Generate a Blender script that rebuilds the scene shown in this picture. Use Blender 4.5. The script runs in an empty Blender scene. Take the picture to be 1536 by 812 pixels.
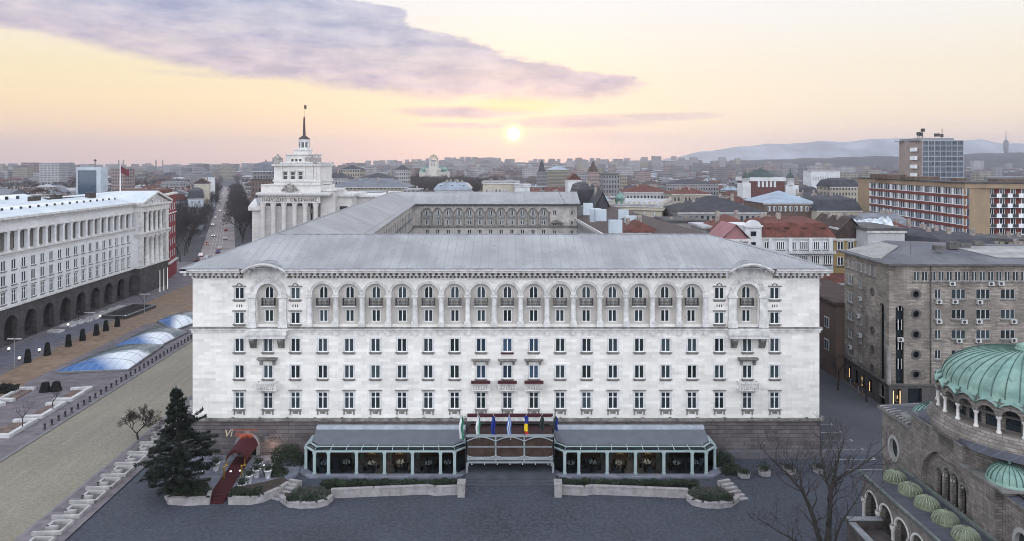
import bpy, math, random
from mathutils import Vector, Matrix
R = math.radians
random.seed(7)
scene = bpy.context.scene
COL = scene.collection
H = 37.6            # camera height
F = 1024.0          # focal length in photo pixels
HZ = 247.0          # horizon row in the photo

# ---------------------------------------------------------------- camera
cam = bpy.data.cameras.new('camera'); cam_o = bpy.data.objects.new('camera', cam); COL.objects.link(cam_o)
cam_o.location = (0, 0, H); cam_o.rotation_euler = (R(90), 0, 0)
cam.sensor_width = 36; cam.lens = 36 * F / 1536
cam.shift_y = -(406 - HZ) / 1536
cam.clip_start = 0.5; cam.clip_end = 30000
scene.camera = cam_o
scene.view_settings.view_transform = 'Standard'; scene.view_settings.look = 'None'
scene.view_settings.exposure = 0; scene.view_settings.gamma = 1
try: scene.view_settings.use_curve_mapping = False
except Exception: pass
scene.cycles.pixel_filter_type = 'BLACKMAN_HARRIS'; scene.cycles.filter_width = 1.0
scene.cycles.max_bounces = 5; scene.cycles.volume_bounces = 0
scene.cycles.diffuse_bounces = 2; scene.cycles.glossy_bounces = 2
scene.cycles.sample_clamp_indirect = 4

# ---------------------------------------------------------------- node helpers
class NT:
    def __init__(s, nt): s.nt = nt; s.n = nt.nodes; s.l = nt.links
    def new(s, t, **k):
        n = s.n.new(t)
        for a, b in k.items(): setattr(n, a, b)
        return n
    def put(s, sock, v):
        if v is None: return
        if hasattr(v, 'is_linked') or isinstance(v, bpy.types.NodeSocket): s.l.new(v, sock)
        else:
            if isinstance(v, (tuple, list)) and len(v) == 3 and sock.type == 'RGBA': v = (*v, 1)
            sock.default_value = v
    def m(s, op, a, b=None, c=None, clamp=False):
        n = s.new('ShaderNodeMath', operation=op); n.use_clamp = clamp
        s.put(n.inputs[0], a); s.put(n.inputs[1], b); s.put(n.inputs[2], c); return n.outputs[0]
    def vm(s, op, a, b=None):
        n = s.new('ShaderNodeVectorMath', operation=op); s.put(n.inputs[0], a); s.put(n.inputs[1], b)
        return n.outputs['Value'] if op in ('DOT_PRODUCT', 'LENGTH') else n.outputs[0]
    def mix(s, f, a, b, bt='MIX'):
        n = s.new('ShaderNodeMix', data_type='RGBA', blend_type=bt)
        s.put(n.inputs[0], f); s.put(n.inputs[6], a); s.put(n.inputs[7], b); return n.outputs[2]
    def mr(s, v, a, b, c=0.0, d=1.0, smooth=False):
        n = s.new('ShaderNodeMapRange'); n.interpolation_type = 'SMOOTHSTEP' if smooth else 'LINEAR'
        s.put(n.inputs[0], v)
        for i, q in enumerate((a, b, c, d)): s.put(n.inputs[1 + i], q)
        return n.outputs[0]
    def ramp(s, v, stops, interp='LINEAR'):
        n = s.new('ShaderNodeValToRGB'); n.color_ramp.interpolation = interp
        e = n.color_ramp.elements
        while len(e) < len(stops): e.new(0.5)
        for q, (p, c) in zip(e, stops):
            q.position = p; q.color = (c, c, c, 1) if not isinstance(c, (tuple, list)) else (*c, 1)
        s.put(n.inputs[0], v); return n.outputs[0]
    def noise(s, vec, scale, detail=3, rough=0.5):
        n = s.new('ShaderNodeTexNoise'); s.put(n.inputs['Vector'], vec)
        n.inputs['Scale'].default_value = scale; n.inputs['Detail'].default_value = detail
        n.inputs['Roughness'].default_value = rough; return n.outputs[0]
    def comb(s, x, y, z):
        n = s.new('ShaderNodeCombineXYZ')
        for i, q in enumerate((x, y, z)): s.put(n.inputs[i], q)
        return n.outputs[0]
    def sep(s, v):
        n = s.new('ShaderNodeSeparateXYZ'); s.put(n.inputs[0], v); return n.outputs
def lin(r, g, b):
    f = lambda c: (c / 255 / 12.92) if c / 255 <= .04045 else ((c / 255 + .055) / 1.055) ** 2.4
    return (f(r), f(g), f(b))

# ---------------------------------------------------------------- sky
SUN_AZ = math.atan(2 / F); SUN_EL = math.atan((HZ - 201) / F)
world = bpy.data.worlds.new('World'); scene.world = world; world.use_nodes = True
w = NT(world.node_tree); w.n.clear()
tc = w.new('ShaderNodeTexCoord'); d = w.vm('NORMALIZE', tc.outputs['Generated'])
dx, dy, dz = w.sep(d)
az = w.m('ARCTAN2', dx, dy)
hyp = w.m('SQRT', w.m('ADD', w.m('MULTIPLY', dx, dx), w.m('ADD', w.m('MULTIPLY', dy, dy), 1e-5)))
el = w.m('DIVIDE', dz, hyp)
def sky_e(px, py): a = math.atan((px - 768) / F); return a, (HZ - py) / F * math.cos(a)
en = w.mr(el, 0, .5)
left = w.ramp(en, [(0, (1.15, .78, .66)), (.05, (1.22, .82, .58)), (.10, (1.22, .86, .52)), (.16, (1.16, .88, .50)), (.25, (1.06, .88, .55)),
                   (.36, (1.0, .90, .74)), (.46, (.93, .91, .90)), (1, (.84, .92, 1.05))])
right = w.ramp(en, [(0, (1.2, .88, .80)), (.05, (1.22, .92, .74)), (.14, (1.14, .94, .68)), (.25, (1.05, .92, .72)),
                    (.36, (1.0, .94, .84)), (.46, (.97, .95, .93)), (1, (.84, .9, 1.02))])
grad = w.mix(w.mr(az, -.55, .45, 0, 1, True), left, right)
# the half of the sky behind the viewer: cool, made far brighter than dusk to fill the facade
back = w.mr(dy, .55, -.45, 0, 1, True)
cool = w.ramp(w.mr(dz, 0, 1), [(0, (2.0, 2.05, 2.14)), (.4, (2.38, 2.48, 2.62)), (1, (1.48, 1.57, 1.78))])
grad = w.mix(back, grad, cool)
# clouds, laid out by azimuth and elevation on the sky dome
def curve(pts, lo=-.9, hi=.9):
    st = []
    for px, py in pts:
        a, e = sky_e(px, py); st.append(((a - lo) / (hi - lo), e * 2))
    return w.m('MULTIPLY', w.ramp(w.mr(az, lo, hi), st), .5)
pv = w.comb(w.m('MULTIPLY', az, 1.0), w.m('MULTIPLY', el, 2.6), 0.3)
n1 = w.m('SUBTRACT', w.noise(pv, 9, 6, .6), .5)
n2 = w.m('SUBTRACT', w.noise(pv, 3.2, 3, .5), .5)
lower = curve([(-120, 40), (0, 52), (200, 88), (420, 118), (600, 146), (760, 152), (880, 150), (975, 124), (1030, 112), (1300, 90)])
upper = curve([(-120, -60), (380, -40), (540, 0), (640, 46), (720, 78), (800, 88), (900, 100), (975, 119), (1030, 150), (1300, 190)])
wob = w.m('ADD', w.m('MULTIPLY', n1, .085), w.m('MULTIPLY', n2, .035))
m_lo = w.mr(w.m('ADD', w.m('SUBTRACT', el, lower), w.m('MULTIPLY', wob, .6)), -.008, .014, 0, 1, True)
m_up = w.mr(w.m('ADD', w.m('SUBTRACT', upper, el), wob), -.002, .009, 0, 1, True)
cl = w.m('MULTIPLY', m_lo, m_up)
thin = w.mr(w.noise(w.comb(w.m('MULTIPLY', az, 4), w.m('MULTIPLY', el, 26), 2.1), 1.6, 5, .62), .40, .62)
cl = w.m('MULTIPLY', cl, w.m('ADD', .80, w.m('MULTIPLY', thin, .20)))
# thin streaks under the main bank
def streak(px, py, wx, wy, k):
    a, e = sky_e(px, py)
    q = w.m('ADD', w.m('POWER', w.m('DIVIDE', w.m('SUBTRACT', az, a), wx), 2),
            w.m('POWER', w.m('DIVIDE', w.m('ADD', w.m('SUBTRACT', el, e), w.m('MULTIPLY', n1, .012)), wy), 2))
    return w.m('MULTIPLY', w.mr(q, 1, 0, 0, 1, True), k)
for s_ in (streak(700, 168, .125, .011, .95), streak(700, 189, .085, .006, .8), streak(860, 184, .15, .013, .75), streak(970, 176, .14, .008, .6),
           streak(905, 205, .13, .010, .3), streak(300, 112, .09, .006, .25)):
    cl = w.m('MAXIMUM', cl, s_)
cl = w.m('MULTIPLY', cl, w.mr(dy, .15, .45))
depth_c = w.mr(w.m('SUBTRACT', el, lower), 0, .10, 0, 1, True)
ccol = w.mix(depth_c, lin(226, 198, 212), lin(176, 187, 220))
ccol = w.mix(w.mr(w.m('SUBTRACT', w.noise(w.comb(w.m('MULTIPLY', az, 2.2), w.m('MULTIPLY', el, 7), 4.4), 7, 6, .62), .5), -.13, .15), w.mix(.6, ccol, lin(146, 150, 184)), w.mix(.45, ccol, lin(236, 226, 228)))
sky = w.mix(cl, grad, ccol)
# the sun low over the city and its glow
sd = (math.sin(SUN_AZ) * math.cos(SUN_EL), math.cos(SUN_AZ) * math.cos(SUN_EL), math.sin(SUN_EL))
ang = w.m('ARCCOSINE', w.m('MINIMUM', w.vm('DOT_PRODUCT', d, sd), 1.0))
glow = w.m('ADD', w.m('MULTIPLY', w.m('POWER', w.mr(ang, .30, 0), 3), .18), w.m('MULTIPLY', w.m('POWER', w.mr(ang, .023, .0), 2), 3.0))
sky = w.mix(1, sky, w.mix(1, (1.0, .60, .10), w.comb(glow, glow, glow), 'MULTIPLY'), 'ADD')
a2, e2 = sky_e(775, 158)
br = w.m('ADD', w.m('POWER', w.m('DIVIDE', w.m('SUBTRACT', az, a2), .085), 2), w.m('POWER', w.m('DIVIDE', w.m('ADD', w.m('SUBTRACT', el, e2), w.m('MULTIPLY', n1, .02)), .012), 2))
brk = w.m('MULTIPLY', w.mr(br, 1, 0, 0, 1, True), .55)
sky = w.mix(brk, sky, lin(255, 236, 160))
disc = w.mr(ang, .0100, .0072)
sky = w.mix(disc, sky, (20, 14.5, 4.0))
nish = w.new('ShaderNodeTexSky', sky_type='NISHITA'); nish.sun_disc = False
nish.sun_elevation = SUN_EL; nish.sun_rotation = SUN_AZ; nish.altitude = 550; nish.dust_density = 2
sky = w.mix(1, sky, w.mix(1, nish.outputs[0], (.01, .01, .01), 'MULTIPLY'), 'ADD')
bg = w.new('ShaderNodeBackground'); w.put(bg.inputs[0], w.mix(1, sky, (10, 10, 10), 'MULTIPLY')); bg.inputs[1].default_value = 0.1
out = w.new('ShaderNodeOutputWorld'); w.l.new(bg.outputs[0], out.inputs[0])
# ---------------------------------------------------------------- sun
sl = bpy.data.lights.new('sun', 'SUN'); so = bpy.data.objects.new('sun', sl); COL.objects.link(so)
sl.energy = 0.6; sl.angle = R(3); sl.color = (1.0, .72, .5)
so.rotation_euler = Vector((-sd[0], -sd[1], -sd[2])).to_track_quat('-Z', 'Y').to_euler(); so.location = (0, 60, 120)

# ---------------------------------------------------------------- materials
MATS = {}
def wallvec(t):
    tc = t.new('ShaderNodeTexCoord'); g = t.new('ShaderNodeNewGeometry')
    vt = t.new('ShaderNodeVectorTransform', vector_type='NORMAL', convert_from='WORLD', convert_to='OBJECT')
    t.l.new(g.outputs['True Normal'], vt.inputs[0])
    x, y, z = t.sep(tc.outputs['Object']); a, b, c = t.sep(vt.outputs[0])
    ax = t.m('ABSOLUTE', a); ay = t.m('ABSOLUTE', b)
    side = t.m('GREATER_THAN', ax, ay)
    u = t.m('ADD', t.m('MULTIPLY', y, side), t.m('MULTIPLY', x, t.m('SUBTRACT', 1, side)))
    return u, z, t.m('ABSOLUTE', c), tc.outputs['Object']
def mat(name, col, rough=.8, var=.12, vscale=.6, bump=0, bscale=8, metal=0, emit=None, estr=0, spec=.4, streak=0, brick=None, win=None, rnd=0, seam=None, tint=None, spots=None, bcon=.28, along=0):
    if name in MATS: return MATS[name]
    m = bpy.data.materials.new(name); m.use_nodes = True; MATS[name] = m
    t = NT(m.node_tree); p = t.n['Principled BSDF']
    u, z, nz, oc = wallvec(t)
    c = col
    n = t.noise(oc, vscale, 5, .6)
    lo = tuple(q * (1 - var * 2) for q in col); hi = tuple(min(.95, q * (1 + var * 1.6)) for q in col)
    c = t.mix(t.mr(n, .3, .7), lo, hi)
    hgt = t.noise(oc, bscale, 3, .6)
    if tint: c = t.mix(t.m('MULTIPLY', t.mr(t.noise(oc, tint[1], 4, .65), .42, .68), tint[2]), c, tint[0])
    if streak:
        sv = t.comb(t.m('MULTIPLY', u, 1.6), t.m('MULTIPLY', z, .16), 0)
        s = t.mr(t.noise(sv, 1.1, 5, .65), .48, .78)
        c = t.mix(t.m('MULTIPLY', s, streak), c, tuple(q * .38 for q in col))
    if brick:
        bw, bh, mort, mc = brick[:4]
        br = t.new('ShaderNodeTexBrick'); t.put(br.inputs['Vector'], t.comb(u, z, 0) if len(brick) < 5 else oc)
        br.inputs['Scale'].default_value = 1; br.inputs['Brick Width'].default_value = bw; br.inputs['Row Height'].default_value = bh
        br.inputs['Mortar Size'].default_value = mort; br.inputs['Mortar Smooth'].default_value = .3
        br.inputs['Color1'].default_value = (1 - bcon, 1 - bcon, 1 - bcon, 1); br.inputs['Color2'].default_value = (1 + bcon * .4, 1 + bcon * .4, 1 + bcon * .4, 1)
        br.inputs['Mortar'].default_value = (*mc, 1)
        c = t.mix(1, c, br.outputs['Color'], 'MULTIPLY')
        hgt = t.m('ADD', t.m('MULTIPLY', hgt, .5), t.m('MULTIPLY', br.outputs['Fac'], -1.0))
    if seam:
        sp, wd, dk, ax = seam
        q = t.sep(oc)[ax] if ax < 2 else u
        f = t.m('FRACT', t.m('DIVIDE', q, sp))
        sm = t.m('LESS_THAN', f, wd / sp)
        c = t.mix(sm, c, tuple(k * dk for k in col))
        cellr = t.new('ShaderNodeTexWhiteNoise', noise_dimensions='1D'); t.put(cellr.inputs['W'], t.m('FLOOR', t.m('DIVIDE', q, sp)))
        c = t.mix(1, c, t.ramp(cellr.outputs[0], [(0, .95), (1, 1.05)]), 'MULTIPLY')
        hgt = t.m('ADD', t.m('MULTIPLY', hgt, .3), sm)
    rr = rough
    if win:   # far facades: window grid (pitch, floor height, width fraction, height fraction, colour)
        pw, fh, wf, hf, wc = win
        fu = t.m('FRACT', t.m('DIVIDE', u, pw)); fz_ = t.m('FRACT', t.m('DIVIDE', z, fh))
        iw = t.m('MULTIPLY', t.m('LESS_THAN', t.m('ABSOLUTE', t.m('SUBTRACT', fu, .5)), wf / 2), t.m('LESS_THAN', t.m('ABSOLUTE', t.m('SUBTRACT', fz_, .55)), hf / 2))
        iw = t.m('MULTIPLY', iw, t.m('LESS_THAN', nz, .4))
        wn = t.new('ShaderNodeTexWhiteNoise', noise_dimensions='2D')
        t.put(wn.inputs['Vector'], t.comb(t.m('FLOOR', t.m('DIVIDE', u, pw)), t.m('FLOOR', t.m('DIVIDE', z, fh)), 0))
        wcol = t.mix(wn.outputs[0], tuple(q * .5 for q in wc), tuple(min(1, q * 2.2 + .02) for q in wc))
        c = t.mix(iw, c, wcol); rr = t.mr(iw, 0, 1, rough, .15)
    if along:
        ox, oy, oz_ = t.sep(oc); c = t.mix(t.m('MULTIPLY', t.mr(t.noise(t.comb(t.m('ADD', t.m('MULTIPLY', ox, 1.1), t.m('MULTIPLY', oy, .064)), t.m('MULTIPLY', oy, .03), 0), .9, 4, .6), .42, .7), along), c, tuple(q * .62 for q in col))
    if spots: c = t.mix(t.m('MULTIPLY', t.mr(t.noise(oc, spots[1], 2, .5), spots[3], spots[3] + .05), spots[2]), c, spots[0])
    if rnd:
        oi = t.new('ShaderNodeObjectInfo')
        c = t.mix(1, c, t.ramp(oi.outputs['Random'], [(0, 1 - rnd), (1, 1 + rnd)]), 'MULTIPLY')
    t.put(p.inputs['Base Color'], c); t.put(p.inputs['Roughness'], rr)
    p.inputs['Metallic'].default_value = metal
    p.inputs['Specular IOR Level'].default_value = spec
    if bump:
        b = t.new('ShaderNodeBump'); b.inputs['Strength'].default_value = min(1, bump); b.inputs['Distance'].default_value = .05
        t.put(b.inputs['Height'], hgt); t.l.new(b.outputs[0], p.inputs['Normal'])
    if emit:
        p.inputs['Emission Color'].default_value = (*emit, 1); p.inputs['Emission Strength'].default_value = estr
    return m
def glassmat(name, c0, c1, rough=.06, spec=.6):
    m = bpy.data.materials.new(name); m.use_nodes = True; MATS[name] = m
    t = NT(m.node_tree); p = t.n['Principled BSDF']; oi = t.new('ShaderNodeObjectInfo')
    tcn = t.new('ShaderNodeTexCoord')
    v = t.vm('ADD', tcn.outputs['Object'], t.comb(t.m('MULTIPLY', oi.outputs['Random'], 90), 0, 0))
    n = t.noise(v, .9, 2)
    f = t.m('ADD', t.m('MULTIPLY', oi.outputs['Random'], .7), t.m('MULTIPLY', n, .3))
    t.put(p.inputs['Base Color'], t.ramp(f, [(.1, c0), (.62, tuple((a + b) / 2 for a, b in zip(c0, c1))), (.86, c1), (.93, tuple(.5 * q + .10 for q in c1))]))
    p.inputs['Roughness'].default_value = rough; p.inputs['Specular IOR Level'].default_value = spec
    return m
# base colours
M_white = mat('pale_limestone', (.765, .745, .715), .85, .05, .35, .25, 9, streak=.17, brick=(1.5, .42, .006, (.93, .93, .94)), tint=((.62, .60, .585), .25, .35), bcon=.15)
M_trim = mat('pale_stone_trim', (.60, .59, .585), .85, .14, 1.2, .25, 10, streak=.30)
M_weather_shade = mat('weathered_shade_stone', (.19, .18, .172), .9, .3, 1.2, .3, 8, streak=.25)
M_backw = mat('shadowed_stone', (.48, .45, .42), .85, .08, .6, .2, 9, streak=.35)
M_plinth = mat('rusticated_stone', (.135, .12, .125), .85, .16, .5, .8, 7, streak=.2, brick=(1.7, .5, .03, (.5, .5, .52)))
M_frame = mat('white_window_paint', (.80, .81, .83), .45, .03)
M_glass = glassmat('window_glass', (.010, .016, .016), (.055, .075, .085))
M_glassb = glassmat('blue_window_glass', (.016, .03, .05), (.06, .10, .16))
M_iron = mat('dark_ironwork', (.03, .03, .035), .5, .05)
M_hroof = mat('grey_sheet_roof', (.25, .252, .268), .58, .07, .25, .25, 3, seam=(1.15, .07, .84, 0), streak=0, tint=((.33, .332, .345), .12, .9), spots=((.17, .17, .185), .5, .35, .62))
M_hroofy = mat('grey_sheet_roof_across', (.25, .252, .268), .58, .07, .25, .25, 3, seam=(1.15, .07, .84, 1), tint=((.33, .332, .345), .12, .8), spots=((.17, .17, .185), .5, .3, .62))
M_lead = mat('lead_flashing', (.22, .23, .25), .6, .2, 1)
M_snow = mat('white_membrane', (.72, .73, .76), .7, .06)
M_maroon = mat('dark_maroon_roof', (.035, .014, .015), .8, .15, 1)
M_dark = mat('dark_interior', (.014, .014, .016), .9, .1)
M_burg = mat('burgundy_fabric', (.055, .010, .015), .8, .12, 2)
M_redc = mat('red_carpet', (.045, .006, .010), .95, .12, 3)
M_gold = mat('polished_brass', (.55, .36, .06), .3, .1, 2, metal=.8)
M_aqua = mat('pale_aqua_paint', (.32, .40, .41), .5, .05)
M_slate = mat('grey_canopy_fabric', (.115, .125, .15), .7, .06, .8)
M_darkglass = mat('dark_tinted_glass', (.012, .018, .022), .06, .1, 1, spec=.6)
M_concrete = mat('pale_granite', (.275, .26, .27), .85, .14, 1.5, .2, 8, streak=.25)
M_terrace = mat('terrace_paving', (.16, .17, .21), .8, .1, .8, .2, 8, brick=(1.2, .6, .02, (.7, .7, .7), 1))
M_hedge = mat('clipped_hedge_leaves', (.018, .028, .014), .8, .4, 1.5)
M_hedge2 = mat('grey_green_shrub_leaves', (.05, .065, .05), .8, .3, 1.5)
M_cedar = mat('cedar_needles', (.011, .018, .011), .85, .35, 1.2)
M_bark = mat('dark_bark', (.033, .028, .027), .9, .25, 3)
M_twig = mat('bare_twigs', (.035, .028, .027), .9, .25, 3)
M_soil = mat('planting_soil', (.04, .032, .026), .95, .2, 2)
M_wpot = mat('white_glazed_pot', (.68, .68, .70), .4, .05)
M_lampw = mat('frosted_lamp', (.8, .8, .8), .4, .02, emit=(1, .95, .85), estr=.6)
M_steel = mat('galvanised_steel', (.30, .31, .33), .45, .08, metal=.3)
M_glow = mat('warm_lamp', (.9, .7, .4), .4, .02, emit=(1, .62, .26), estr=1.3)
M_neon = mat('amber_sign_letters', (.30, .045, .02), .4, .05, emit=(1, .25, .06), estr=.22)

# ---------------------------------------------------------------- mesh builder
class Fr:    # a vertical plane: s along u, t up, d outwards (u.y, -u.x)
    def __init__(s, O, u):
        s.O = Vector((O[0], O[1], O[2] if len(O) > 2 else 0)); l = math.hypot(*u[:2])
        s.u = Vector((u[0] / l, u[1] / l, 0)); s.n = Vector((s.u.y, -s.u.x, 0))
        s.rot = math.atan2(s.u.y, s.u.x)
    def p(s, a, t, d=0): return s.O + s.u * a + s.n * d + Vector((0, 0, t))
class MB:
    def __init__(s): s.v = []; s.f = []; s.mi = []; s.cur = 0; s.sm = []; s.smooth = False
    def poly(s, pts):
        b = len(s.v); s.v += [tuple(p) for p in pts]; s.f.append(tuple(range(b, b + len(pts)))); s.mi.append(s.cur); s.sm.append(s.smooth)
    def grid(s, rows, close=False):
        b = len(s.v); n = len(rows[0])
        for r in rows: s.v += [tuple(p) for p in r]
        for i in range(len(rows) - 1):
            for j in range(n if close else n - 1):
                k = (j + 1) % n
                s.f.append((b + i * n + j, b + i * n + k, b + (i + 1) * n + k, b + (i + 1) * n + j)); s.mi.append(s.cur); s.sm.append(s.smooth)
    def hexa(s, c):    # 8 corners: bottom ring then top ring
        b = len(s.v); s.v += [tuple(p) for p in c]
        for f in ((0, 3, 2, 1), (4, 5, 6, 7), (0, 1, 5, 4), (1, 2, 6, 5), (2, 3, 7, 6), (3, 0, 4, 7)):
            s.f.append(tuple(b + i for i in f)); s.mi.append(s.cur); s.sm.append(False)
    def box(s, x0, x1, y0, y1, z0, z1):
        s.hexa([(x0, y0, z0), (x1, y0, z0), (x1, y1, z0), (x0, y1, z0), (x0, y0, z1), (x1, y0, z1), (x1, y1, z1), (x0, y1, z1)])
    def fb(s, fr, s0, s1, t0, t1, d0, d1):
        s.hexa([fr.p(s0, t0, d1), fr.p(s1, t0, d1), fr.p(s1, t0, d0), fr.p(s0, t0, d0), fr.p(s0, t1, d1), fr.p(s1, t1, d1), fr.p(s1, t1, d0), fr.p(s0, t1, d0)])
    def tube(s, p0, p1, r0, r1=None, n=8, cap=True):
        p0 = Vector(p0); p1 = Vector(p1); r1 = r0 if r1 is None else r1
        ax = (p1 - p0); 
        if ax.length < 1e-6: return
        ax.normalize(); a = ax.orthogonal().normalized(); b = ax.cross(a)
        ring = lambda p, r: [p + (a * math.cos(2 * math.pi * i / n) + b * math.sin(2 * math.pi * i / n)) * r for i in range(n)]
        q = s.smooth; s.smooth = n > 4; A = ring(p0, r0); B = ring(p1, r1); s.grid([A, B], True); s.smooth = q
        if cap: s.poly(A[::-1]); s.poly(B)
    def lathe(s, c, prof, n=16, a0=0, a1=2 * math.pi, smooth=True):
        c = Vector(c); full = abs(a1 - a0 - 2 * math.pi) < 1e-6; k = n if full else n + 1
        q = s.smooth; s.smooth = smooth
        s.grid([[c + Vector((r * math.cos(a0 + (a1 - a0) * i / n), r * math.sin(a0 + (a1 - a0) * i / n), z)) for i in range(k)] for r, z in prof], full); s.smooth = q
    def prism(s, pts, z0, z1):
        n = len(pts); A = [(x, y, z0) for x, y in pts]; B = [(x, y, z1) for x, y in pts]
        s.grid([A, B], True); s.poly(B); s.poly(A[::-1])
    def fprism(s, fr, pts, d0, d1):   # polygon in the (s,t) plane, extruded in d
        A = [fr.p(a, t, d0) for a, t in pts]; B = [fr.p(a, t, d1) for a, t in pts]
        s.grid([A, B], True); s.poly(A); s.poly(B[::-1])
    def wall(s, fr, s0, s1, t0, t1, holes=(), r=.25, d=0, back=False):
        """holes: (s0, s1, t0, t1, arch)"""
        E = 1e-4
        xs = sorted({s0, s1} | {min(max(h[k], s0), s1) for h in holes for k in (0, 1)}); zs = sorted({t0, t1} | {min(max(h[k], t0), t1) for h in holes for k in (2, 3)})
        for j in range(len(zs) - 1):
            zm = (zs[j] + zs[j + 1]) / 2; st = None
            if zs[j + 1] - zs[j] < E: continue
            for i in range(len(xs)):
                solid = False
                if i < len(xs) - 1:
                    xm = (xs[i] + xs[i + 1]) / 2
                    solid = not any(h[0] < xm < h[1] and h[2] < zm < h[3] for h in holes)
                if solid and st is None: st = xs[i]
                if not solid and st is not None:
                    if xs[i] - st > E: s.poly([fr.p(st, zs[j], d), fr.p(xs[i], zs[j], d), fr.p(xs[i], zs[j + 1], d), fr.p(st, zs[j + 1], d)])
                    st = None
        for h in holes:
            a, b, c, e = h[:4]; arch = len(h) > 4 and h[4]
            ts = e - (b - a) / 2 * (h[5] if len(h) > 5 else 1) if arch else e
            for q in (a, b): s.poly([fr.p(q, c, d), fr.p(q, ts, d), fr.p(q, ts, d - r), fr.p(q, c, d - r)])
            s.poly([fr.p(a, c, d), fr.p(b, c, d), fr.p(b, c, d - r), fr.p(a, c, d - r)])
            if arch:
                N = 12; m = (a + b) / 2; R_ = (b - a) / 2
                arc = [(m - R_ * math.cos(math.pi * k / N), ts + (e - ts) * math.sin(math.pi * k / N)) for k in range(N + 1)]
                for k in range(N):
                    cor = (a, e) if k < N / 2 else (b, e)
                    s.poly([fr.p(*cor, d), fr.p(*arc[k], d), fr.p(*arc[k + 1], d)])
                    s.poly([fr.p(*arc[k], d), fr.p(*arc[k + 1], d), fr.p(*arc[k + 1], d - r), fr.p(*arc[k], d - r)])
            else: s.poly([fr.p(a, e, d), fr.p(b, e, d), fr.p(b, e, d - r), fr.p(a, e, d - r)])
            if back: s.poly([fr.p(a, c, d - r), fr.p(b, c, d - r), fr.p(b, e, d - r), fr.p(a, e, d - r)])
    def arcband(s, fr, m, ts, r0, r1, d0, d1, n=14, a0=0, a1=math.pi, ky=1):
        for k in range(n):
            A = a0 + (a1 - a0) * k / n; B = a0 + (a1 - a0) * (k + 1) / n
            f = lambda r, q, dd: fr.p(m - r * math.cos(q), ts + r * math.sin(q) * ky, dd)
            s.hexa([f(r0, A, d1), f(r0, B, d1), f(r0, B, d0), f(r0, A, d0), f(r1, A, d1), f(r1, B, d1), f(r1, B, d0), f(r1, A, d0)])
    def leaves(s, pts, size, rnd=random):
        for p in pts:
            p = Vector(p); a = Vector((rnd.gauss(0, 1), rnd.gauss(0, 1), rnd.gauss(0, 1))).normalized(); b = a.orthogonal().normalized()
            k = size * rnd.uniform(.6, 1.3)
            s.poly([p + a * k, p + b * k * .6, p - a * k, p - b * k * .6])
    def mesh(s, name, mats, M=None):
        me = bpy.data.meshes.new(name)
        vv = s.v if M is None else [tuple(M @ Vector(v)) for v in s.v]
        me.from_pydata(vv, [], s.f)
        for m in (mats if isinstance(mats, (list, tuple)) else [mats]): me.materials.append(m)
        me.polygons.foreach_set('material_index', s.mi); me.polygons.foreach_set('use_smooth', s.sm); me.update()
        return me
INV = {}
def thing(name, label, cat, loc=(0, 0, 0), rot=0, group=None, kind=None):
    o = bpy.data.objects.new(name, None); COL.objects.link(o); o.empty_display_size = .5
    o.location = loc; o.rotation_euler = (0, 0, rot); o['label'] = label; o['category'] = cat
    if group: o['group'] = group
    if kind: o['kind'] = kind
    INV[o.name] = (Matrix.Translation(loc) @ Matrix.Rotation(rot, 4, 'Z')).inverted()
    return o
def part(name, mb, mats, par, label=None, kind=None, local=False):
    """mesh in world coordinates -> child of par (a thing or a part of a thing)"""
    if not mb.f: return None
    root = par
    while root.parent: root = root.parent
    me = mb.mesh(name, mats, None if local else INV[root.name])
    o = bpy.data.objects.new(name, me); COL.objects.link(o); o.parent = par
    if label: o['label'] = label
    if kind: o['kind'] = kind
    return o
def single(name, mb, mats, label=None, cat=None, kind=None, group=None, loc=None):
    me = mb.mesh(name, mats); o = bpy.data.objects.new(name, me); COL.objects.link(o)
    if loc: o.location = loc
    for k, q in (('label', label), ('category', cat), ('kind', kind), ('group', group)):
        if q: o[k] = q
    return o
def dup(o, par=None, loc=None, rot=None, label=None, group=None, scale=None):
    c = o.copy(); COL.objects.link(c)
    if par is not None: c.parent = par
    if loc is not None: c.location = loc
    if rot is not None: c.rotation_euler = (0, 0, rot)
    if scale is not None: c.scale = scale if isinstance(scale, (tuple, list)) else (scale,) * 3
    if label: c['label'] = label
    if group: c['group'] = group
    for ch in o.children: dup(ch, c)
    return c
def text_mesh(body, size, extrude, name, shear=0, align='LEFT', space=1.0):
    cu = bpy.data.curves.new(name, 'FONT'); cu.body = body; cu.size = size; cu.extrude = extrude; cu.shear = shear; cu.align_x = align; cu.space_character = space
    o = bpy.data.objects.new(name + '_tmp', cu); COL.objects.link(o); dg = bpy.context.evaluated_depsgraph_get(); dg.update()
    me = bpy.data.meshes.new_from_object(o.evaluated_get(dg)); me.name = name
    bpy.data.objects.remove(o); bpy.data.curves.remove(cu); return me
def GP(px, py, z=0):     # photo pixel -> point on the level z
    Y = F * (H - z) / (py - HZ); return Vector(((px - 768) * Y / F, Y, z))
def XA(px, Y): return (px - 768) * Y / F
def ZA(py, Y): return H - (py - HZ) * Y / F

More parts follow.
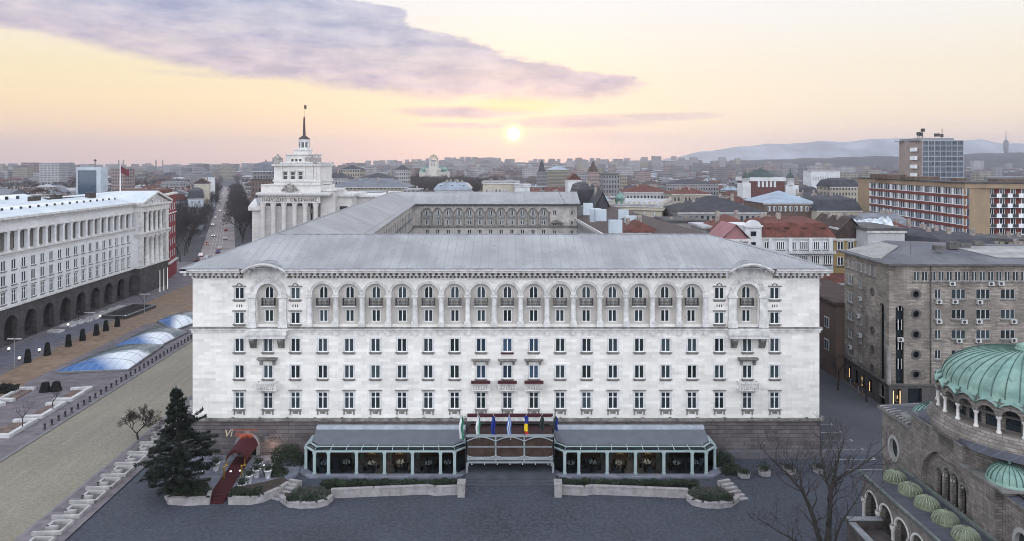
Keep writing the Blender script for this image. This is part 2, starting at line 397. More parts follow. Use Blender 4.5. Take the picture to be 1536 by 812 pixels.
# ---------------------------------------------------------------- windows (prototypes are built once, then copied)
def win_meshes(w, h, arch=False, transom=False, bars=1, sill=.12, surround=.0, fw=.075, glass=None, apron=False, hood=False, fm=None, sm=None, key=''):
    fr = Fr((0, 0), (1, 0))
    f = MB(); a = w / 2
    top = h - a if arch else h
    f.fb(fr, -a, -a + fw, 0, top, -.20, -.07); f.fb(fr, a - fw, a, 0, top, -.20, -.07); f.fb(fr, -a + fw, a - fw, 0, fw, -.20, -.07)
    if arch: f.arcband(fr, 0, top, a - fw, a, -.22, -.12, 10)
    else: f.fb(fr, -a + fw, a - fw, h - fw, h, -.20, -.07)
    for i in range(bars):
        c = -a + w * (i + 1) / (bars + 1); f.fb(fr, c - fw * .8, c + fw * .8, fw, h - fw, -.195, -.055)
    if transom: f.fb(fr, -a + fw, a - fw, h * .68, h * .68 + fw, -.193, -.06)
    g = MB()
    if arch:
        pts = [(-a + .02, .02), (a - .02, .02)] + [((a - .02) * math.cos(math.pi * k / 10), top + (a - .02) * math.sin(math.pi * k / 10)) for k in range(11)]
        g.poly([fr.p(x, z, -.16) for x, z in pts])
    else: g.fb(fr, -a + .02, a - .02, .02, h - .02, -.165, -.155)
    s = MB()
    if sill: s.fb(fr, -a - .22, a + .22, -sill - .03, -.03, -.05, .20); s.fb(fr, -a - .1, a + .1, -sill - .2, -sill - .03, -.02, .06)
    s2 = MB()
    if surround:
        q = surround
        s2.fb(fr, -a - q, -a - .003, -.02, h + q, -.02, .05); s2.fb(fr, a + .003, a + q, -.02, h + q, -.02, .05); s2.fb(fr, -a - .003, a + .003, h + .003, h + q, -.02, .052)
    if apron:
        s.fb(fr, -a - .12, -a + .06, -.75, -sill - .205, -.02, .10); s.fb(fr, a - .06, a + .12, -.75, -sill - .205, -.02, .10); s.fb(fr, -.34, .34, -.62, -sill - .205, -.02, .06)
    if hood: s.fb(fr, -a - .25, a + .25, h + surround + .003, h + surround + .15, -.02, .16)  # hood and apron take the dark sill stone to paint in moulding shade
    fm = fm or M_frame
    return dict(frame=f.mesh('window_frame', fm), glass=g.mesh('window_glass', glass or M_glass),
                sill=s.mesh('window_sill', sm or M_weather_shade) if sill else None,
                surround=s2.mesh('window_surround', M_trim) if s2.f else None)
def put_window(par, wm, pos, rot=0, name='window', glass=True, surround=True, sill=True, scale=None):
    o = bpy.data.objects.new(name, wm['frame']); COL.objects.link(o); o.parent = par
    root = par
    while root.parent: root = root.parent
    o.location = INV[root.name] @ Vector(pos); o.rotation_euler = (0, 0, rot - root.rotation_euler.z)
    if scale: o.scale = scale
    for k in ('glass', 'sill', 'surround'):
        if wm[k] and (k != 'surround' or surround):
            c = bpy.data.objects.new(k, wm[k]); COL.objects.link(c); c.parent = o
    return o
scene.cycles.use_denoising = True
# ================================================================ ground and terrain
def terr(x, y):
    r = max(0.0, (y - 1100) / 2400.0); r = min(1, r); s_ = r * r * (3 - 2 * r)
    side = max(0.0, min(1.0, (x + .42 * y) / (.35 * y + 1)))          # low plain to the left
    hgt = 8 + 34 * (.55 + .25 * math.sin(x * .0016 + .4) + .2 * math.sin(x * .0047 + y * .001))
    return s_ * (4 + hgt * side)
M_cityg = mat('city_ground', (.075, .07, .078), .95, .3, .02)
mb = MB()
ysr = [-250, 0, 60, 300, 700, 1100] + [1100 + 150 * i for i in range(1, 17)] + [3900, 4500, 5250]
mb.smooth = True
mb.grid([[(x, y, terr(x, y)) for x in ([-5500, -4800, -4200] + [-3500 + 200 * i for i in range(36)] + [4200, 4800, 5500])] for y in ysr])
single('ground', mb, M_cityg, kind='structure')
def sheet(name, pts, z, m, th=None):
    mb = MB()
    if th: mb.prism(pts, z - th, z)
    else: mb.poly([(x, y, z) for x, y in pts])
    return single(name, mb, m, kind='structure')
DX = -.058
def lx(x0, y0, y): return x0 + DX * (y - y0)
M_cobble = mat('dark_cobbles', (.044, .050, .068), .75, .10, .12, .35, 14, brick=(.34, .17, .018, (.55, .55, .58), 1), tint=((.058, .065, .088), .06, .7), spots=((.064, .071, .092), 2.6, .55, .50))
M_yellow = mat('yellow_paving_bricks', (.25, .224, .174), .6, .09, .14, .2, 12, brick=(.3, .16, .012, (.7, .7, .68), 1), tint=((.19, .175, .14), .07, .7), along=.6)
M_pave = mat('grey_slab_paving', (.155, .138, .152), .85, .09, .2, .15, 8, brick=(1.6, .8, .02, (.75, .75, .75), 1), tint=((.115, .10, .115), .08, .6))
M_paveb = mat('blue_grey_paving', (.125, .125, .16), .85, .09, .15, .15, 8, brick=(1.0, .5, .02, (.75, .75, .75), 1))
M_sand = mat('ochre_paving', (.225, .155, .108), .9, .10, .12, .15, 8, brick=(1.2, .6, .02, (.8, .8, .8), 1), tint=((.155, .118, .095), .06, .6))
M_asph = mat('asphalt', (.058, .060, .072), .8, .12, .12, .2, 20, tint=((.082, .085, .098), .07, .7))
M_kerb = mat('granite_kerb', (.17, .165, .175), .85, .12, 1)
M_line = mat('road_paint', (.27, .275, .29), .8, .3, 1.5)
M_bed = mat('bare_flower_bed_soil', (.135, .095, .085), .95, .25, .8, .3, 9)
Y0, Y1 = 50, 262
# the wide open Largo: base paving, then the coloured bands
sheet('square_paving', [(-175, Y0), (lx(-64.9, 86, Y0), Y0), (lx(-64.9, 86, Y1), Y1), (-175, Y1)], .14, M_pave)
sheet('yellow_road', [(lx(-64.5, 86, 40), 40), (lx(-50.7, 86, 40), 40), (lx(-50.7, 86, 400), 400), (lx(-64.5, 86, 400), 400)], .02, M_yellow)
mb = MB(); mb.prism([(lx(-64.9, 86, 40), 40), (lx(-64.5, 86, 40), 40), (lx(-64.5, 86, Y1), Y1), (lx(-64.9, 86, Y1), Y1)], 0, .15)
mb.prism([(lx(-50.7, 86, 40), 40), (lx(-50.35, 86, 40), 40), (lx(-50.35, 86, Y1), Y1), (lx(-50.7, 86, Y1), Y1)], 0, .15)
single('road_kerb', mb, M_kerb, kind='structure')
sheet('pavement', [(lx(-50.35, 86, 40), 40), (lx(-45.6, 86, 40), 40), (lx(-45.6, 86, Y1), Y1), (lx(-50.35, 86, Y1), Y1)], .145, M_pave)
mb = MB()
for y in [46 + 9 * i for i in range(26)]:
    for off in (-60.0, -55.2):
        mb.poly([(lx(off, 86, y), y, .03), (lx(off + .14, 86, y), y, .03), (lx(off + .14, 86, y + 3.2), y + 3.2, .03), (lx(off, 86, y + 3.2), y + 3.2, .03)])
single('road_marking', mb, mat('worn_lane_paint', (.28, .27, .24), .8, .35, 1.5), kind='structure')
sheet('plaza', [(lx(-45.6, 86, 40), 40), (70, 40), (70, 88.4), (lx(-45.6, 86, 88.4), 88.4)], .03, M_cobble)
sheet('ochre_path', [(-90.5, 118), (-83.5, 118), (-86.0, 160), (-76, 170), (-78.5, 215), (-96, 262), (-104, 262), (-99, 185), (-95, 160)], .15, M_sand)
sheet('ochre_path', [(-115, 96), (-76, 96), (-84, 119), (-91, 119), (-100, 108), (-118, 106)], .154, M_sand)
sheet('blue_path', [(-101.5, 105), (-92.5, 105), (-96.5, 162), (-103, 172)], .158, M_paveb)
sheet('street', [(41.5, 40), (52.5, 40), (57.2, 104), (59.5, 330), (40.6, 330), (40.6, 88.4)], .012, M_asph)
sheet('street', [(52.0, 40), (120, 40), (120, 103.8), (57.0, 103.8)], .016, M_asph)
# parking bays beside the hotel
mb = MB()
for i in range(10):
    y = 84 + i * 2.9
    mb.poly([(41.2, y, .035), (46.4, y, .035), (46.4, y + .14, .035), (41.2, y + .14, .035)])
    mb.poly([(46.1, y + .14, .035), (46.4, y + .14, .035), (46.4, y + .7, .035), (46.1, y + .7, .035)])
for i in range(6): mb.poly([(47 + i * 1.9, 80.5, .035), (48.2 + i * 1.9, 80.5, .035), (48.2 + i * 1.9, 80.7, .035), (47 + i * 1.9, 80.7, .035)])
single('parking_marking', mb, M_line, kind='structure')
M_sill2 = M_weather_shade

# ================================================================ the hotel
S = F / 88.0
def fx(px): return (px - 768) / S
def fz(py): return H - (py - HZ) / S
hotel = thing('hotel_building', 'big white stone hotel with arched upper storey and grey roof facing the dark plaza', 'hotel', (fx(760), 88, 0))
FF = Fr((0, 88), (1, 0))          # the front plane, s is world x
XL, XR = fx(289), fx(1229)
flank = [359, 443, 1079, 1162]; pav = [402, 1121]
arches = [484 + 39.58 * i for i in range(15)]
cols21 = [359, 402, 443] + arches + [1079, 1121, 1162]
W_, = (1.2,)
rowC = (fz(528), fz(508)); rowD = (fz(568), fz(547)); rowE = (fz(613.5), fz(588.5)); rowA = (fz(449), fz(431.5)); rowB = (fz(486), fz(468))
holes = []
for px in cols21:
    for t0, t1 in (rowC, rowD, rowE): holes.append((fx(px) - W_ / 2, fx(px) + W_ / 2, t0, t1))
for px in flank:
    for t0, t1 in (rowA, rowB): holes.append((fx(px) - W_ / 2, fx(px) + W_ / 2, t0, t1))
AW = 1.40; A0, A1 = fz(487), fz(425.5)
for px in arches: holes.append((fx(px) - AW, fx(px) + AW, A0, A1, True))
for px in pav: holes.append((fx(px) - AW, fx(px) + AW, A0, A1, True))
wallb = MB()
wallb.wall(FF, XL, XR, 4.9, 23.9, holes, .45)
# other walls of the front block and wings
iy = 104.5
wallb.poly([(XL, 88, 0), (lx(XL, 88, 236), 236, 0), (lx(XL, 88, 236), 236, 24), (XL, 88, 24)])
wallb.poly([(XR, 88, 0), (XR, iy, 0), (XR, iy, 24), (XR, 88, 24)])
part('wall', wallb, M_white, hotel)
aw_meta = []
for px in arches + pav:
    x = fx(px); hs = [(x - .56, x + .56, fz(449), fz(430.5), True), (x - .54, x + .54, fz(484), fz(466))]
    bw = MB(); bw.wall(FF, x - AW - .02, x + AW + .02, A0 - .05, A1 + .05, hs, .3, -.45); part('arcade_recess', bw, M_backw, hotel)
# base course of dark stone
ent0, ent1 = fx(700), fx(829)
pb = MB(); PF = Fr((0, 87.85), (1, 0))
rest = fx(372)   # restaurant doorway
pb.wall(PF, XL - .1, XR + .1, 0, 4.72, [(rest - 1.2, rest + 1.2, 0, 2.75, True), (ent0 + .5, ent1 - .5, 0, 4.2)], .5)
pb.poly([(XR + .1, 87.85, 0), (XR + .1, iy, 0), (XR + .1, iy, 4.72), (XR + .1, 87.85, 4.72)])
part('stone_base', pb, M_plinth, hotel)
lb = MB(); lb.fb(FF, XL - .35, XR + .35, 4.72, 4.95, -.2, .5); lb.fb(FF, XL - .2, XR + .2, 4.55, 4.717, .16, .34)
for i in range(23): x = XL + (XR - XL) * (i + .5) / 23; lb.fb(FF, x - .12, x + .12, 4.953, 5.12, .2, .46)
part('base_ledge', lb, M_weather_shade, hotel)
sg = MB(); sg.fb(FF, XR - 18, XR + .6, 0, .9, .16, .9)
part('base_step', sg, mat('dark_granite_step', (.11, .105, .12), .85, .12, 1), hotel)
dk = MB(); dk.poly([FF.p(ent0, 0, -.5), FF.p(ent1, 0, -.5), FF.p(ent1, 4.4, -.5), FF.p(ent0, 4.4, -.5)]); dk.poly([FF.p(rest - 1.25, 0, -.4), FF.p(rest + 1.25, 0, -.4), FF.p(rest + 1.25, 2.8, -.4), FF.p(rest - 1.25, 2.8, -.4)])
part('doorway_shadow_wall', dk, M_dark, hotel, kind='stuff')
# courses, columns, arch mouldings
tr = MB()
b0, b1 = fz(496), fz(490.2)
tr.fb(FF, XL - .25, XR + .25, b0 + .1, b1 - .15, -.1, .32); tr.fb(FF, XL - .1, XR + .1, b0 - .25, b0 + .097, -.1, .14)
x = fx(468)
while x < fx(1056): tr.fb(FF, x - .12, x + .12, b0 - .55, b0 - .253, -.05, .10); x += .85
for i in range(15):
    x = fx(arches[i] + 19.8); tr.fb(FF, x - .26, x + .26, b0 - .62, b0 - .25, -.05, .16)
for px in arches:
    tr.arcband(FF, fx(px), A1 - AW, AW + .003, AW + .24, -.05, .09, 16)
    tr.arcband(FF, fx(px), A1 - AW, AW + .243, AW + .30, -.05, .14, 16)
for i in range(16):
    px = arches[0] - 19.8 + 39.58 * i; x = fx(px); e = i in (0, 15); zc = fz(444)
    tr.lathe((x, 88 - .05, 0), [(.36, A0 + .45), (.34, A0 + .5), (.31, zc - .25)], 12, math.pi, 2 * math.pi)
    tr.fb(FF, x - .42, x + .42, A0 - .25, A0 + .45, -.05, .46)
    tr.fb(FF, x - .36, x + .36, zc - .25, zc - .08, -.05, .40); tr.fb(FF, x - .44, x + .44, zc - .077, zc + .12, -.05, .48)
    tr.fb(FF, x - .14, x + .14, zc + .123, zc + .75, -.05, .12); tr.fb(FF, x - .20, x + .20, zc + .6, zc + .78, -.04, .16)
for px in arches + pav: tr.fb(FF, fx(px) - .9, fx(px) + .9, fz(459) - .16, fz(459) - .005, -.46, .12)
part('arcade_columns', tr, M_trim, hotel)
ct = MB(); ct.fb(FF, XL - .3, XR + .3, b1 - .147, b1 - .03, -.1, .42)
part('belt_course_top', ct, M_weather_shade, hotel)
# main cornice with brackets and dentils
E = 1.7
co = MB()
p0, p1 = fx(366), fx(430); q0, q1 = fx(1090), fx(1158)
segs = [(XL - .85, p0 - .0), (p1, q0), (q1, XR + 1.0)]
for a, b in segs:
    co.fb(FF, a, b, 23.82, 24.12, -.3, E - .25); co.fb(FF, a - (.0), b, 24.123, 24.38, -.3, E)
    x = a + .3
    while x < b - .2:
        co.fb(FF, x - .17, x + .17, 23.42, 23.82, -.02, 1.0); x += .72
    x = a + .9
    while x < b - .5:
        co.fb(FF, x - .12, x + .12, 23.02, 23.27, .03, .16); x += .50
    co.fb(FF, max(a, XL), min(b, XR), 23.27, 23.417, -.02, .22)
    co.fb(FF, max(a, XL), min(b, XR), 22.86, 22.977, -.02, .10)
co.hexa([(XL - .85, 86.3, 23.9), (XL, 86.3, 23.9), (lx(XL, 88, 236), 236, 23.9), (lx(XL - .85, 88, 236), 236, 23.9), (XL - .85, 86.3, 24.36), (XL, 86.3, 24.36), (lx(XL, 88, 236), 236, 24.36), (lx(XL - .85, 88, 236), 236, 24.36)])
co.box(XR, XR + 1.0, 87, iy + 1, 23.9, 24.36)
part('cornice', co, M_trim, hotel)
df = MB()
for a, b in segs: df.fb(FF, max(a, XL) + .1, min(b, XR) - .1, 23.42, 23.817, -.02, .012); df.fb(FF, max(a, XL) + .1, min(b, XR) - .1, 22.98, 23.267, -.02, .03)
part('frieze_shadow_band', df, mat('shaded_frieze_stone', (.17, .14, .105), .9, .25, 2), hotel)  # dark bands paint the shade under the cornice and between brackets
# the two projecting bays with raised arched cornice
for px in pav:
    x = fx(px); hw = (p1 - p0) / 2 + .05; pm = MB()
    for sgn in (-1, 1):
        c = x + sgn * 1.98
        pm.fb(FF, c - .48, c + .48, A0 - .3, fz(444) - .2, -.05, .36); pm.fb(FF, c - .6, c + .6, A0 - .33, A0 + .5, -.05, .44)
        pm.fb(FF, c - .62, c + .62, fz(444) - .197, fz(444) + .05, -.05, .50); pm.fb(FF, c - .52, c + .52, fz(444) + .053, fz(444) + .3, -.05, .42)
    pm.arcband(FF, x, A1 - AW, AW + .003, AW + .42, -.05, .22, 16); pm.arcband(FF, x, A1 - AW, AW + .423, AW + .95, -.05, .12, 16)
    # plain panel up to the raised arch, then the arched cornice itself
    rise = .92; N = 16; dkb = MB()
    arc = lambda k, off: (x - hw + 2 * hw * k / N, 23.45 + off + rise * math.sin(math.pi * k / N) ** .9)
    pts = [(x - hw + .35, 22.3), (x - hw + .35, 23.5)] + [arc(k, 0) for k in range(1, N)] + [(x + hw - .35, 23.5), (x + hw - .35, 22.3)]
    top = [arc(k, .06) for k in range(N + 1)]
    for k in range(N):
        a, b = arc(k, 0), arc(k + 1, 0)
        if abs((k + .5) / N - .5) < .44: pm.fprism(FF, [(a[0], max(A1 + .05, 22.3) + .6), (b[0], max(A1 + .05, 22.3) + .6), b, a], -.05, .10)
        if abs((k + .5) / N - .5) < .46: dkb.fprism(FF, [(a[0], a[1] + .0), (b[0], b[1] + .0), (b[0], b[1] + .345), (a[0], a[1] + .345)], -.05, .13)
        for o0, o1, d1 in ((.35, .55, E - .1), (.553, .76, E + .12)):
            a0_, b0_, a1_, b1_ = arc(k, o0), arc(k + 1, o0), arc(k, o1), arc(k + 1, o1)
            pm.hexa([FF.p(*a0_, d1), FF.p(*b0_, d1), FF.p(*b0_, -.3), FF.p(*a0_, -.3), FF.p(*a1_, d1), FF.p(*b1_, d1), FF.p(*b1_, -.3), FF.p(*a1_, -.3)])
        if k % 2 == 0 and 0 < k < N:
            c = arc(k, 0); pm.fb(FF, c[0] - .18, c[0] + .18, c[1] - .05, c[1] + .36, -.05, 1.05)
    # carved relief in the tympanum
    rr = random.Random(3)
    for _ in range(26):
        q = rr.uniform(.2, math.pi - .2); r_ = AW + .68 + rr.uniform(-.18, .18); cx_, cz_ = x - r_ * math.cos(q), A1 - AW + r_ * math.sin(q)
        pm.fb(FF, cx_ - .10, cx_ + .10, cz_ - .09, cz_ + .09, .10, .12 + rr.uniform(.04, .14))
    # hooded balcony under the bay
    pm.fb(FF, x - 2.65, x + 2.65, fz(500.5), fz(495) + .02, .0, 1.1); pm.fb(FF, x - 2.5, x + 2.5, fz(506), fz(500.5) - .003, .0, .95)
    part('projecting_bay', pm, M_trim, hotel); part('frieze_shadow_band', dkb, MATS['shaded_frieze_stone'], hotel)  # dark band paints the shade under the raised cornice
    for sgn in (-1, 1):
        c = x + sgn * 1.8; bk = MB()
        bk.fprism(Fr((c - .36, 88), (0, -1)), [(0, fz(522)), (.35, fz(521)), (.9, fz(509)), (.9, fz(506.2)), (0, fz(506.2))], 0, -.72); part('balcony_bracket', bk, M_weather_shade, hotel)
    bk = MB()
    bk.fb(FF, x - 1.25, x + 1.25, fz(538.5), fz(536), .0, .62); bk.fprism(FF, [(x - 1.2, fz(540.5)), (x + 1.2, fz(540.5)), (x + 1.05, fz(538.7)), (x - 1.05, fz(538.7))], 0, .45)
    for sgn in (-1, 1): bk.fb(FF, x + sgn * .82 - .16, x + sgn * .82 + .16, fz(547), fz(540.7), 0, .32)
    part('stone_hood', bk, M_weather_shade, hotel)
    rf = MB()
    for k in range(N):
        a, b = arc(k, .765), arc(k + 1, .765)
        rf.poly([FF.p(*a, E + .1), FF.p(*b, E + .1), FF.p(b[0], b[1] + .1, -.2 - .5 * math.sin(math.pi * (k + 1) / N)), FF.p(a[0], a[1] + .1, -.2 - .5 * math.sin(math.pi * k / N))])
    part('bay_roof', rf, M_lead, hotel)
# small balconies: the bays' and the three over the entrance
def balcony(x, z0, z1, wd, dep, m, box=False):
    b = MB(); b.fb(FF, x - wd / 2, x + wd / 2, z0, z0 + .16, .0, dep); b.fb(FF, x - wd / 2 + .05, x + wd / 2 - .05, z1 - .14, z1, dep - .22, dep)
    for s_ in (-1, 1):
        b.fb(FF, x + s_ * (wd / 2 - .12) - .1, x + s_ * (wd / 2 - .12) + .1, z0 + .163, z1 - .143, dep - .2, dep - .02); b.fb(FF, x + s_ * (wd / 2 - .11) - .07, x + s_ * (wd / 2 - .11) + .07, z1 - .14, z1 - .003, .0, dep - .223)
        b.fprism(Fr((x + s_ * .7 - .14, 88), (0, -1)), [(0, z0 - .6), (dep * .6, z0 - .003), (0, z0 - .003)], 0, -.28)
    k = 9
    for i in range(k):
        xx = x - wd / 2 + .35 + (wd - .7) * i / (k - 1); b.lathe((xx, 88 - dep + .11, 0), [(.05, z0 + .16), (.085, z0 + .4), (.045, z1 - .3), (.07, z1 - .14)], 6)
    o = part('balcony', b, m, hotel)
    if box:
        c = MB(); c.fb(FF, x - wd / 2 - .02, x + wd / 2 + .02, z1 - .06, z1 + .24, dep - .15, dep + .22)
        part('flower_box', c, M_burg, o)
for px in pav: balcony(fx(px), fz(583.5), fz(571), 2.7, .95, M_trim)
for px in (721.5, 761, 800.6):
    x = fx(px); balcony(x, fz(584), fz(571.5), 2.4, .8, M_trim, True)
    hd = MB(); hd.fb(FF, x - 1.2, x + 1.2, fz(540), fz(538.2), 0, .6); hd.fb(FF, x - 1.05, x + 1.05, fz(541.8), fz(540) - .003, 0, .42)
    for s_ in (-1, 1): hd.fb(FF, x + s_ * .8 - .15, x + s_ * .8 + .15, fz(547), fz(541.8) - .003, 0, .3)
    part('stone_hood', hd, M_weather_shade, hotel)
fb_ = MB(); fb_.fb(FF, fx(761) - .8, fx(761) + .8, fz(530.5), fz(528) - .06, .06, .32)
part('flower_box', fb_, M_burg, hotel)
# iron balconettes in the arches
proto_r = MB()
z0, z1 = 0, .98
F0 = Fr((0, 0), (1, 0))
for t in (z1 - .05, .12): proto_r.fb(F0, -.8, .8, t, t + .05, .46, .52)
for i in range(11): xx = -.8 + 1.6 * i / 10; proto_r.fb(F0, xx - .02, xx + .02, .02, z1 - .05, .47, .51)
for s_ in (-1, 1): proto_r.fb(F0, s_ * .8 - .03, s_ * .8 + .03, .0, z1, .0, .52)
for i in range(4): xx = -.6 + .4 * i; proto_r.arcband(F0, xx, .5, .09, .13, .475, .505, 8, 0, 2 * math.pi)
me_r = proto_r.mesh('iron_railing', M_iron)
for px in arches + pav:
    o = bpy.data.objects.new('railing', me_r); COL.objects.link(o); o.parent = hotel
    o.location = INV[hotel.name] @ Vector((fx(px), 88 + .45, fz(459)))
# windows
wC = win_meshes(W_, rowC[1] - rowC[0], surround=.16)
wCb = win_meshes(W_, rowC[1] - rowC[0], surround=.16, glass=M_glassb)
wE = win_meshes(W_, rowE[1] - rowE[0], surround=.17, transom=True, apron=True, hood=True)
wA = win_meshes(W_, rowA[1] - rowA[0], surround=.10, hood=True)
wArch = win_meshes(1.12, fz(430.5) - fz(449), arch=True, sill=0)
wLow = win_meshes(1.08, fz(466) - fz(484), sill=0, surround=.08)
for px in cols21:
    for wm, rw in ((wC, rowC), (wC, rowD), (wE, rowE)):
        if 710 < px < 810 and wm is wC: wm = wCb
        o = put_window(hotel, wm, (fx(px), 88, rw[0]), sill=True)
for px in flank:
    for rw in (rowA, rowB): put_window(hotel, wA, (fx(px), 88, rw[0]))
sl_ = MB()
for px in flank:
    for k in (-1, 0, 1): sl_.fb(FF, fx(px) + k * .3 - .06, fx(px) + k * .3 + .06, fz(461), fz(457), -.01, .01)
    sl_.arcband(FF, fx(px), fz(430), .30, .42, 0, .008, 8)
part('vent_slot', sl_, M_dark, hotel)
for px in arches + pav:
    put_window(hotel, wArch, (fx(px), 88.45, fz(449)), name='arched_window')
    put_window(hotel, wLow, (fx(px), 88.45, fz(484)))
# courtyard walls and their windows
ic = lambda y: -29.2 - .0565 * (y - 178)          # inner eave line of the left wing
CB = 226.0
RFR = Fr((0, CB), (1, 0)); x_l, x_r = ic(CB) - 1, 21.5
ch = []; cwin = MB(); car = [XA(640.6 + 15.9 * i, CB) for i in range(12)]
zz = lambda py: ZA(py, CB)
for x in car:
    ch.append((x - 1.25, x + 1.25, zz(339), zz(312.8), True))
    ch.append((x - .6, x + .6, zz(354), zz(345)))
for px in (600 + 942 / 4.06, 600 + 1048 / 4.06):
    for t0, t1 in ((zz(323), zz(316)), (zz(338), zz(332)), (zz(354), zz(346))): ch.append((XA(px, CB) - .55, XA(px, CB) + .55, t0, t1))
cw = MB(); cw.wall(RFR, x_l, x_r, 0, 25, ch, .4)
cw.poly([(x_l, CB, 0), (x_r, CB, 0), (x_r, 240, 0), (x_l, 240, 0)]); cw.poly([(x_r, CB, 0), (x_r, 242, 0), (x_r, 242, 25), (x_r, CB, 25)])
cw.poly([RFR.p(x_l, 0, -.6), RFR.p(x_r, 0, -.6), RFR.p(x_r, 25, -.6), RFR.p(x_l, 25, -.6)])
LW = Fr((ic(104) - 1, 104), (-.0565, 1))
lh = []
for i in range(26):
    s0 = 6 + i * 4.4; lh.append((s0 - 1.3, s0 + 1.3, 17, 22.6, True)); lh.append((s0 - .6, s0 + .6, 13.4, 15.4))
cw.wall(LW, 0, 123, 0, 25, lh, .4)
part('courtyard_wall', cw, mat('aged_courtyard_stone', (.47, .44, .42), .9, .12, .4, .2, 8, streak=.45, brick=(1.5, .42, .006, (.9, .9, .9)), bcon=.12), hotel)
cg = MB(); cg.fb(RFR, x_l, x_r, zz(341), zz(338.6), -.1, .35)
for x in car + [car[-1] + 3.5]: cg.fb(RFR, x - 1.75 - .28, x - 1.75 + .28, zz(339), zz(318), -.1, .22); cg.fb(RFR, x - 1.75 - .4, x - 1.75 + .4, zz(319.5), zz(317.5), -.1, .34)
for x in car: cg.arcband(RFR, x, zz(312.8) - 1.25, 1.253, 1.5, -.05, .12, 10)
cg.fb(RFR, x_l, x_r + 1, zz(309), zz(307.2), -.1, .5)
cg.fprism(RFR, [(XA(826, CB), zz(334.5)), (XA(829, CB), zz(331.5)), (XA(834, CB), zz(330)), (XA(839, CB), zz(331.5)), (XA(845, CB), zz(334.5))], 0, 1.5)
cg.fb(LW, 0, 123, 16.3, 16.8, -.1, .35)
part('courtyard_trim', cg, M_weather_shade, hotel)
cf = MB(); cgl = MB(); cbl = MB()
for fr_, hs in ((RFR, ch), (LW, lh)):
    for h in hs:
        a, b, c, e = h[:4]; m = (a + b) / 2
        if len(h) > 4:
            wins = [(m - .55, m + .55, e - 2.75, e - .55), (m - .55, m + .55, c + .3, c + 1.9)]
            cbl.fb(fr_, m - .8, m + .8, e - 3.1, e - 2.3, -.1, .3)
        else: wins = [(a, b, c, e)]
        for (a, b, c, e) in wins:
            m = (a + b) / 2
            cgl.poly([fr_.p(a, c, -.36), fr_.p(b, c, -.36), fr_.p(b, e, -.36), fr_.p(a, e, -.36)])
            for u0, u1, v0, v1 in ((a, a + .1, c, e), (b - .1, b, c, e), (m - .07, m + .07, c, e), (a, b, c, c + .1), (a, b, e - .1, e)): cf.fb(fr_, u0, u1, v0, v1, -.34, -.28)
o = part('courtyard_window', cf, M_frame, hotel, kind='stuff'); part('glass', cgl, M_glass, o)
part('courtyard_balcony', cbl, M_lead, hotel, kind='stuff')
# the roof
FL, FRc, RL, RR = (XL - .85, 86.3, 24.4), (XR + 1.0, 86.3, 24.4), (-33.6, 96, 27.75), (27.6, 96, 27.75)
BR, IC = (XR + 1.0, iy + 1, 24.4), (ic(iy + 1), iy + 1, 24.4)
ry = 236.0; eyr = CB - 1.4
RE = (-33.6 - .0565 * (ry - 96), ry, 28.1); OE = (lx(XL - .85, 88, 246), 246, 24.4); IC2 = (ic(eyr), eyr, 24.6)
rr_ = MB(); rr_.poly([FL, FRc, RR, RL]); rr_.poly([RL, RR, BR, IC]); rr_.poly([FRc, BR, RR])
rr_.poly([FL, (FL[0], FL[1], 24.37), (FRc[0], FRc[1], 24.37), FRc])
REe = (22.5, ry, 28.1); EE = (22.5, eyr, 24.6)
part('roof', rr_, M_hroof, hotel); rr_ = MB(); rr_.poly([IC2, EE, REe, RE]); rr_.poly([RE, REe, (22.5, 246, 24.4), OE]); rr_.poly([EE, (22.5, 246, 24.4), REe])
rr2 = MB(); rr2.poly([RL, IC, IC2, RE]); rr2.poly([FL, RL, RE, OE])
part('rear_roof', rr_, M_hroof, hotel); part('wing_roof', rr2, M_hroofy, hotel)
rt = MB(); rt.tube(RL, RR, .14, n=6); rt.tube(FRc, RR, .10, n=6); rt.tube(FL, RL, .10, n=6); rt.tube(RL, RE, .14, n=6); rt.tube(RE, REe, .14, n=6)
rt.tube(IC, IC2, .22, n=6); rt.tube(IC2, EE, .22, n=6); rt.box(XL - .85, XR + 1.0, 86.22, 86.45, 24.38, 24.46)
rt.tube((17.6, CB - 1.4, 24.7), (16.2, ry, 28.2), .15, n=6)
part('roof_flashing', rt, M_lead, hotel)
# ================================================================ long government building on the left
CY0 = 100.0
CF = Fr((-104.5 - .066 * (CY0 - 141), CY0), (-.066, 1))
cs = lambda Y: (Y - CY0) * math.hypot(1, .066)
council = thing('government_building', 'long white government building with a dark arcaded base and pale metal roof across the square', 'government building', CF.p(90, 0))
M_cwhite = mat('white_rendered_stone', (.66, .66, .68), .85, .05, .3, .2, 9, streak=.16, brick=(1.6, .45, .006, (.93, .93, .94)), bcon=.07)
M_cbase = mat('dark_rough_stone', (.085, .077, .078), .9, .16, .5, .8, 6, streak=.2, brick=(1.2, .45, .03, (.5, .5, .5)))
wy = [140.2 + 3.24 * i for i in range(-12, 17)]
PS0, PS1 = cs(195.2), cs(213.6)
rows = [(15.65, 17.75), (12.5, 14.7), (8.75, 11.3)]
wh = []
for Y in wy:
    for a, b in rows: wh.append((cs(Y) - .75, cs(Y) + .75, a, b))
wl = MB()
wl.wall(CF, 0, PS0, 8.1, 19.3, wh, .35)
lw_ = MB(); lw_.fb(CF, 0, PS0, 19.31, 26.2, -2.6, -1.6); part('loggia_wall', lw_, mat('loggia_shade_render', (.27, .255, .24), .9, .12, .5, streak=.2), council)  # back wall coloured darker to paint in the loggia's shade
wl.fb(CF, 0, PS0, 23.9, 26.3, -1.55, 0)
wl.fb(CF, PS0, PS1, 8.1, 26.3, -12, .9)
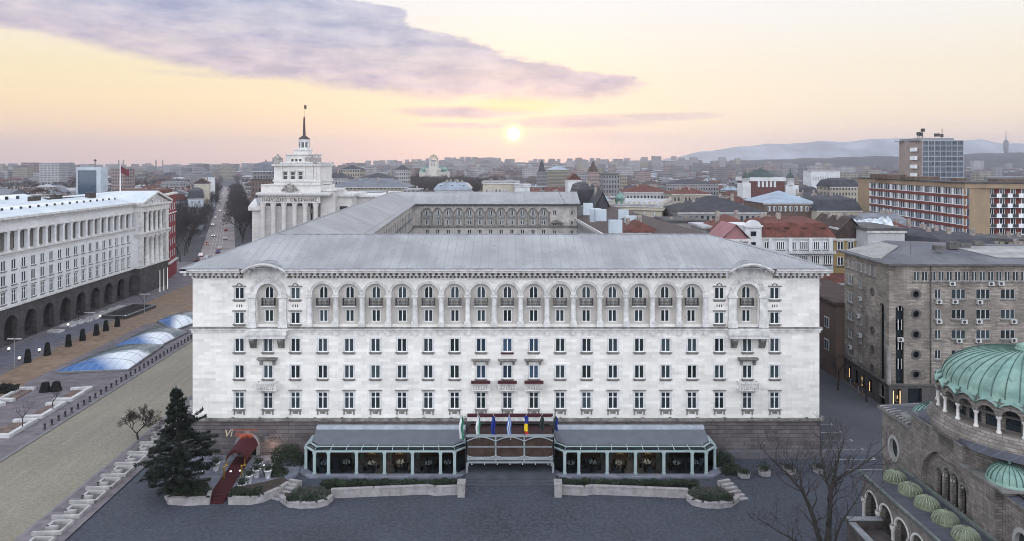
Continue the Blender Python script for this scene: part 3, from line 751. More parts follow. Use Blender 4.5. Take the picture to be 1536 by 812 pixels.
wl.poly([CF.p(PS1, 0, 0), CF.p(PS1, 0, -26), CF.p(PS1, 26.3, -26), CF.p(PS1, 26.3, 0)])
part('wall', wl, M_cwhite, council)
ba = MB(); ah = []
ays = [142.5 + 6.46 * i for i in range(-6, 9)]
for Y in ays: ah.append((cs(Y) - 2.05, cs(Y) + 2.05, .15, 6.1, True))
ba.wall(CF, 0, PS0, 0, 7.8, ah, 1.2)
ba.fb(CF, PS0, PS1, 0, 7.8, -5, 1.6)
for Y in ays: ba.arcband(CF, cs(Y), 6.1 - 2.05, 2.06, 2.5, -.05, .1, 10)
part('arcaded_base', ba, M_cbase, council)
bk = MB(); bk.poly([CF.p(0, 0, -4.5), CF.p(PS0, 0, -4.5), CF.p(PS0, 7.8, -4.5), CF.p(0, 7.8, -4.5)]); bk.poly([CF.p(0, 7.75, -4.5), CF.p(PS0, 7.75, -4.5), CF.p(PS0, 7.75, -1.2), CF.p(0, 7.75, -1.2)])
part('arcade_back_wall', bk, M_cbase, council)
tb = MB()
tb.fb(CF, 0, PS0, 7.8, 8.15, -.2, .35); tb.fb(CF, PS0 - .2, PS1 + .3, 7.8, 8.2, 0, 2.0)
tb.fb(CF, 0, PS0, 19.2, 19.55, -2, .5); tb.fb(CF, 0, PS0, 18.6, 18.9, -.1, .2)
tb.fb(CF, 0, PS0, 26.0, 26.3, 0, .5); tb.fb(CF, 0, PS0 - .1, 26.303, 26.75, -1, 1.1); tb.fb(CF, 0, PS0, 23.7, 23.95, -1.4, .18)
s_ = .6
while s_ < PS0 - .6: tb.fb(CF, s_ - .16, s_ + .16, 25.75, 26.0, 0, .75); s_ += .8
part('cornice', tb, M_trim, council)
for i, Y in enumerate(wy[:-1] + [wy[-1]]):
    c = cs(Y + 1.62)
    if c > PS0 - .5: continue
    cc = MB(); cc.fb(CF, c - .36, c + .36, 19.55, 23.7, -.75, -.02); cc.fb(CF, c - .48, c + .48, 23.35, 23.7, -.85, .08); cc.fb(CF, c - .46, c + .46, 19.55, 19.9, -.85, .08); part('loggia_pier', cc, M_cwhite, council)
lgl = MB(); lgf = MB()
for Y in wy:
    c = cs(Y)
    if c > PS0 - 1: continue
    lgl.fb(CF, c - .9, c + .9, 19.8, 23.4, -1.6, -1.55); lgf.fb(CF, c - .8, c - .7, 19.9, 23.3, -1.6, -1.5); lgf.fb(CF, c + .7, c + .8, 19.9, 23.3, -1.6, -1.5); lgf.fb(CF, c - .05, c + .05, 19.9, 23.3, -1.6, -1.5); lgf.fb(CF, c - .8, c + .8, 21.9, 22.0, -1.6, -1.5)
o = part('loggia_glazing', lgf, M_frame, council, kind='stuff'); part('glass', lgl, M_darkglass, o)
# portico: two orders of columns under a pediment
po = MB()
pc = [PS0 + 1.0, PS0 + 4.6, PS0 + 7.6, PS0 + 10.6, PS0 + 13.6, PS1 - 1.0]
M_col = M_trim
for i, c in enumerate(pc):
    for a, b, rr0 in ((8.2, 16.6, .75), (17.9, 23.9, .5)):
        if i in (0, 5):
            po.fb(CF, c - .8, c + .8, a, b, .9, 1.9)
        else:
            p = CF.p(c, 0, 1.45); po.lathe(p, [(rr0 * 1.25, a), (rr0 * 1.2, a + .35), (rr0, a + .45), (rr0 * .86, b - .7), (rr0 * 1.2, b - .45), (rr0 * 1.25, b)], 12)
po.fb(CF, PS0 - .2, PS1 + .2, 16.6, 17.5, .0, 2.0); po.fb(CF, PS0 - .4, PS1 + .4, 17.5, 17.9, .0, 2.4)
po.fb(CF, PS0 - .2, PS1 + .2, 23.9, 25.6, .0, 2.0); po.fb(CF, PS0 - .6, PS1 + .6, 25.6, 26.1, -1, 2.7)
m = (PS0 + PS1) / 2
po.fprism(CF, [(PS0 - .2, 26.1), (PS1 + .2, 26.1), (m, 29.0)], -1.2, 1.9)
for sg in (0, 1):
    a, b = ((PS0 - .8, 26.1), (m, 29.2)) if not sg else ((m, 29.2), (PS1 + .8, 26.1))
    po.fprism(CF, [a, b, (b[0], b[1] + .55), (a[0], a[1] + .55)], -1.2, 2.8)
rr = random.Random(5)
for _ in range(26):
    q = rr.uniform(-1, 1); hh = (1 - abs(q)) * 2.0
    c = m + q * 6.6; t = 26.35 + rr.uniform(0, max(.1, hh)); po.fb(CF, c - .3, c + .3, t, t + .4, 1.9, 2.25)
part('portico', po, M_trim, council)
pd = MB()
for i in range(5):
    a, b = pc[i] + .9, pc[i + 1] - .7
    if b - a < 1: continue
    mm = (a + b) / 2
    for t0, t1 in ((9.6, 11.8), (12.6, 15.4), (18.6, 22.6)): pd.fb(CF, mm - .6, mm + .6, t0, t1, .9, .93)
rcs = MB()
for a_, b_ in ((8.3, 16.5), (18.0, 23.8)): rcs.fb(CF, PS0 + 1.85, PS1 - 1.85, a_, b_, .9, .915)
part('portico_shade_wall', rcs, MATS['loggia_shade_render'], council)  # flat dark panel paints the shade between the columns
part('portico_window', pd, M_darkglass, council, kind='stuff')
fl = MB()
for k in range(3): fl.tube(CF.p(PS0 + 5 + k * 2.6, .1, 5.0), CF.p(PS0 + 5 + k * 2.6, 6.6, 5.0), .09, .05, 6)
single('flag_pole', fl, M_lampw, 'row of three bare white poles before the dark base of the portico', 'flag pole')
wK = win_meshes(1.5, 2.1, surround=.12); wK2 = win_meshes(1.5, 2.2, surround=.12); wK3 = win_meshes(1.5, 2.55, surround=.2, transom=True, hood=True)
for Y in wy[8:]:
    for wm, (a, b) in zip((wK, wK2, wK3), rows): put_window(council, wm, CF.p(cs(Y), a), CF.rot, surround=wm is wK3)
# roof: shallow pale metal, ridges, skylights
M_croof = mat('pale_blue_metal_roof', (.50, .55, .60), .5, .08, .15, .15, 4, seam=(.9, .06, .8, 0), tint=((.62, .66, .70), .1, .6))
ro = MB()
def rp(s0, d, t): return CF.p(s0, t, d)
prof = [(1.15, 26.76), (-8, 28.9), (-15, 27.6), (-22, 27.6), (-29, 29.4), (-38, 27.5), (-60, 27.5)]
ro.grid([[rp(s0, d, t) for d, t in prof] for s0 in (0, PS0 - 2)])
ro.poly([rp(PS0 - 2, 1.15, 26.76), rp(PS0 - 2, -8, 28.9), rp(m, -8, 29.75), rp(m, 2.85, 29.78), rp(PS0 - .9, 2.85, 26.66), rp(PS0 - .9, 1.15, 26.66)])
ro.poly([rp(m, -8, 29.75), rp(m, 2.85, 29.78), rp(PS1 + .9, 2.85, 26.66), rp(PS1 + .9, -8, 26.66)])
ro.poly([rp(PS0 - 2, -8, 28.9), rp(m, -8, 29.75), rp(PS1 + .9, -8, 26.66), rp(PS1, -26, 26.5), rp(PS0 - 2, -26, 28)])
part('roof', ro, M_croof, council)
sk = MB(); skg = MB()
for i in range(26):
    s0 = 14 + i * 3.1
    q = CF.p(s0, 27.85, -4.2); sk.fb(CF, s0 - .5, s0 + .5, 27.2, 28.45, -5.3, -3.4)
    skg.fb(CF, s0 - .38, s0 + .38, 27.5, 28.3, -3.38, -3.34)
for i in range(18):
    s0 = 10 + i * 4.4; sk.fb(CF, s0 - .7, s0 + .7, 28.2, 29.35, -28, -25.2); skg.fb(CF, s0 - .6, s0 + .6, 28.3, 29.2, -25.18, -25.1)
o = part('skylight', sk, M_snow, council, kind='stuff'); part('glass', skg, M_darkglass, o)
chm = MB()
for s0, d in ((74, -9), (86, -7), (66, -9.5)): chm.fb(CF, s0 - 1.6, s0 + 1.6, 28.4, 29.9, d - .6, d + .6)
part('chimney', chm, mat('sooty_brick', (.07, .055, .05), .9, .2, 2, brick=(.25, .08, .01, (.6, .6, .6))), council)
# flag on its roof
fp = thing('roof_flag_pole', 'tall white pole with a dark flag rising above the pale government roof', 'flag pole', CF.p(106, 28.5, -9))
a = CF.p(106, 28.5, -9); pm = MB(); pm.tube(a, a + Vector((0, 0, 9.2)), .16, .09, 8); part('pole', pm, M_frame, fp)
fm = MB(); fm.grid([[a + Vector((.1 + .42 * i, .12 * math.sin(i * 1.1), 8.6 - j * .95 - .22 * i)) for i in range(7)] for j in range(3)]); part('flag', fm, mat('dark_red_flag', (.10, .02, .03), .8, .1), fp)

# ================================================================ three glazed shells over the ruins
M_shell = mat('blue_glass_shell', (.035, .085, .20), .06, .15, .5, spec=1.0)
def shellmat():
    m = bpy.data.materials.new('glazed_shell'); m.use_nodes = True; t = NT(m.node_tree); p = t.n['Principled BSDF']
    tcn = t.new('ShaderNodeTexCoord'); uv = tcn.outputs['UV']; u, v, _ = t.sep(uv)
    fu = t.m('ABSOLUTE', t.m('SUBTRACT', t.m('FRACT', t.m('MULTIPLY', u, 9)), .5)); fv = t.m('ABSOLUTE', t.m('SUBTRACT', t.m('FRACT', t.m('MULTIPLY', v, 5)), .5))
    ln = t.m('GREATER_THAN', t.m('MAXIMUM', fu, fv), .472)
    # bright sky reflection painted in pale to one side, blue, then grey green
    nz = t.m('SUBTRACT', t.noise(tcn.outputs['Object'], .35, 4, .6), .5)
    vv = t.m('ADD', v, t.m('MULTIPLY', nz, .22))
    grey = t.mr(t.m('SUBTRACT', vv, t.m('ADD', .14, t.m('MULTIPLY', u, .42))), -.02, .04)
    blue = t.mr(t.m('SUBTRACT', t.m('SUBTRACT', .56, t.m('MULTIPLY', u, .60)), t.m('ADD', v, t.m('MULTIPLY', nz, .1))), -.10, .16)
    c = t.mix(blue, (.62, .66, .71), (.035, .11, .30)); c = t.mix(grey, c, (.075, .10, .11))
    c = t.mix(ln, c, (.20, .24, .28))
    t.put(p.inputs['Base Color'], c); p.inputs['Roughness'].default_value = .18; p.inputs['Specular IOR Level'].default_value = .4
    return m
M_reflshell = shellmat()
def shell(outline, hgt, label, swap=0):
    """outline: 4 ground corners (left tip, bottom, right, back) -> inflated patch"""
    A, B, C_, D = [Vector((*GP(px, py, .15).xy, 0)) for px, py in outline]
    mb = MB(); mb.smooth = True; rows = []; N, K = 18, 14
    uvs = []
    def bow(P, Q, t, k, mid):
        n = Vector((-(Q - P).y, (Q - P).x, 0)).normalized(); return P.lerp(Q, t) + n * k * math.sin(math.pi * t)
    for j in range(K + 1):
        v = j / K; r = []
        for i in range(N + 1):
            u = i / N
            p = A.lerp(B, u).lerp(D.lerp(C_, u), v)
            z = .35 + hgt * (math.sin(math.pi * u) ** .55) * (math.sin(math.pi * v) ** .6) * (.55 + .45 * u)
            r.append((p.x, p.y, .15 + z)); uvs.append((u, v))
        rows.append(r)
    mb.grid(rows)
    c = (A + B + C_ + D) / 4
    t = thing('glass_shell', label, 'glass dome', (c.x, c.y, .15))
    o = part('glazing', mb, M_reflshell, t)
    ul = o.data.uv_layers.new(name='UVMap')
    for lp in o.data.loops: ul.data[lp.index].uv = uvs[lp.vertex_index]
    kb = MB()
    ring = [rows[0][i] for i in range(N + 1)] + [rows[j][N] for j in range(1, K + 1)] + [rows[K][i] for i in range(N - 1, -1, -1)] + [rows[j][0] for j in range(K - 1, 0, -1)]
    for i in range(len(ring)):
        p, q = Vector(ring[i]), Vector(ring[(i + 1) % len(ring)]); p.z = q.z = .33
        kb.tube(p, q, .2, n=4)
    part('kerb_rim', kb, M_kerb, t)
shell([(83, 561), (192, 557), (246, 519), (172, 521)], 1.9, 'long low glass shell with blue panes and white sky reflection nearest the yellow road bend')
shell([(170, 522), (238, 522), (281, 500), (233, 490)], 1.9, 'middle glass shell of blue panes and white sky reflection between two others')
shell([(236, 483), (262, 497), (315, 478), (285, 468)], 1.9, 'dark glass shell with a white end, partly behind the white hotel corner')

# ================================================================ tower of the national assembly
S2 = F / 262; TY = 262.0
tx = lambda px: (px - 768) / S2
tz = lambda py: H - (py - HZ) / S2
TC = tx(443)
tower = thing('assembly_tower', 'stepped white tower with a dark spire and columned portico behind the hotel roof', 'tower', (TC, TY, 0))
TF = Fr((0, TY), (1, 0))
M_tw = mat('tower_limestone', (.62, .60, .585), .85, .06, .3, .2, 6, streak=.22, brick=(1.6, .5, .006, (.94, .94, .94)), bcon=.08)
tw = MB()
def tier(x0, x1, z0, z1, d0=0, dep=None): tw.fb(TF, tx(x0), tx(x1), z0, z1, -((tx(x1) - tx(x0)) if dep is None else dep) + d0, d0)
rcs = MB(); rcs.fb(TF, tx(392), tx(478), 0, tz(305), -24, -3); part('portico_shade_wall', rcs, mat('loggia_shade_render', (.27, .255, .24)), tower)  # wall colour darkened to carry the shade behind the columns
tw.fb(TF, tx(391), tx(480), tz(305), tz(294.5), -24, 0)               # entablature
tw.fb(TF, tx(391), tx(480), tz(289), tz(277.7), -22, -.3)             # attic
tier(409, 478, tz(277.7), tz(247.5), -1.5)
tier(414, 472, tz(247), tz(242.6), -2.6)
tier(423, 465, tz(242.6), tz(231), -4.5)
tier(432.4, 454, tz(231), tz(224.6), -7)
part('wall', tw, M_tw, tower)
tt = MB()
tt.fb(TF, tx(388), tx(495), tz(294.5), tz(292), -25, 1.0); tt.fb(TF, tx(386), tx(497), tz(292), tz(289), -25, 1.7)
tt.fb(TF, tx(407.5), tx(479.5), tz(273), tz(269.5), -20, -1.1)
for a, b, k in ((406.5, 480.5, 0), (409, 478, .8)): tt.fb(TF, tx(a), tx(b), tz(248.8) + k, tz(246.5) + k, -20.6 + k, -.6 - k)
tt.fb(TF, tx(421.5), tx(466.5), tz(232.2), tz(230.7), -17, -3.9); tt.fb(TF, tx(431.5), tx(455), tz(225.3), tz(224), -13.5, -6.6)
tt.fb(TF, tx(391), tx(480), tz(278.5), tz(277), -22, 0)
cx = tx(443.2); cyT = TY + 11.0
tt.lathe((cx, cyT, 0), [(2.2, tz(224)), (2.2, tz(221.5)), (1.5, tz(221.5)), (1.5, tz(212)), (2.1, tz(212)), (2.3, tz(209)), (2.3, tz(208))], 12, smooth=False)
for k in range(8):
    a = 2 * math.pi * (k + .5) / 8; tt.tube((cx + 2.0 * math.cos(a), cyT + 2.0 * math.sin(a), tz(221.5)), (cx + 2.0 * math.cos(a), cyT + 2.0 * math.sin(a), tz(212)), .3, n=6)
for i in range(6): pass
part('cornice', tt, M_trim, tower)
sp = MB(); sp.lathe((cx, cyT, 0), [(2.35, tz(208)), (2.1, tz(206)), (1.3, tz(203.5)), (.62, tz(202)), (.55, tz(196)), (.33, tz(174)), (.05, tz(171.5))], 10)
sp.tube((cx, cyT, tz(172)), (cx, cyT, tz(154)), .07, .05, 5)
part('spire', sp, mat('dark_gilded_metal', (.045, .028, .028), .5, .15, 1), tower)
fg = MB(); fg.grid([[(cx + .05 + .3 * i, cyT, tz(154) + .1 - .75 * j - .12 * i) for i in range(4)] for j in range(3)])
part('flag', fg, mat('dusk_flag', (.08, .06, .05), .8, .1), tower)
cl_ = MB()
for px in (394.9, 410.6, 426.5, 442.5, 458.4, 474):
    cl_.lathe((tx(px), TY - .4 + .0, 0), [(1.25, 0), (1.0, 1), (.86, tz(312)), (1.1, tz(308)), (1.2, tz(305))], 10)
part('column', cl_, M_tw, tower, kind='stuff')
wn = MB(); wnf = MB()
for px in (402.7, 418.5, 434.5, 450.4, 466.2):
    for py0, py1 in ((307.5, 314), (321, 331), (335, 345), (352, 362)):
        wn.fb(TF, tx(px) - .9, tx(px) + .9, tz(py1), tz(py0), -3, -2.9)
        for q in (-.95, .95, 0): wnf.fb(TF, tx(px) + q - .1, tx(px) + q + .1, tz(py1), tz(py0), -3, -2.85)
for px in (426, 437.5, 449): wn.fb(TF, tx(px) - .7, tx(px) + .7, tz(269), tz(258), -1.5, -1.44); wnf.fb(TF, tx(px) - 1.0, tx(px) + 1.0, tz(257.5), tz(256), -1.5, -1.0); wnf.fb(TF, tx(px) - .7, tx(px) + .7, tz(264), tz(263.3), -1.44, -1.4)
for px in (433, 439, 445): wn.fb(TF, tx(px) - .45, tx(px) + .45, tz(242.3), tz(238.5), -4.5, -4.44)
for px in (439, 443.2, 447.4): wn.fb(TF, tx(px) - .3, tx(px) + .3, tz(220), tz(213.5), -9.6, -9.4)
o = part('window_frame', wnf, M_trim, tower, kind='stuff'); part('glass', wn, M_darkglass, o)
pl = MB()
for px in (420.5, 431.5, 443.4, 455, 467, 471.5): pl.fb(TF, tx(px) - .35, tx(px) + .35, tz(270), tz(250), -1.5, -1.2)
part('pilaster', pl, M_tw, tower, kind='stuff')
M_stat = mat('weathered_statue_stone', (.30, .28, .27), .9, .25, 1)
for px, d in ((413.5, -2.2), (471.6, -2.2), (461, -3.5)):
    st = MB(); c = Vector((tx(px), TY + -d, 0))
    st.lathe(c, [(1.5, tz(246)), (1.5, tz(243.5)), (1.1, tz(243.5)), (1.25, tz(240)), (1.45, tz(237)), (1.0, tz(234.2)), (.45, tz(233.4)), (.55, tz(232.4)), (.42, tz(231.3)), (.1, tz(230.8))], 9)
    st.box(c.x - 1.9, c.x - .9, c.y - .5, c.y + .5, tz(243), tz(236.5)); st.box(c.x + .9, c.x + 1.9, c.y - .5, c.y + .5, tz(243), tz(236.5))
    part('statue', st, M_stat, tower)
em = MB(); rr = random.Random(9)
for _ in range(70):
    q = rr.uniform(-1, 1); hh = rr.uniform(0, 1) * (1 - abs(q) ** 2.2)
    c = tx(435) + q * 3.1; t = tz(286.5) + hh * 2.6; em.fb(TF, c - .22, c + .22, t, t + .45, -.3, -.3 + rr.uniform(.3, .8))
em.lathe(TF.p(tx(435), tz(283.3), -.2), [(1.25, -1.2), (1.4, 0), (1.25, 1.2)], 12)
part('stone_emblem', em, M_stat, tower)
fcu = text_mesh('НАРОДНО  СЪБРАНИЕ', 1.75, .06, 'inscription', 0, 'CENTER', 1.1)
fo = bpy.data.objects.new('inscription', fcu); COL.objects.link(fo); fo.parent = tower
fcu.materials.append(mat('dark_bronze_letters', (.10, .085, .075), .6, .1)); fo.location = INV[tower.name] @ Vector((tx(434.5), TY - .08, tz(302.5))); fo.rotation_euler = (R(90), 0, 0)
# wings of the assembly
wg = MB(); wt = MB()
LWF = Fr((tx(377), TY + 1), (1, 0))
wg.fb(LWF, 0, tx(391) - tx(377), 0, tz(316), -40, 0); wt.fb(LWF, -1.2, tx(391) - tx(377), tz(316), tz(311), -40, 1.0)
bv = Fr((tx(377), TY + 1), (-.34, 1))
x0 = tx(377)
wg.hexa([(x0 - .1, TY + 1, 0), (x0 + 22, TY + 1.5, 0), (x0 + 8, TY + 61, 0), (x0 - 21, TY + 61, 0), (x0 - .1, TY + 1, 20.5), (x0 + 22, TY + 1.5, 20.5), (x0 + 8, TY + 61, 20.5), (x0 - 21, TY + 61, 20.5)])
wt.hexa([(x0 - 1.2, TY + .2, 20.5), (x0 + 22, TY + 2, 20.5), (x0 + 9, TY + 62, 20.5), (x0 - 22, TY + 62, 20.5), (x0 - 1.2, TY + .2, 21.6), (x0 + 22, TY + 2, 21.6), (x0 + 9, TY + 62, 21.6), (x0 - 22, TY + 62, 21.6)])
wg.fb(TF, tx(480), tx(522), 0, tz(296), -30, -6); wt.fb(TF, tx(480), tx(526), tz(296), tz(292), -30, -5)
wg.fb(TF, tx(515), tx(563), 0, tz(299), -60, -16); wt.fb(TF, tx(515), tx(566), tz(299), tz(296), -60, -15)
wg.fb(TF, tx(478), tx(500), 0, tz(287), -16, -2.5); wt.fb(TF, tx(478), tx(503), tz(287), tz(284.5), -16, -2)
part('wing_wall', wg, M_tw, tower); part('wing_cornice', wt, M_trim, tower)
wr = MB(); wr.poly([(x0 + 1, TY + 4, 21.7), (x0 + 20, TY + 4, 21.7), (x0 + 8, TY + 60, 24.5), (x0 - 8, TY + 60, 24.5)]); wr.poly([(x0 + 1, TY + 4, 21.7), (x0 - 8, TY + 60, 24.5), (x0 - 21, TY + 60, 21.7)])
part('wing_roof', wr, M_lead, tower)
ww = MB()
for px in (485, 491, 510): ww.fb(TF, tx(px) - 1.6, tx(px) + 1.6, tz(322), tz(311), -6, -5.9)
ww.fb(TF, tx(486) , tx(497), tz(322), tz(311), -6, -5.88)
for k in range(9):
    for z in (4.5, 9.5, 14.5): ww.fb(bv, 5 + k * 6 , 6.6 + k * 6, z, z + 2.6, -.2, .12)
part('wing_window', ww, M_darkglass, tower, kind='stuff')

# ================================================================ grey brick office block on the right
OY = 104.3; OX = 57.6
OF = Fr((OX, OY), (1, 0)); OS = F / OY
oz = lambda py: H - (py - HZ) / OS; osx = lambda px: (px - 768) / OS - OX
office = thing('brick_office_block', 'grey brick office block with a tall arched corner niche and air conditioners', 'office block', (OX, OY, 0))
M_obr = mat('grey_brown_brickwork', (.29, .255, .225), .9, .30, .30, .5, 8, streak=.4, brick=(.9, .22, .03, (.6, .6, .6)), bcon=.4, tint=((.38, .34, .30), .35, .6), spots=((.17, .15, .135), .18, .5, .5))
M_ocap = mat('dark_office_cornice', (.10, .095, .092), .9, .2, 1)
oh = []; WW = []
top = (oz(422), oz(407.5))
for i in range(17):
    c = osx(1375 + 12.4 * i); oh.append((c - .45, c + .45, *top)); WW.append((OF, c, top[0], .9, top[1] - top[0], 0))
rowsO = [(oz(449), oz(434)), (oz(479), oz(464.5)), (oz(509), oz(495.3)), (oz(539), oz(525.5)), (oz(569), oz(556))]
for r_ in rowsO:
    for px, wd in ((1407, .95), (1438, 2.15), (1475, 2.15), (1512, 2.15), (1549, 2.15), (1586, 2.15)):
        c = osx(px); oh.append((c - wd / 2, c + wd / 2, *r_)); WW.append((OF, c, r_[0], wd, r_[1] - r_[0], 2 if wd > 1 else 1))
niche = (osx(1343.5), osx(1356), oz(603), oz(459)); oh.append((*niche, True))
for py in (441.5, 471.5, 502, 532, 562):
    c = osx(1374); oh.append((c - .55, c + .55, oz(py) - .55, oz(py) + .55))
SL = Fr((OX + .6, OY + 15.2), (-.6, -15.2))         # left face; s from far to near
sLen = math.hypot(.6, 15.2); sc_ = lambda px: None
lhs = []; WL = []
lz = lambda t: t
for i in range(7):
    c = 1.4 + i * 1.55; lhs.append((c - .42, c + .42, *top)); WL.append((SL, c, top[0], .84, top[1] - top[0], 0))
for r_ in rowsO:
    for c, wd in ((2.2, 1.9), (6.0, .95)): lhs.append((c - wd / 2, c + wd / 2, *r_)); WL.append((SL, c, r_[0], wd, r_[1] - r_[0], 2 if wd > 1 else 0))
for py in (441.5, 502, 532, 562): lhs.append((10.0 - .5, 10.0 + .5, oz(py) - .5 - .6, oz(py) + .5 - .6))
niche2 = (sLen - 2.9, sLen - 1.5, oz(603), oz(459)); lhs.append((*niche2, True))
ow = MB(); ow.wall(OF, 0, 60, 4.1, 22.2, oh, .35); ow.wall(SL, 0, sLen, 4.1, 22.2, lhs, .35)
ow.poly([OF.p(niche[0] - .1, niche[2] - .1, -.6), OF.p(niche[1] + .1, niche[2] - .1, -.6), OF.p(niche[1] + .1, niche[3] + .1, -.6), OF.p(niche[0] - .1, niche[3] + .1, -.6)])
ow.poly([SL.p(0, 0, -30), SL.p(0, 0, 0), SL.p(0, 22.2, 0), SL.p(0, 22.2, -30)])
part('wall', ow, M_obr, office)
gd = MB(); gd.wall(OF, 0, 60, 0, 3.9, [(osx(1344) - .5, osx(1352), .1, 3.3), (osx(1362), osx(1383), .1, 3.4)] + [(10 + i * 4, 12.6 + i * 4, .6, 3.2) for i in range(8)], .35)
gd.wall(SL, 0, sLen, 0, 3.9, [(sLen - 3, sLen - 1.2, .1, 3.3)] + [(1.2 + i * 2.4, 2.6 + i * 2.4, .6, 3.0) for i in range(4)], .35)
part('ground_floor_wall', gd, mat('dark_shopfront_stone', (.075, .07, .07), .7, .15, .8), office)
dk = MB(); dk.poly([OF.p(0.02, 0, -.5), OF.p(60, 0, -.5), OF.p(60, 22, -.5), OF.p(.02, 22, -.5)]); dk.poly([SL.p(0, 0, -.5), SL.p(sLen - .02, 0, -.5), SL.p(sLen - .02, 22, -.5), SL.p(0, 22, -.5)])
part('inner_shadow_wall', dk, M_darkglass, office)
ot = MB(); ot.fb(OF, -.4, 60, 22.2, 22.45, -.5, .7); ot.fb(SL, -.2, sLen + .5, 22.2, 22.45, -.5, .7); ot.fb(OF, -.3, 60, 3.9, 4.1, -.3, .3); ot.fb(SL, 0, sLen + .3, 3.9, 4.1, -.3, .3)
for py in (441.5, 471.5, 502, 532, 562): ot.arcband(OF, osx(1374), oz(py), .5, .8, -.1, .06, 14, 0, 2 * math.pi)
for py in (441.5, 502, 532, 562): ot.arcband(SL, 10.0, oz(py) - .6, .45, .72, -.1, .06, 14, 0, 2 * math.pi)
part('cornice', ot, M_ocap, office)
pi_ = MB(); pi_.tube((OX - .1, OY - .1, 4.1), (OX - .1, OY - .1, oz(520)), .32, n=10)
part('corner_pier', pi_, mat('pale_worn_render', (.26, .25, .24), .9, .2, 1), office)
dp = MB(); dp.tube(OF.p(osx(1395.5), 4, .12), OF.p(osx(1395.5), 22.2, .12), .09, n=6); part('drainpipe', dp, M_ocap, office)
protos = {}
for (fr_, c, z, wd, hh, bars) in WW[:70] + WL:
    k = (round(wd, 2), round(hh, 2), bars)
    if k not in protos: protos[k] = win_meshes(wd, hh, bars=max(bars, 1), sill=.08, fw=.06, fm=mat('greyed_window_paint', (.50, .50, .51), .5, .1))
    put_window(office, protos[k], fr_.p(c, z), fr_.rot, sill=True)
nw = MB()
for z in (12.2, 9.2, 6.2, 15.2): nw.fb(OF, niche[0] + .1, niche[1] - .1, z, z + 1.6, -.6, -.5)
nq = MB()
for z in (12.2, 9.2, 6.2, 15.2):
    for a, b in ((niche[0] + .1, niche[0] + .18), (niche[1] - .18, niche[1] - .1), ((niche[0] + niche[1]) / 2 - .05, (niche[0] + niche[1]) / 2 + .05)): nq.fb(OF, a, b, z, z + 1.6, -.5, -.44)
o = part('niche_window', nq, M_frame, office); part('glass', nw, M_darkglass, o)
ac0 = MB(); ac0.fb(F0, -.42, .42, 0, .62, 0, .38)
acf = MB(); acf.arcband(F0, -.08, .31, .02, .24, .38, .40, 12, 0, 2 * math.pi); acf.fb(F0, -.4, -.3, -.12, 0, .02, .36); acf.fb(F0, .3, .4, -.12, 0, .02, .36)
me_ac, me_acf = ac0.mesh('air_conditioner', mat('white_plastic', (.48, .48, .48), .5, .06)), acf.mesh('fan_grille', M_iron)
rr = random.Random(2)
for (fr_, c, z) in [(OF, osx(px), oz(py)) for px, py in ((1407, 455.5), (1431, 455.5), (1468, 456), (1407, 485), (1445, 485.5), (1467, 485), (1519, 485), (1437, 514), (1466, 514), (1519, 513), (1427, 428.5), (1485, 428.5), (1500, 428), (1356.5 - 7, 512))] + [(SL, c, z) for c, z in ((6.2, 15.0), (5.6, 12.0), (6.1, 8.9), (2.6, 6.0))]:
    o = bpy.data.objects.new('air_conditioner', me_ac); COL.objects.link(o); o.parent = office; o.location = INV[office.name] @ fr_.p(c, z, .03); o.rotation_euler = (0, 0, fr_.rot)
    g = bpy.data.objects.new('fan_grille', me_acf); COL.objects.link(g); g.parent = o
orf = MB()
c0 = OF.p(-.4, 22.46, .7); 
A_, B_, C_, D_ = Vector((OX - .7, OY - .7, 22.46)), Vector((OX + 60, OY - .7, 22.46)), Vector((OX + 60, OY + 8, 24.3)), Vector((OX + 7.4, OY + 8, 24.3))
orf.poly([A_, B_, C_, D_]); G_ = Vector((OX - .1, OY + 15.4, 22.46)); orf.poly([A_, D_, Vector((OX + 7.9, OY + 15.4, 24.3)), G_]); orf.poly([D_, C_, C_ + Vector((0, 9, -1.8)), Vector((OX + 7.9, OY + 15.4, 24.3))])
part('roof', orf, mat('dark_bitumen_roof', (.075, .078, .095), .7, .2, .3, .2, 4, seam=(1.1, .08, 1.6, 0), tint=((.30, .31, .32), .12, .25)), office)
orw = MB(); orw.poly([Vector((OX + .2, OY + 3.2, 22.62)), Vector((OX + 6.2, OY + 8.2, 24.15)), Vector((OX + 6.6, OY + 14.6, 24.15)), Vector((OX + .5, OY + 14.8, 22.68))])
orw.poly([Vector((OX + 18, OY + 2, 23.1)), Vector((OX + 60, OY + 2, 23.1)), Vector((OX + 60, OY + 7.5, 24.24)), Vector((OX + 14, OY + 7.5, 24.24))])
part('roof_sheeting', orw, mat('ribbed_pale_sheet', (.34, .335, .33), .6, .15, .6, .4, 3, seam=(.55, .2, .45, 1), streak=.2), office)
rc = MB()
for x, y in ((67, 108), (70.5, 110), (73, 111), (76, 112)): rc.box(x, x + 1.6, y, y + .9, 24, 24.9 + .2 * math.sin(x))
rc.tube((62.5, 107, 23.5), (62.5, 107, 25.4), .05, n=5)
part('chimney', rc, M_ocap, office)
lp = MB()
for c in (osx(1344) - .35, osx(1352) - .15): lp.fb(OF, c - .035, c + .035, .5, 3.0, -.12, -.04)
for c in (2.0, 6.6, 9.2): lp.fb(SL, c - .03, c + .03, 1.0, 2.5, .02, .07)
lp.fb(OF, osx(1347), osx(1347) + .06, 1.7, 2.2, -.3, -.25)
part('shop_lamp', lp, M_glow, office, kind='stuff')

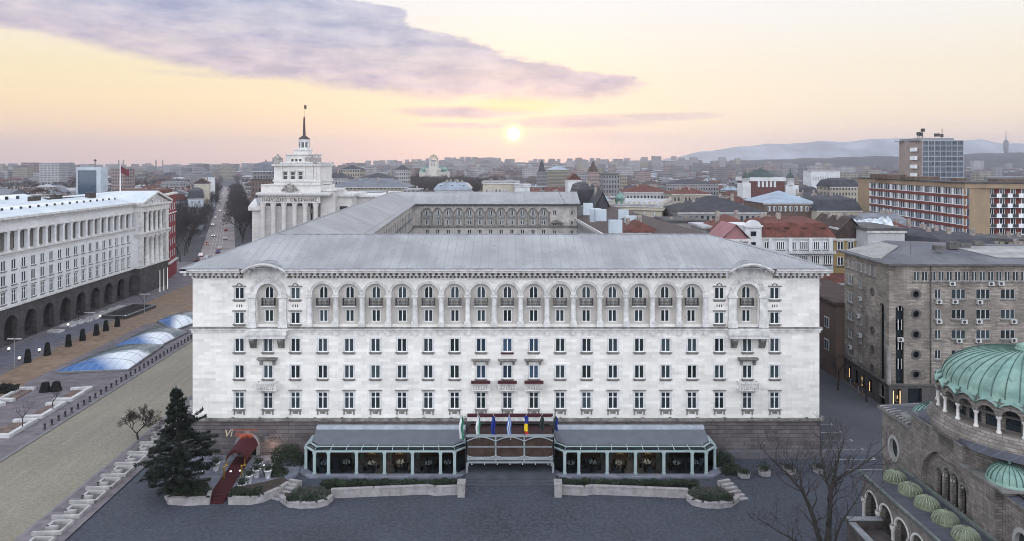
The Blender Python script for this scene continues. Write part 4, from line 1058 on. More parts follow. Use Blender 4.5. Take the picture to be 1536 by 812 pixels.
# ================================================================ red and sand hotel slab
RY = 202.6; RS = F / RY; RX = (1447.6 - 768) / RS
slab = thing('red_banded_slab', 'tall sand coloured slab with red bands between long rows of windows', 'apartment block', (RX, RY, 0))
SF = Fr((RX + 6.6, RY + 75.6), (-6.6, -75.6)); sl0 = math.hypot(6.6, 75.6)
EF = Fr((RX, RY), (1, 0)); ez = lambda py: H - (py - HZ) / RS; ex = lambda px: (px - 768) / RS - RX
M_sandw = mat('sand_render', (.29, .215, .145), .9, .1, .15, .2, 6, streak=.28)
M_redb = mat('dark_red_panel', (.15, .035, .028), .8, .12, .5, streak=.15)
sw = MB()
sw.fb(SF, 0, sl0 - .02, 30.55, 32.0, -12, 0); sw.fb(SF, 0, 10.5, 0, 30.55, -12, 0)
sw.fb(EF, 0.12, 7.4, 0, 32, -1.2, -.02); sw.fb(EF, 2, 7.4, 0, 31.9, -12, -1.203); sw.fb(EF, 7.4, 70, 30.4, 31.9, -12, -.05); sw.fb(EF, 7.4, 70, 0, 30.4, -12, -1.4)
part('wall', sw, M_sandw, slab)
rb = MB(); gb = MB(); pw_ = MB(); cur = MB()
for k in range(9):
    z = 27.45 - 2.99 * k
    o_ = MB(); o_.fb(SF, 10.5, sl0, z, z + .95, -1, -.05); part('red_band', o_, M_redb, slab)
    g_ = MB(); g_.fb(SF, 10.5, sl0, z + .95, z + 2.985, -1.2, -.35)
    f_ = MB()
    for i in range(23):
        c = 10.5 + (sl0 - 10.5) * i / 22.5
        wdt = .52 if i % 2 == 0 else .10
        f_.fb(SF, c, c + wdt, z + .95, z + 2.985, -.35, -.02 if i % 2 == 0 else -.25)
        f_.fb(SF, c + 1.6, c + 1.7, z + .95, z + 2.985, -.35, -.28)
        if rr.random() < .6: cur.fb(SF, c + .6, c + rr.uniform(.9, 1.5), z + 1.0, z + 2.9, -.346, -.33)
    f_.fb(SF, 10.5, sl0, z + .94, z + 1.06, -.34, -.0)
    b = part('window_band', f_, M_frame, slab); part('glass', g_, M_glassb, b)
part('curtain', cur, mat('pale_curtain', (.34, .36, .38), .8, .1, 2), slab, kind='stuff')
for k in range(9):
    z = 28.0 - 2.99 * k
    dkp = MB(); dkp.fb(EF, 7.5, 70, z - .1, z + 2.7, -1.38, -1.3)
    b = part('window_band', dkp, M_darkglass, slab)
    mu = MB()
    for i in range(20):
        c = 8.3 + 3.27 * i
        mu.fb(EF, c + .35, c + .45, z, z + 2.4, -1.29, -1.2); mu.fb(EF, c + .95, c + 1.05, z, z + 2.4, -1.29, -1.2); mu.fb(EF, c + 2.75, c + 2.9, z, z + 2.4, -1.29, -1.2)
    part('mullion', mu, M_frame, b)
    rd = MB()
    for i in range(20): c = 8.3 + 3.27 * i; rd.fb(EF, c + 1.2, c + 2.7, z, z + 2.6, -1.29, -1.22)
    part('red_panel', rd, M_redb, b)
    sb = MB(); sb.fb(EF, 7.5, 70, z - .32, z - .11, -1.3, -.05); bo = part('balcony_slab', sb, M_steel, slab)
    rl_ = MB(); rl_.fb(EF, 7.5, 70, z + .05, z + .8, -.14, -.10); part('railing', rl_, M_iron, bo)
    wp = MB()
    for i in range(20):
        c = ex(1499) + 3.27 * (i - 1) - .72; wp.fb(EF, max(7.6, c), max(7.7, c + 1.43), z - .28, z + 1.0, -.098, -.02)
    part('white_panel', wp, M_snow, bo)
rp_ = MB(); rp_.fb(SF, -.3, sl0 + .3, 32, 32.35, -12.3, .3); rp_.fb(EF, 0, 70, 32, 32.33, -12.3, .25)
part('roof', rp_, mat('dark_flat_roof', (.06, .057, .062), .9, .2, .5), slab)
ph = MB()
for x, y, wx, wy_, hh in ((RX + 3, 250, 7, 12, 1.6), (RX + 2, 232, 9, 8, 1.1), (RX + 14, 209, 9, 4, .8), (RX + 30, 207, 5, 5, .8), (RX + 5, 214, 3, 3, .9)): ph.box(x, x + wx, y, y + wy_, 32.3, 32.35 + hh)
part('roof_plant', ph, mat('rusty_plant_housing', (.11, .075, .06), .9, .25, .8), slab)
# glass office tower behind it
GY = 430.0; GS = F / GY; gx = lambda px: (px - 768) / GS; gz = lambda py: H - (py - HZ) / GS
gt = thing('glass_office_tower', 'glass clad office tower with roof aerials standing behind the red banded slab', 'office tower', (gx(1408), GY, 0))
GFr = Fr((0, GY), (1, 0))
b = MB(); b.hexa([(gx(1384), GY, 0), (gx(1445), GY, 0), (gx(1445), GY + 28, 0), (gx(1384) + 3, GY + 28, 0), (gx(1384), GY, gz(211)), (gx(1445), GY, gz(211)), (gx(1445), GY + 28, gz(211)), (gx(1384) + 3, GY + 28, gz(211))])
part('curtain_wall', b, mat('blue_curtain_wall', (.075, .09, .12), .3, .2, .15, win=(2.2, 3.3, .75, .62, (.02, .03, .05))), gt)
b = MB()
for i in range(9): b.fb(GFr, gx(1384), gx(1445), gz(211) - .3 - i * 3.3, gz(211) + .05 - i * 3.3, 0, .25)
for i in range(8): c = gx(1384) + (gx(1445) - gx(1384)) * i / 7; b.fb(GFr, c - .12, c + .12, 0, gz(211), .0, .2)
part('mullion', b, mat('grey_aluminium', (.35, .37, .40), .4, .1), gt)
b = MB(); b.hexa([(gx(1377), GY + 14, 0), (gx(1384), GY - .1, 0), (gx(1384) + 3, GY + 28, 0), (gx(1377) + 4, GY + 28, 0), (gx(1377), GY + 14, gz(211)), (gx(1384), GY - .1, gz(211)), (gx(1384) + 3, GY + 28, gz(211)), (gx(1377) + 4, GY + 28, gz(211))])
part('side_wall', b, mat('pinkish_render', (.27, .215, .195), .9, .1, .3), gt)
b = MB(); 
for k in range(4): b.box(gx(1376.5), gx(1379.5), GY + 2.5, GY + 8.5, gz(222) - k * 5.4 - 2.2, gz(222) - k * 5.4 + .2)
part('balcony', b, M_snow, gt)
b = MB(); b.box(gx(1382), gx(1434), GY + 2, GY + 24, gz(211), gz(207)); b.box(gx(1377), gx(1445), GY + 1, GY + 27, gz(211), gz(211) + .3); part('roof', b, M_lead, gt)
b = MB()
for px, py in ((1393, 193), (1395.5, 192), (1390, 197), (1425, 192), (1388, 199)): b.tube((gx(px), GY + 8, gz(207)), (gx(px), GY + 8, gz(py)), .22, n=5)
for px, py, q in ((1389, 200, 1.0), (1392, 201, 1.1), (1395.6, 194.5, .8), (1417, 202, 1.4), (1424.5, 203, .6)): b.box(gx(px) - q, gx(px) + q, GY + 7, GY + 8.6, gz(py) - 1, gz(py) + 1)
part('aerial', b, M_iron, gt, kind='stuff')
# ================================================================ the domed church
CX, CYc = 43.0, 58.0
church = thing('domed_church', 'grey stone church with a large green copper dome over an arcaded drum', 'church', (CX, CYc, 0))
M_cst = mat('grey_church_masonry', (.205, .185, .17), .95, .22, .5, .8, 6, brick=(.62, .24, .03, (.62, .6, .58)), tint=((.27, .25, .235), .5, .6), spots=((.09, .082, .078), .5, .6, .55))
M_cop = mat('green_copper', (.15, .255, .225), .75, .22, .8, .15, 6, tint=((.25, .36, .315), .7, .7), streak=.45)
M_copo = mat('olive_copper', (.095, .105, .07), .7, .2, 1.5, .15, 6, tint=((.19, .225, .15), 1.2, .6), streak=.2)
M_cslate = mat('dark_lead_roofing', (.055, .058, .075), .6, .18, .6, .3, 5, seam=(.8, .08, 1.5, 1))
M_cord = mat('stone_coping', (.16, .155, .15), .9, .2, 1)
M_mcol = mat('pale_marble', (.55, .535, .52), .6, .1, 2)
M_ring = mat('pale_painted_reveal', (.30, .29, .285), .8, .1, 1)
CW = Fr((36.2, 68.0), (0, -1))       # west front, s runs from the far end to the near end
cwS = lambda Y: 68.0 - Y
body = MB()
big = (cwS(CYc) - 3.45, cwS(CYc) + 3.45, 7.4, 12.9, True)
ov = [(cwS(65.9) - .75, cwS(65.9) + .75, 9.2, 11.2), (cwS(50.1) - .75, cwS(50.1) + .75, 8.6, 10.6)]
body.wall(CW, .0, 5.0, 0, 13.3, [ov[0]], .5); body.wall(CW, 15.9, 22, 0, 12.5, [ov[1]], .5, -.6)
body.wall(CW, 5.0, 15.9, 0, 13.0, [big], .45); body.wall(CW, 5.0, 12.2, 13.0, 14.6)
wins4 = [(cwS(CYc) + (i - 1.5) * 1.06 - .37, cwS(CYc) + (i - 1.5) * 1.06 + .37, 8.6, 11.1 + (.45 if i in (1, 2) else 0), True) for i in range(4)]
body.wall(CW, big[0] - .05, big[1] + .05, 7.3, 13.0, wins4, .35, -.45)
body.poly([CW.p(0, 0), CW.p(0, 0, -16), CW.p(0, 13.3, -16), CW.p(0, 13.3)])
body.poly([CW.p(5, 12, 0), CW.p(5, 12, -6), CW.p(5, 14.6, -6), CW.p(5, 14.6, 0)]); body.poly([CW.p(12.2, 13, 0), CW.p(12.2, 13, -6), CW.p(12.2, 14.6, -6), CW.p(12.2, 14.6, 0)]); body.poly([CW.p(15.9, 0, 0), CW.p(15.9, 0, -6), CW.p(15.9, 13, -6), CW.p(15.9, 13, 0)])
part('wall', body, M_cst, church)
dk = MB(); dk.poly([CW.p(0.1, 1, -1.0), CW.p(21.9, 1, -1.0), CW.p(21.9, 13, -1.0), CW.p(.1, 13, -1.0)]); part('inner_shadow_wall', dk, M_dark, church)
for h, dd in ((ov[0], 0), (ov[1], -.6)):
    dk = MB(); dk.poly([CW.p(h[0] - .05, h[2] - .05, dd - .3), CW.p(h[1] + .05, h[2] - .05, dd - .3), CW.p(h[1] + .05, h[3] + .05, dd - .3), CW.p(h[0] - .05, h[3] + .05, dd - .3)]); part('oval_glass', dk, M_darkglass, church)
ring = MB()
for h, dd in ((ov[0], 0), (ov[1], -.6)):
    c, z = (h[0] + h[1]) / 2, (h[2] + h[3]) / 2
    ring = MB(); ring.arcband(CW, c, z, .72, .98, dd - .3, dd + .05, 20, 0, 2 * math.pi, ky=1.3); part('window_surround', ring, M_ring, church)
    # square corners of the opening
body2 = MB()
for h, dd in ((ov[0], 0), (ov[1], -.6)):
    c, z = (h[0] + h[1]) / 2, (h[2] + h[3]) / 2
    for k in range(20):
        A, B = 2 * math.pi * k / 20, 2 * math.pi * (k + 1) / 20
        f = lambda q, r_: (c + math.cos(q) * r_, z + math.sin(q) * r_ * 1.3)
        g = lambda q: (c + max(-.78, min(.78, 1.3 * math.cos(q))), z + max(-1.03, min(1.03, 1.75 * math.sin(q))))
        body2.poly([CW.p(*f(A, .74), dd - .02), CW.p(*f(B, .74), dd - .02), CW.p(*g(B), dd - .02), CW.p(*g(A), dd - .02)])
part('oval_reveal', body2, M_cst, church, kind='stuff')
vo = MB(); vo.arcband(CW, cwS(CYc), big[3] - 3.45, 3.46, 4.1, -.05, .03, 20); part('arch_voussoir', vo, mat('arch_brickwork', (.20, .175, .16), .95, .15, 1, .5, 8, brick=(.3, .3, .03, (.6, .6, .6))), church)
mc = MB()
for i in range(3):
    c = cwS(CYc) + (i - 1) * 1.06; p = CW.p(c, 0, -.62); mc.lathe(p, [(.17, 8.6), (.17, 8.8), (.12, 8.85), (.11, 10.55), (.2, 10.7), (.2, 10.85)], 8)
part('window_column', mc, M_mcol, church, kind='stuff')
wv = MB()
for h in wins4: wv.arcband(CW, (h[0] + h[1]) / 2, h[3] - .37, .38, .52, -.5, -.40, 8)
part('window_arch', wv, M_cord, church, kind='stuff')
# copings along the walls
cp = MB()
cp.fb(CW, -.3, 5.0, 13.3, 13.55, -1.0, .3); cp.fb(CW, 15.95, 22.2, 12.5, 12.7, -1.5, -.3); cp.fb(CW, 4.8, 12.4, 14.6, 14.8, -.5, .25)
part('coping', cp, M_cord, church)
rf = MB()
rf.poly([CW.p(-.3, 13.56, .3), CW.p(5, 13.56, .3), CW.p(5, 14.9, -6), CW.p(-.3, 13.9, -6)]); rf.poly([CW.p(-.3, 13.9, -6), CW.p(5, 14.9, -6), CW.p(6, 14.9, -18), CW.p(-.3, 13.9, -18)])
rf.poly([CW.p(15.95, 12.71, -.3), CW.p(22, 12.71, -.3), CW.p(22, 13.6, -9), CW.p(15.95, 13.6, -9)])
rf.poly([CW.p(4.8, 14.81, .25), CW.p(12.4, 14.81, .25), CW.p(12.4, 14.7, -4), CW.p(4.8, 14.7, -4)])
part('roof', rf, M_cslate, church)
rs = MB()
for i in range(9):
    s0 = .2 + i * .55; rs.fb(CW, s0, s0 + .05, 13.6, 13.64, -1, .28)
    rs.hexa([CW.p(s0, 13.56, .3), CW.p(s0 + .08, 13.56, .3), CW.p(s0 + .08, 13.9 + .11 * i, -6), CW.p(s0, 13.9 + .11 * i, -6), CW.p(s0, 13.68, .3), CW.p(s0 + .08, 13.68, .3), CW.p(s0 + .08, 14.02 + .115 * i, -6), CW.p(s0, 14.02 + .115 * i, -6)])
part('roof_ribs', rs, mat('weathered_pale_rib', (.33, .30, .27), .7, .2, 1), church, kind='stuff')
# drum with arcade
D = (CX, CYc, 0)
dr = MB(); dr.lathe(D, [(6.85, 12.5), (6.9, 14.6), (7.2, 14.65), (7.2, 15.5), (7.0, 15.6), (6.75, 15.9), (6.7, 16.3), (5.4, 16.3)], 48)
dr.lathe(D, [(5.4, 16.2), (5.4, 18.7)], 48); part('drum_wall', dr, M_cst, church)
sk_ = MB(); sk_.lathe(D, [(7.9, 14.82), (7.5, 15.0), (7.15, 15.3)], 64); sk_.v = [(max(36.05, x), y, z) for x, y, z in sk_.v]; part('skirt_roof', sk_, M_cslate, church)
NA = 24; ro_ = 6.35
ca, cc_, cd = MB(), MB(), MB()
for k in range(NA):
    a = 2 * math.pi * k / NA; half = math.pi / NA
    c = Vector((CX + ro_ * math.cos(a), CYc + ro_ * math.sin(a), 0)); tdir = (-math.sin(a), math.cos(a)); fr_ = Fr((c.x, c.y), tdir)
    hw = ro_ * math.tan(half); wv2 = hw * .78
    ca.wall(fr_, -hw, hw, 17.65, 18.75, [(-wv2, wv2, 17.64, 17.65 + wv2, True)], .7)
    ca.arcband(fr_, 0, 17.65, wv2 - .02, wv2 + .16, 0, .14, 10)
    ca.arcband(fr_, 0, 17.65, wv2 + .163, wv2 + .32, 0, .07, 10)
    b = a + half; q = Vector((CX + (ro_ + .02) * math.cos(b), CYc + (ro_ + .02) * math.sin(b), 0))
    cc_.lathe(q, [(.2, 16.3), (.2, 16.45), (.13, 16.5), (.115, 17.35), (.21, 17.5), (.21, 17.65)], 8)
    dk2 = Fr((CX + 5.44 * math.cos(a), CYc + 5.44 * math.sin(a)), tdir)
    cd.wall(dk2, -.5, .5, 16.9, 19.1, [], .1); 
part('drum_arcade', ca, M_cst, church); part('drum_column', cc_, M_mcol, church, kind='stuff')
dwin = MB()
for k in range(NA):
    a = 2 * math.pi * k / NA; tdir = (-math.sin(a), math.cos(a)); fr_ = Fr((CX + 5.45 * math.cos(a), CYc + 5.45 * math.sin(a)), tdir)
    pts = [(-.48, 16.45), (.48, 16.45)] + [(.48 * math.cos(math.pi * q / 8), 17.7 + .48 * math.sin(math.pi * q / 8)) for q in range(9)]
    dwin.fprism(fr_, pts, 0, .05)
part('drum_window', dwin, M_darkglass, church, kind='stuff')
# dome: scalloped eaves, ribbed copper
N = 96; dm = MB(); dm.smooth = True; rows = []
for i in range(15):
    t = i / 14; rows_ = []
    for k in range(N):
        a = 2 * math.pi * k / N; sc = abs(math.cos(NA * a / 2))            # 1 over an arch
        if i == 0: r_, z = 6.55 + .06 * sc, 18.3 + .5 * sc ** 1.2
        elif i == 1: r_, z = 6.25, 18.6 + .33 * sc
        else:
            q = (i - 2) / 12 * math.pi / 2; r_ = 6.05 * math.cos(q) ** .93 if i < 14 else .55; z = 18.95 + 2.95 * math.sin(q)
            r_ = max(r_, .55)
        rows_.append((CX + r_ * math.cos(a), CYc + r_ * math.sin(a), z))
    rows.append(rows_)
dm.grid(rows, True)
dome = part('dome', dm, M_cop, church)
rb = MB()
for k in range(40):
    a = 2 * math.pi * (k + .5) / 40; pr = None
    for i in range(13):
        q = i / 12 * math.pi / 2 * .97; r_ = 6.05 * math.cos(q) ** .93 + .02; p = Vector((CX + r_ * math.cos(a), CYc + r_ * math.sin(a), 18.97 + 2.95 * math.sin(q)))
        if pr is not None: rb.tube(pr, p, .035, n=4, cap=False)
        pr = p
for k in range(NA):
    a = 2 * math.pi * (k + .5) / NA; rb.tube((CX + 6.1 * math.cos(a), CYc + 6.1 * math.sin(a), 18.95), (CX + 6.6 * math.cos(a), CYc + 6.6 * math.sin(a), 18.33), .07, n=4)
part('dome_rib', rb, mat('dark_copper_seam', (.05, .10, .085), .7, .2, 1), dome, kind='stuff')
ln = MB(); ln.lathe(D, [(.95, 21.75), (.75, 21.95), (.62, 22.1), (.68, 22.25), (.35, 22.4), (.05, 22.55)], 16)
for a in (3.9, 4.6, 3.3, 5.2):
    r_ = 5.2; ln.lathe((CX + r_ * math.cos(a), CYc + r_ * math.sin(a), 20.35), [(.22, 0), (.2, .25), (.02, .35)], 8)
part('lantern', ln, M_cop, church)
def ribdome(x, y, z, r_, h_, m, name='small_dome', base=.25, n=32):
    o_ = MB(); o_.smooth = True; rows = []
    for i in range(8):
        q = i / 7 * math.pi / 2; rows.append([(x + (r_ * math.cos(q) + .02) * (1 + (.025 if k % 2 else -.02)) * math.cos(2 * math.pi * k / n), y + (r_ * math.cos(q) + .02) * (1 + (.025 if k % 2 else -.02)) * math.sin(2 * math.pi * k / n), z + h_ * math.sin(q)) for k in range(n)])
    o_.smooth = False; o_.grid(rows, True); o_.lathe((x, y, z), [(r_ + .12, -base), (r_ + .12, .0), (r_ * .96, .05)], 24); o_.lathe((x, y, z + h_), [(.14, -.05), (.1, .12), (.02, .2)], 8)
    o = part(name, o_, m, church); q_ = MB()
    for k in range(20):
        a = 2 * math.pi * k / 20; pr = None
        for i in range(7):
            q = i / 6 * math.pi / 2 * .96; p = Vector((x + (r_ * 1.01 * math.cos(q) + .02) * math.cos(a), y + (r_ * 1.01 * math.cos(q) + .02) * math.sin(a), z + h_ * 1.02 * math.sin(q)))
            if pr is not None: q_.tube(pr, p, .022 * (1 + r_ * .3), n=4, cap=False)
            pr = p
    part('dome_rib', q_, mat('pale_copper_seam', (.26, .30, .22), .7, .2, 1) if m is M_copo else mat('dark_copper_seam', (.05, .10, .085)), o, kind='stuff'); return o
ribdome(37.75, 52.7, 13.3, 1.45, 1.2, M_cop); ribdome(38.4, 63.6, 14.0, 1.55, 1.35, M_cop)
cb = MB(); cb.box(36.25, 41, 51.2, 55.75, 12.7, 12.98); cb.box(36.5, 41, 63.1, 65.2, 13.3, 13.7); part('corner_turret', cb, M_cst, church)
cb = MB(); cb.box(36.0, 41.2, 51.0, 55.95, 12.99, 13.15); cb.box(36.3, 41.2, 63.0, 65.4, 13.7, 13.86); part('turret_coping', cb, M_cord, church)
# west portico with five little domes
PFc = Fr((32.2, 63.9), (0, -1)); pn = 17.0
ph_ = [(.55 + i * 2.42, .55 + i * 2.42 + 1.95, 2.6, 7.6, True) for i in range(7)]
pw2 = MB(); pw2.wall(PFc, 0, pn, .0, 8.6, ph_, .5); pw2.fb(PFc, 0, pn, 0, 2.5, -4, .06); pw2.poly([PFc.p(0, 0, 0), PFc.p(0, 0, -4), PFc.p(0, 8.6, -4), PFc.p(0, 8.6, 0)])
pw2.poly([PFc.p(0, 0, -3), PFc.p(pn, 0, -3), PFc.p(pn, 8.6, -3), PFc.p(0, 8.6, -3)])
part('portico_wall', pw2, M_cst, church)
pr_ = MB()
for h in ph_: pr_.arcband(PFc, (h[0] + h[1]) / 2, h[3] - .975, .96, 1.12, -.1, .06, 12)
for i in range(8):
    c = .31 + i * 2.42; pr_.lathe(PFc.p(c, 0, .06), [(.26, 2.5), (.24, 2.8), (.17, 2.85), (.155, 6.1), (.27, 6.3), (.27, 6.6)], 8)
part('portico_column', pr_, M_mcol, church, kind='stuff')
pr2 = MB(); pr2.fb(PFc, -.25, pn, 8.6, 8.85, -4.0, .3); part('portico_roof', pr2, M_cslate, church)
pe = MB(); pe.fb(PFc, -.3, pn, 8.78, 8.98, .2, .38); pe.fb(PFc, -.3, pn, 8.86, 9.1, -4.0, -3.75); part('portico_coping', pe, mat('green_stained_coping', (.13, .15, .14), .9, .2, 1.5), church)
for Y in (62.2, 59.8, 57.4, 54.95, 52.5, 50.0): ribdome(34.25, Y, 9.0, .92, .72, M_copo, base=.15, n=28)
# low stair wall beside it
lw = MB(); lw.box(29.2, 32.1, 60.4, 60.8, 0, 6.1); lw.box(29.2, 29.6, 48, 60.4, 0, 5.9); lw.poly([(29.6, 48, 5.3), (32.2, 48, 5.3), (32.2, 60.4, 5.3), (29.6, 60.4, 5.3)]); part('stair_wall', lw, mat('dark_stained_render', (.07, .06, .058), .95, .25, 1), church)
lw = MB(); lw.box(29.1, 32.15, 60.3, 60.9, 6.1, 6.22); lw.box(29.1, 29.7, 48, 60.297, 5.9, 6.02); part('stair_coping', lw, M_lead, church)

# ================================================================ hotel forecourt: verandas, canopy, planters
def veranda(xa, xb, label):
    """one glazed winter garden in front of the stone base between xa and xb (its straight front)"""
    yf, yb, zc = 82.6, 87.3, 2.85; ch_ = 1.45
    t = thing('glazed_veranda', label, 'veranda', ((xa + xb) / 2, yf, 0))
    fl = MB(); fl.prism([(xa - 1.6, yb), (xa - 2.6, yf + .9), (xa - .4, yf - 1.0), (xb + .4, yf - 1.0), (xb + 2.6, yf + .9), (xb + 1.6, yb)], 0, .2); part('terrace', fl, M_terrace, t)
    xs = [xa, xa + 1.7]; n = 4; step = (xb - xa - 3.4) / n; xs = [xa] + [xa + 1.7 + step * i for i in range(n + 1)] + [xb]
    poly = [(xa - ch_, yf + ch_), (xa, yf), (xb, yf), (xb + ch_, yf + ch_)]
    z0, z1 = .2, zc
    posts = [(x, yf) for x in xs] + [poly[0], poly[3], (poly[0][0], yb - .4), (poly[3][0], yb - .4)]
    for x, y in posts:
        pm = MB(); pm.box(x - .17, x + .17, y - .17, y + .17, z0, z1); pm.box(x - .22, x + .22, y - .22, y + .22, z0, z0 + .18); pm.box(x - .22, x + .22, y - .22, y + .22, z1 - .2, z1); part('post', pm, M_aqua, t)
    bm_ = MB(); pts = [(poly[0][0], yb)] + poly + [(poly[3][0], yb)]
    for i in range(5):
        a, b = pts[i], pts[i + 1]; fr_ = Fr(a, (b[0] - a[0], b[1] - a[1])); L = math.hypot(b[0] - a[0], b[1] - a[1])
        bm_.fb(fr_, -.05, L + .05, z1, z1 + .16, -.12, .2); bm_.fb(fr_, -.05, L + .05, z1 + .42, z1 + .52, -.5, -.32)
    part('fascia', bm_, M_aqua, t)
    # sloped glass skirt and grey fabric roof
    gs = MB(); up = [(xa - ch_ + .1, yb)] + [(poly[0][0] + .55, poly[0][1] + .5), (xa + .25, yf + .75), (xb - .25, yf + .75), (poly[3][0] - .55, poly[3][1] + .5)] + [(poly[3][0] - .1, yb)]
    ob = MB()
    for i in range(1, 4):
        a, b, c, e = pts[i], pts[i + 1], up[i + 1], up[i]
        gs.poly([(*a, z1 + .163), (*b, z1 + .163), (*c, z1 + .5), (*e, z1 + .5)])
        k = 9 if i == 2 else 1
        for j in range(k + 1):
            p = Vector((*a, z1 + .2)).lerp(Vector((*b, z1 + .2)), j / k); q = Vector((*e, z1 + .54)).lerp(Vector((*c, z1 + .54)), j / k); ob.tube(p, q, .05, n=4)
    part('sloped_glazing', gs, M_darkglass, t); part('glazing_bar', ob, M_aqua, t, kind='stuff')
    rf = MB(); zt = 3.95
    A, B, C_, D_ = (*up[2], z1 + .53), (*up[3], z1 + .53), (xb - .2 + 1.3, yb, zt), (xa + .2 - 1.3, yb, zt)
    rf.poly([A, B, C_, D_]); rf.poly([(*up[1], z1 + .53), A, D_]); rf.poly([B, (*up[4], z1 + .53), C_]); rf.poly([(*up[1], z1 + .53), D_, (up[1][0], yb, z1 + .53)]); rf.poly([(*up[4], z1 + .53), C_, (up[4][0], yb, z1 + .53)])
    part('roof', rf, M_slate, t)
    fs = MB(); fs.box(xa - 1.0, xb + 1.0, yb - .45, yb + .2, zt - .12, zt + .32); part('roof_flashing', fs, mat('pale_grey_flashing', (.38, .41, .46), .6, .12, 1), t)
    for i in range(len(xs) - 1):
        a, b = xs[i], xs[i + 1]
        g = MB(); g.box(a + .17, b - .17, yf - .02, yf + .02, z0 + .03, z1); pane = part('glass_pane', g, M_vglass, t)
    for sg in (0, 3):
        a, b = (poly[0], poly[1]) if sg == 0 else (poly[2], poly[3]); fr_ = Fr(a, (b[0] - a[0], b[1] - a[1])); g = MB(); g.fb(fr_, .17, ch_ * 1.41 - .17, z0 + .03, z1, -.02, .02); part('glass_pane', g, M_vglass, t)
    inn = MB(); inn.poly([(xa - ch_, yb - .2, 0), (xb + ch_, yb - .2, 0), (xb + ch_, yb - .2, zc), (xa - ch_, yb - .2, zc)]); part('back_wall', inn, mat('brown_panelling', (.10, .06, .04), .7, .25, .8), t)
    # what stands inside: laid tables, chairs' tops, drapes, warm lamps
    cu = MB()
    for x in xs[2:-2]:
        cu.box(x - .75, x - .3, yf + .5, yf + .65, z0 + 1.5, z1 - .1); cu.box(x + .3, x + .75, yf + .5, yf + .65, z0 + 1.5, z1 - .1)
    part('curtain', cu, mat('cream_drape', (.20, .19, .165), .9, .1, 2), t)
    lm = MB()
    for i in (2, 3):
        c = (xs[i] + xs[i + 1]) / 2
        for k in range(7): lm.lathe((c + (k - 3) * .12, yf + .8 + .1 * (k % 2), z1 - .62 + .08 * (k % 3)), [(.0, -.05), (.05, 0), (0, .06)], 6)
    part('ceiling_lamp', lm, M_glow, t)
    for i in (2, 3):
        li = bpy.data.lights.new('veranda_lamp', 'POINT'); li.energy = 110; li.color = (1, .68, .40); li.shadow_soft_size = .2; lo = bpy.data.objects.new('veranda_lamp', li); COL.objects.link(lo); lo.location = ((xs[i] + xs[i + 1]) / 2, yf + 1.9, 2.3)
    return t, xs, yf
M_vglass = bpy.data.materials.new('veranda_glass'); M_vglass.use_nodes = True
q = NT(M_vglass.node_tree); q.n.clear(); go = q.new('ShaderNodeOutputMaterial'); gl_ = q.new('ShaderNodeBsdfGlossy'); gl_.inputs['Roughness'].default_value = .03; tr_ = q.new('ShaderNodeBsdfTransparent'); tr_.inputs[0].default_value = (.62, .68, .70, 1)
fr_n = q.new('ShaderNodeFresnel'); fr_n.inputs[0].default_value = 1.35; mx = q.new('ShaderNodeMixShader'); q.l.new(fr_n.outputs[0], mx.inputs[0]); q.l.new(tr_.outputs[0], mx.inputs[1]); q.l.new(gl_.outputs[0], mx.inputs[2]); q.l.new(mx.outputs[0], go.inputs[0])
M_cloth = mat('white_tablecloth', (.75, .75, .76), .7, .04); M_chair = mat('dark_brown_chair', (.03, .02, .015), .6, .15)
def table_proto():
    t = thing('dining_table', 'round table laid with white cloths inside the glazed veranda', 'table', (0, 0, 0), 0, 'laid tables in the verandas')
    b = MB(); b.lathe((0, 0, 0), [(.06, 0), (.05, .68), (.52, .7), (.55, .73), (0, .735)], 12); part('tabletop', b, M_chair, t)
    b = MB()
    for k in range(6):
        a = k * math.pi / 3; b.lathe((.36 * math.cos(a), .36 * math.sin(a), .74), [(.15, 0), (.15, .03), (.06, .04), (.10, .2), (0, .26)], 6)
    part('place_setting', b, M_cloth, t, kind='stuff')
    for k in range(4):
        a = k * math.pi / 2 + .6; c = Vector((.85 * math.cos(a), .85 * math.sin(a), 0)); b = MB(); b.lathe(c, [(.2, 0), (.2, .42), (.24, .46), (0, .47)], 8); fr_ = Fr((c.x * 1.22, c.y * 1.22), (-math.sin(a), math.cos(a))); b.fb(fr_, -.2, .2, .46, .95, -.03, .03); part('chair', b, M_chair, t)
    return t
S8 = F / 82.6
tp = None
for xa, xb, lab in ((XA(472, 82.6), XA(682, 82.6), 'glazed veranda with pale aqua posts, left of the flag hung entrance'), (XA(847, 82.6), XA(1059, 82.6), 'glazed veranda with pale aqua posts, right of the flag hung entrance')):
    t, xs, yf = veranda(xa, xb, lab)
    for i in range(len(xs) - 1):
        c = (xs[i] + xs[i + 1]) / 2
        side = 'left' if xa < 0 else 'right'
        if tp is None: tp = table_proto(); o = tp
        else: o = dup(tp)
        o.location = (c + .15 * math.sin(i * 2.1), yf + 1.15 + .2 * (i % 2), .2); o.rotation_euler.z = i * .7
        o['label'] = 'round table with white place settings inside the %s glazed veranda' % side; o['group'] = 'tables in the %s veranda' % side
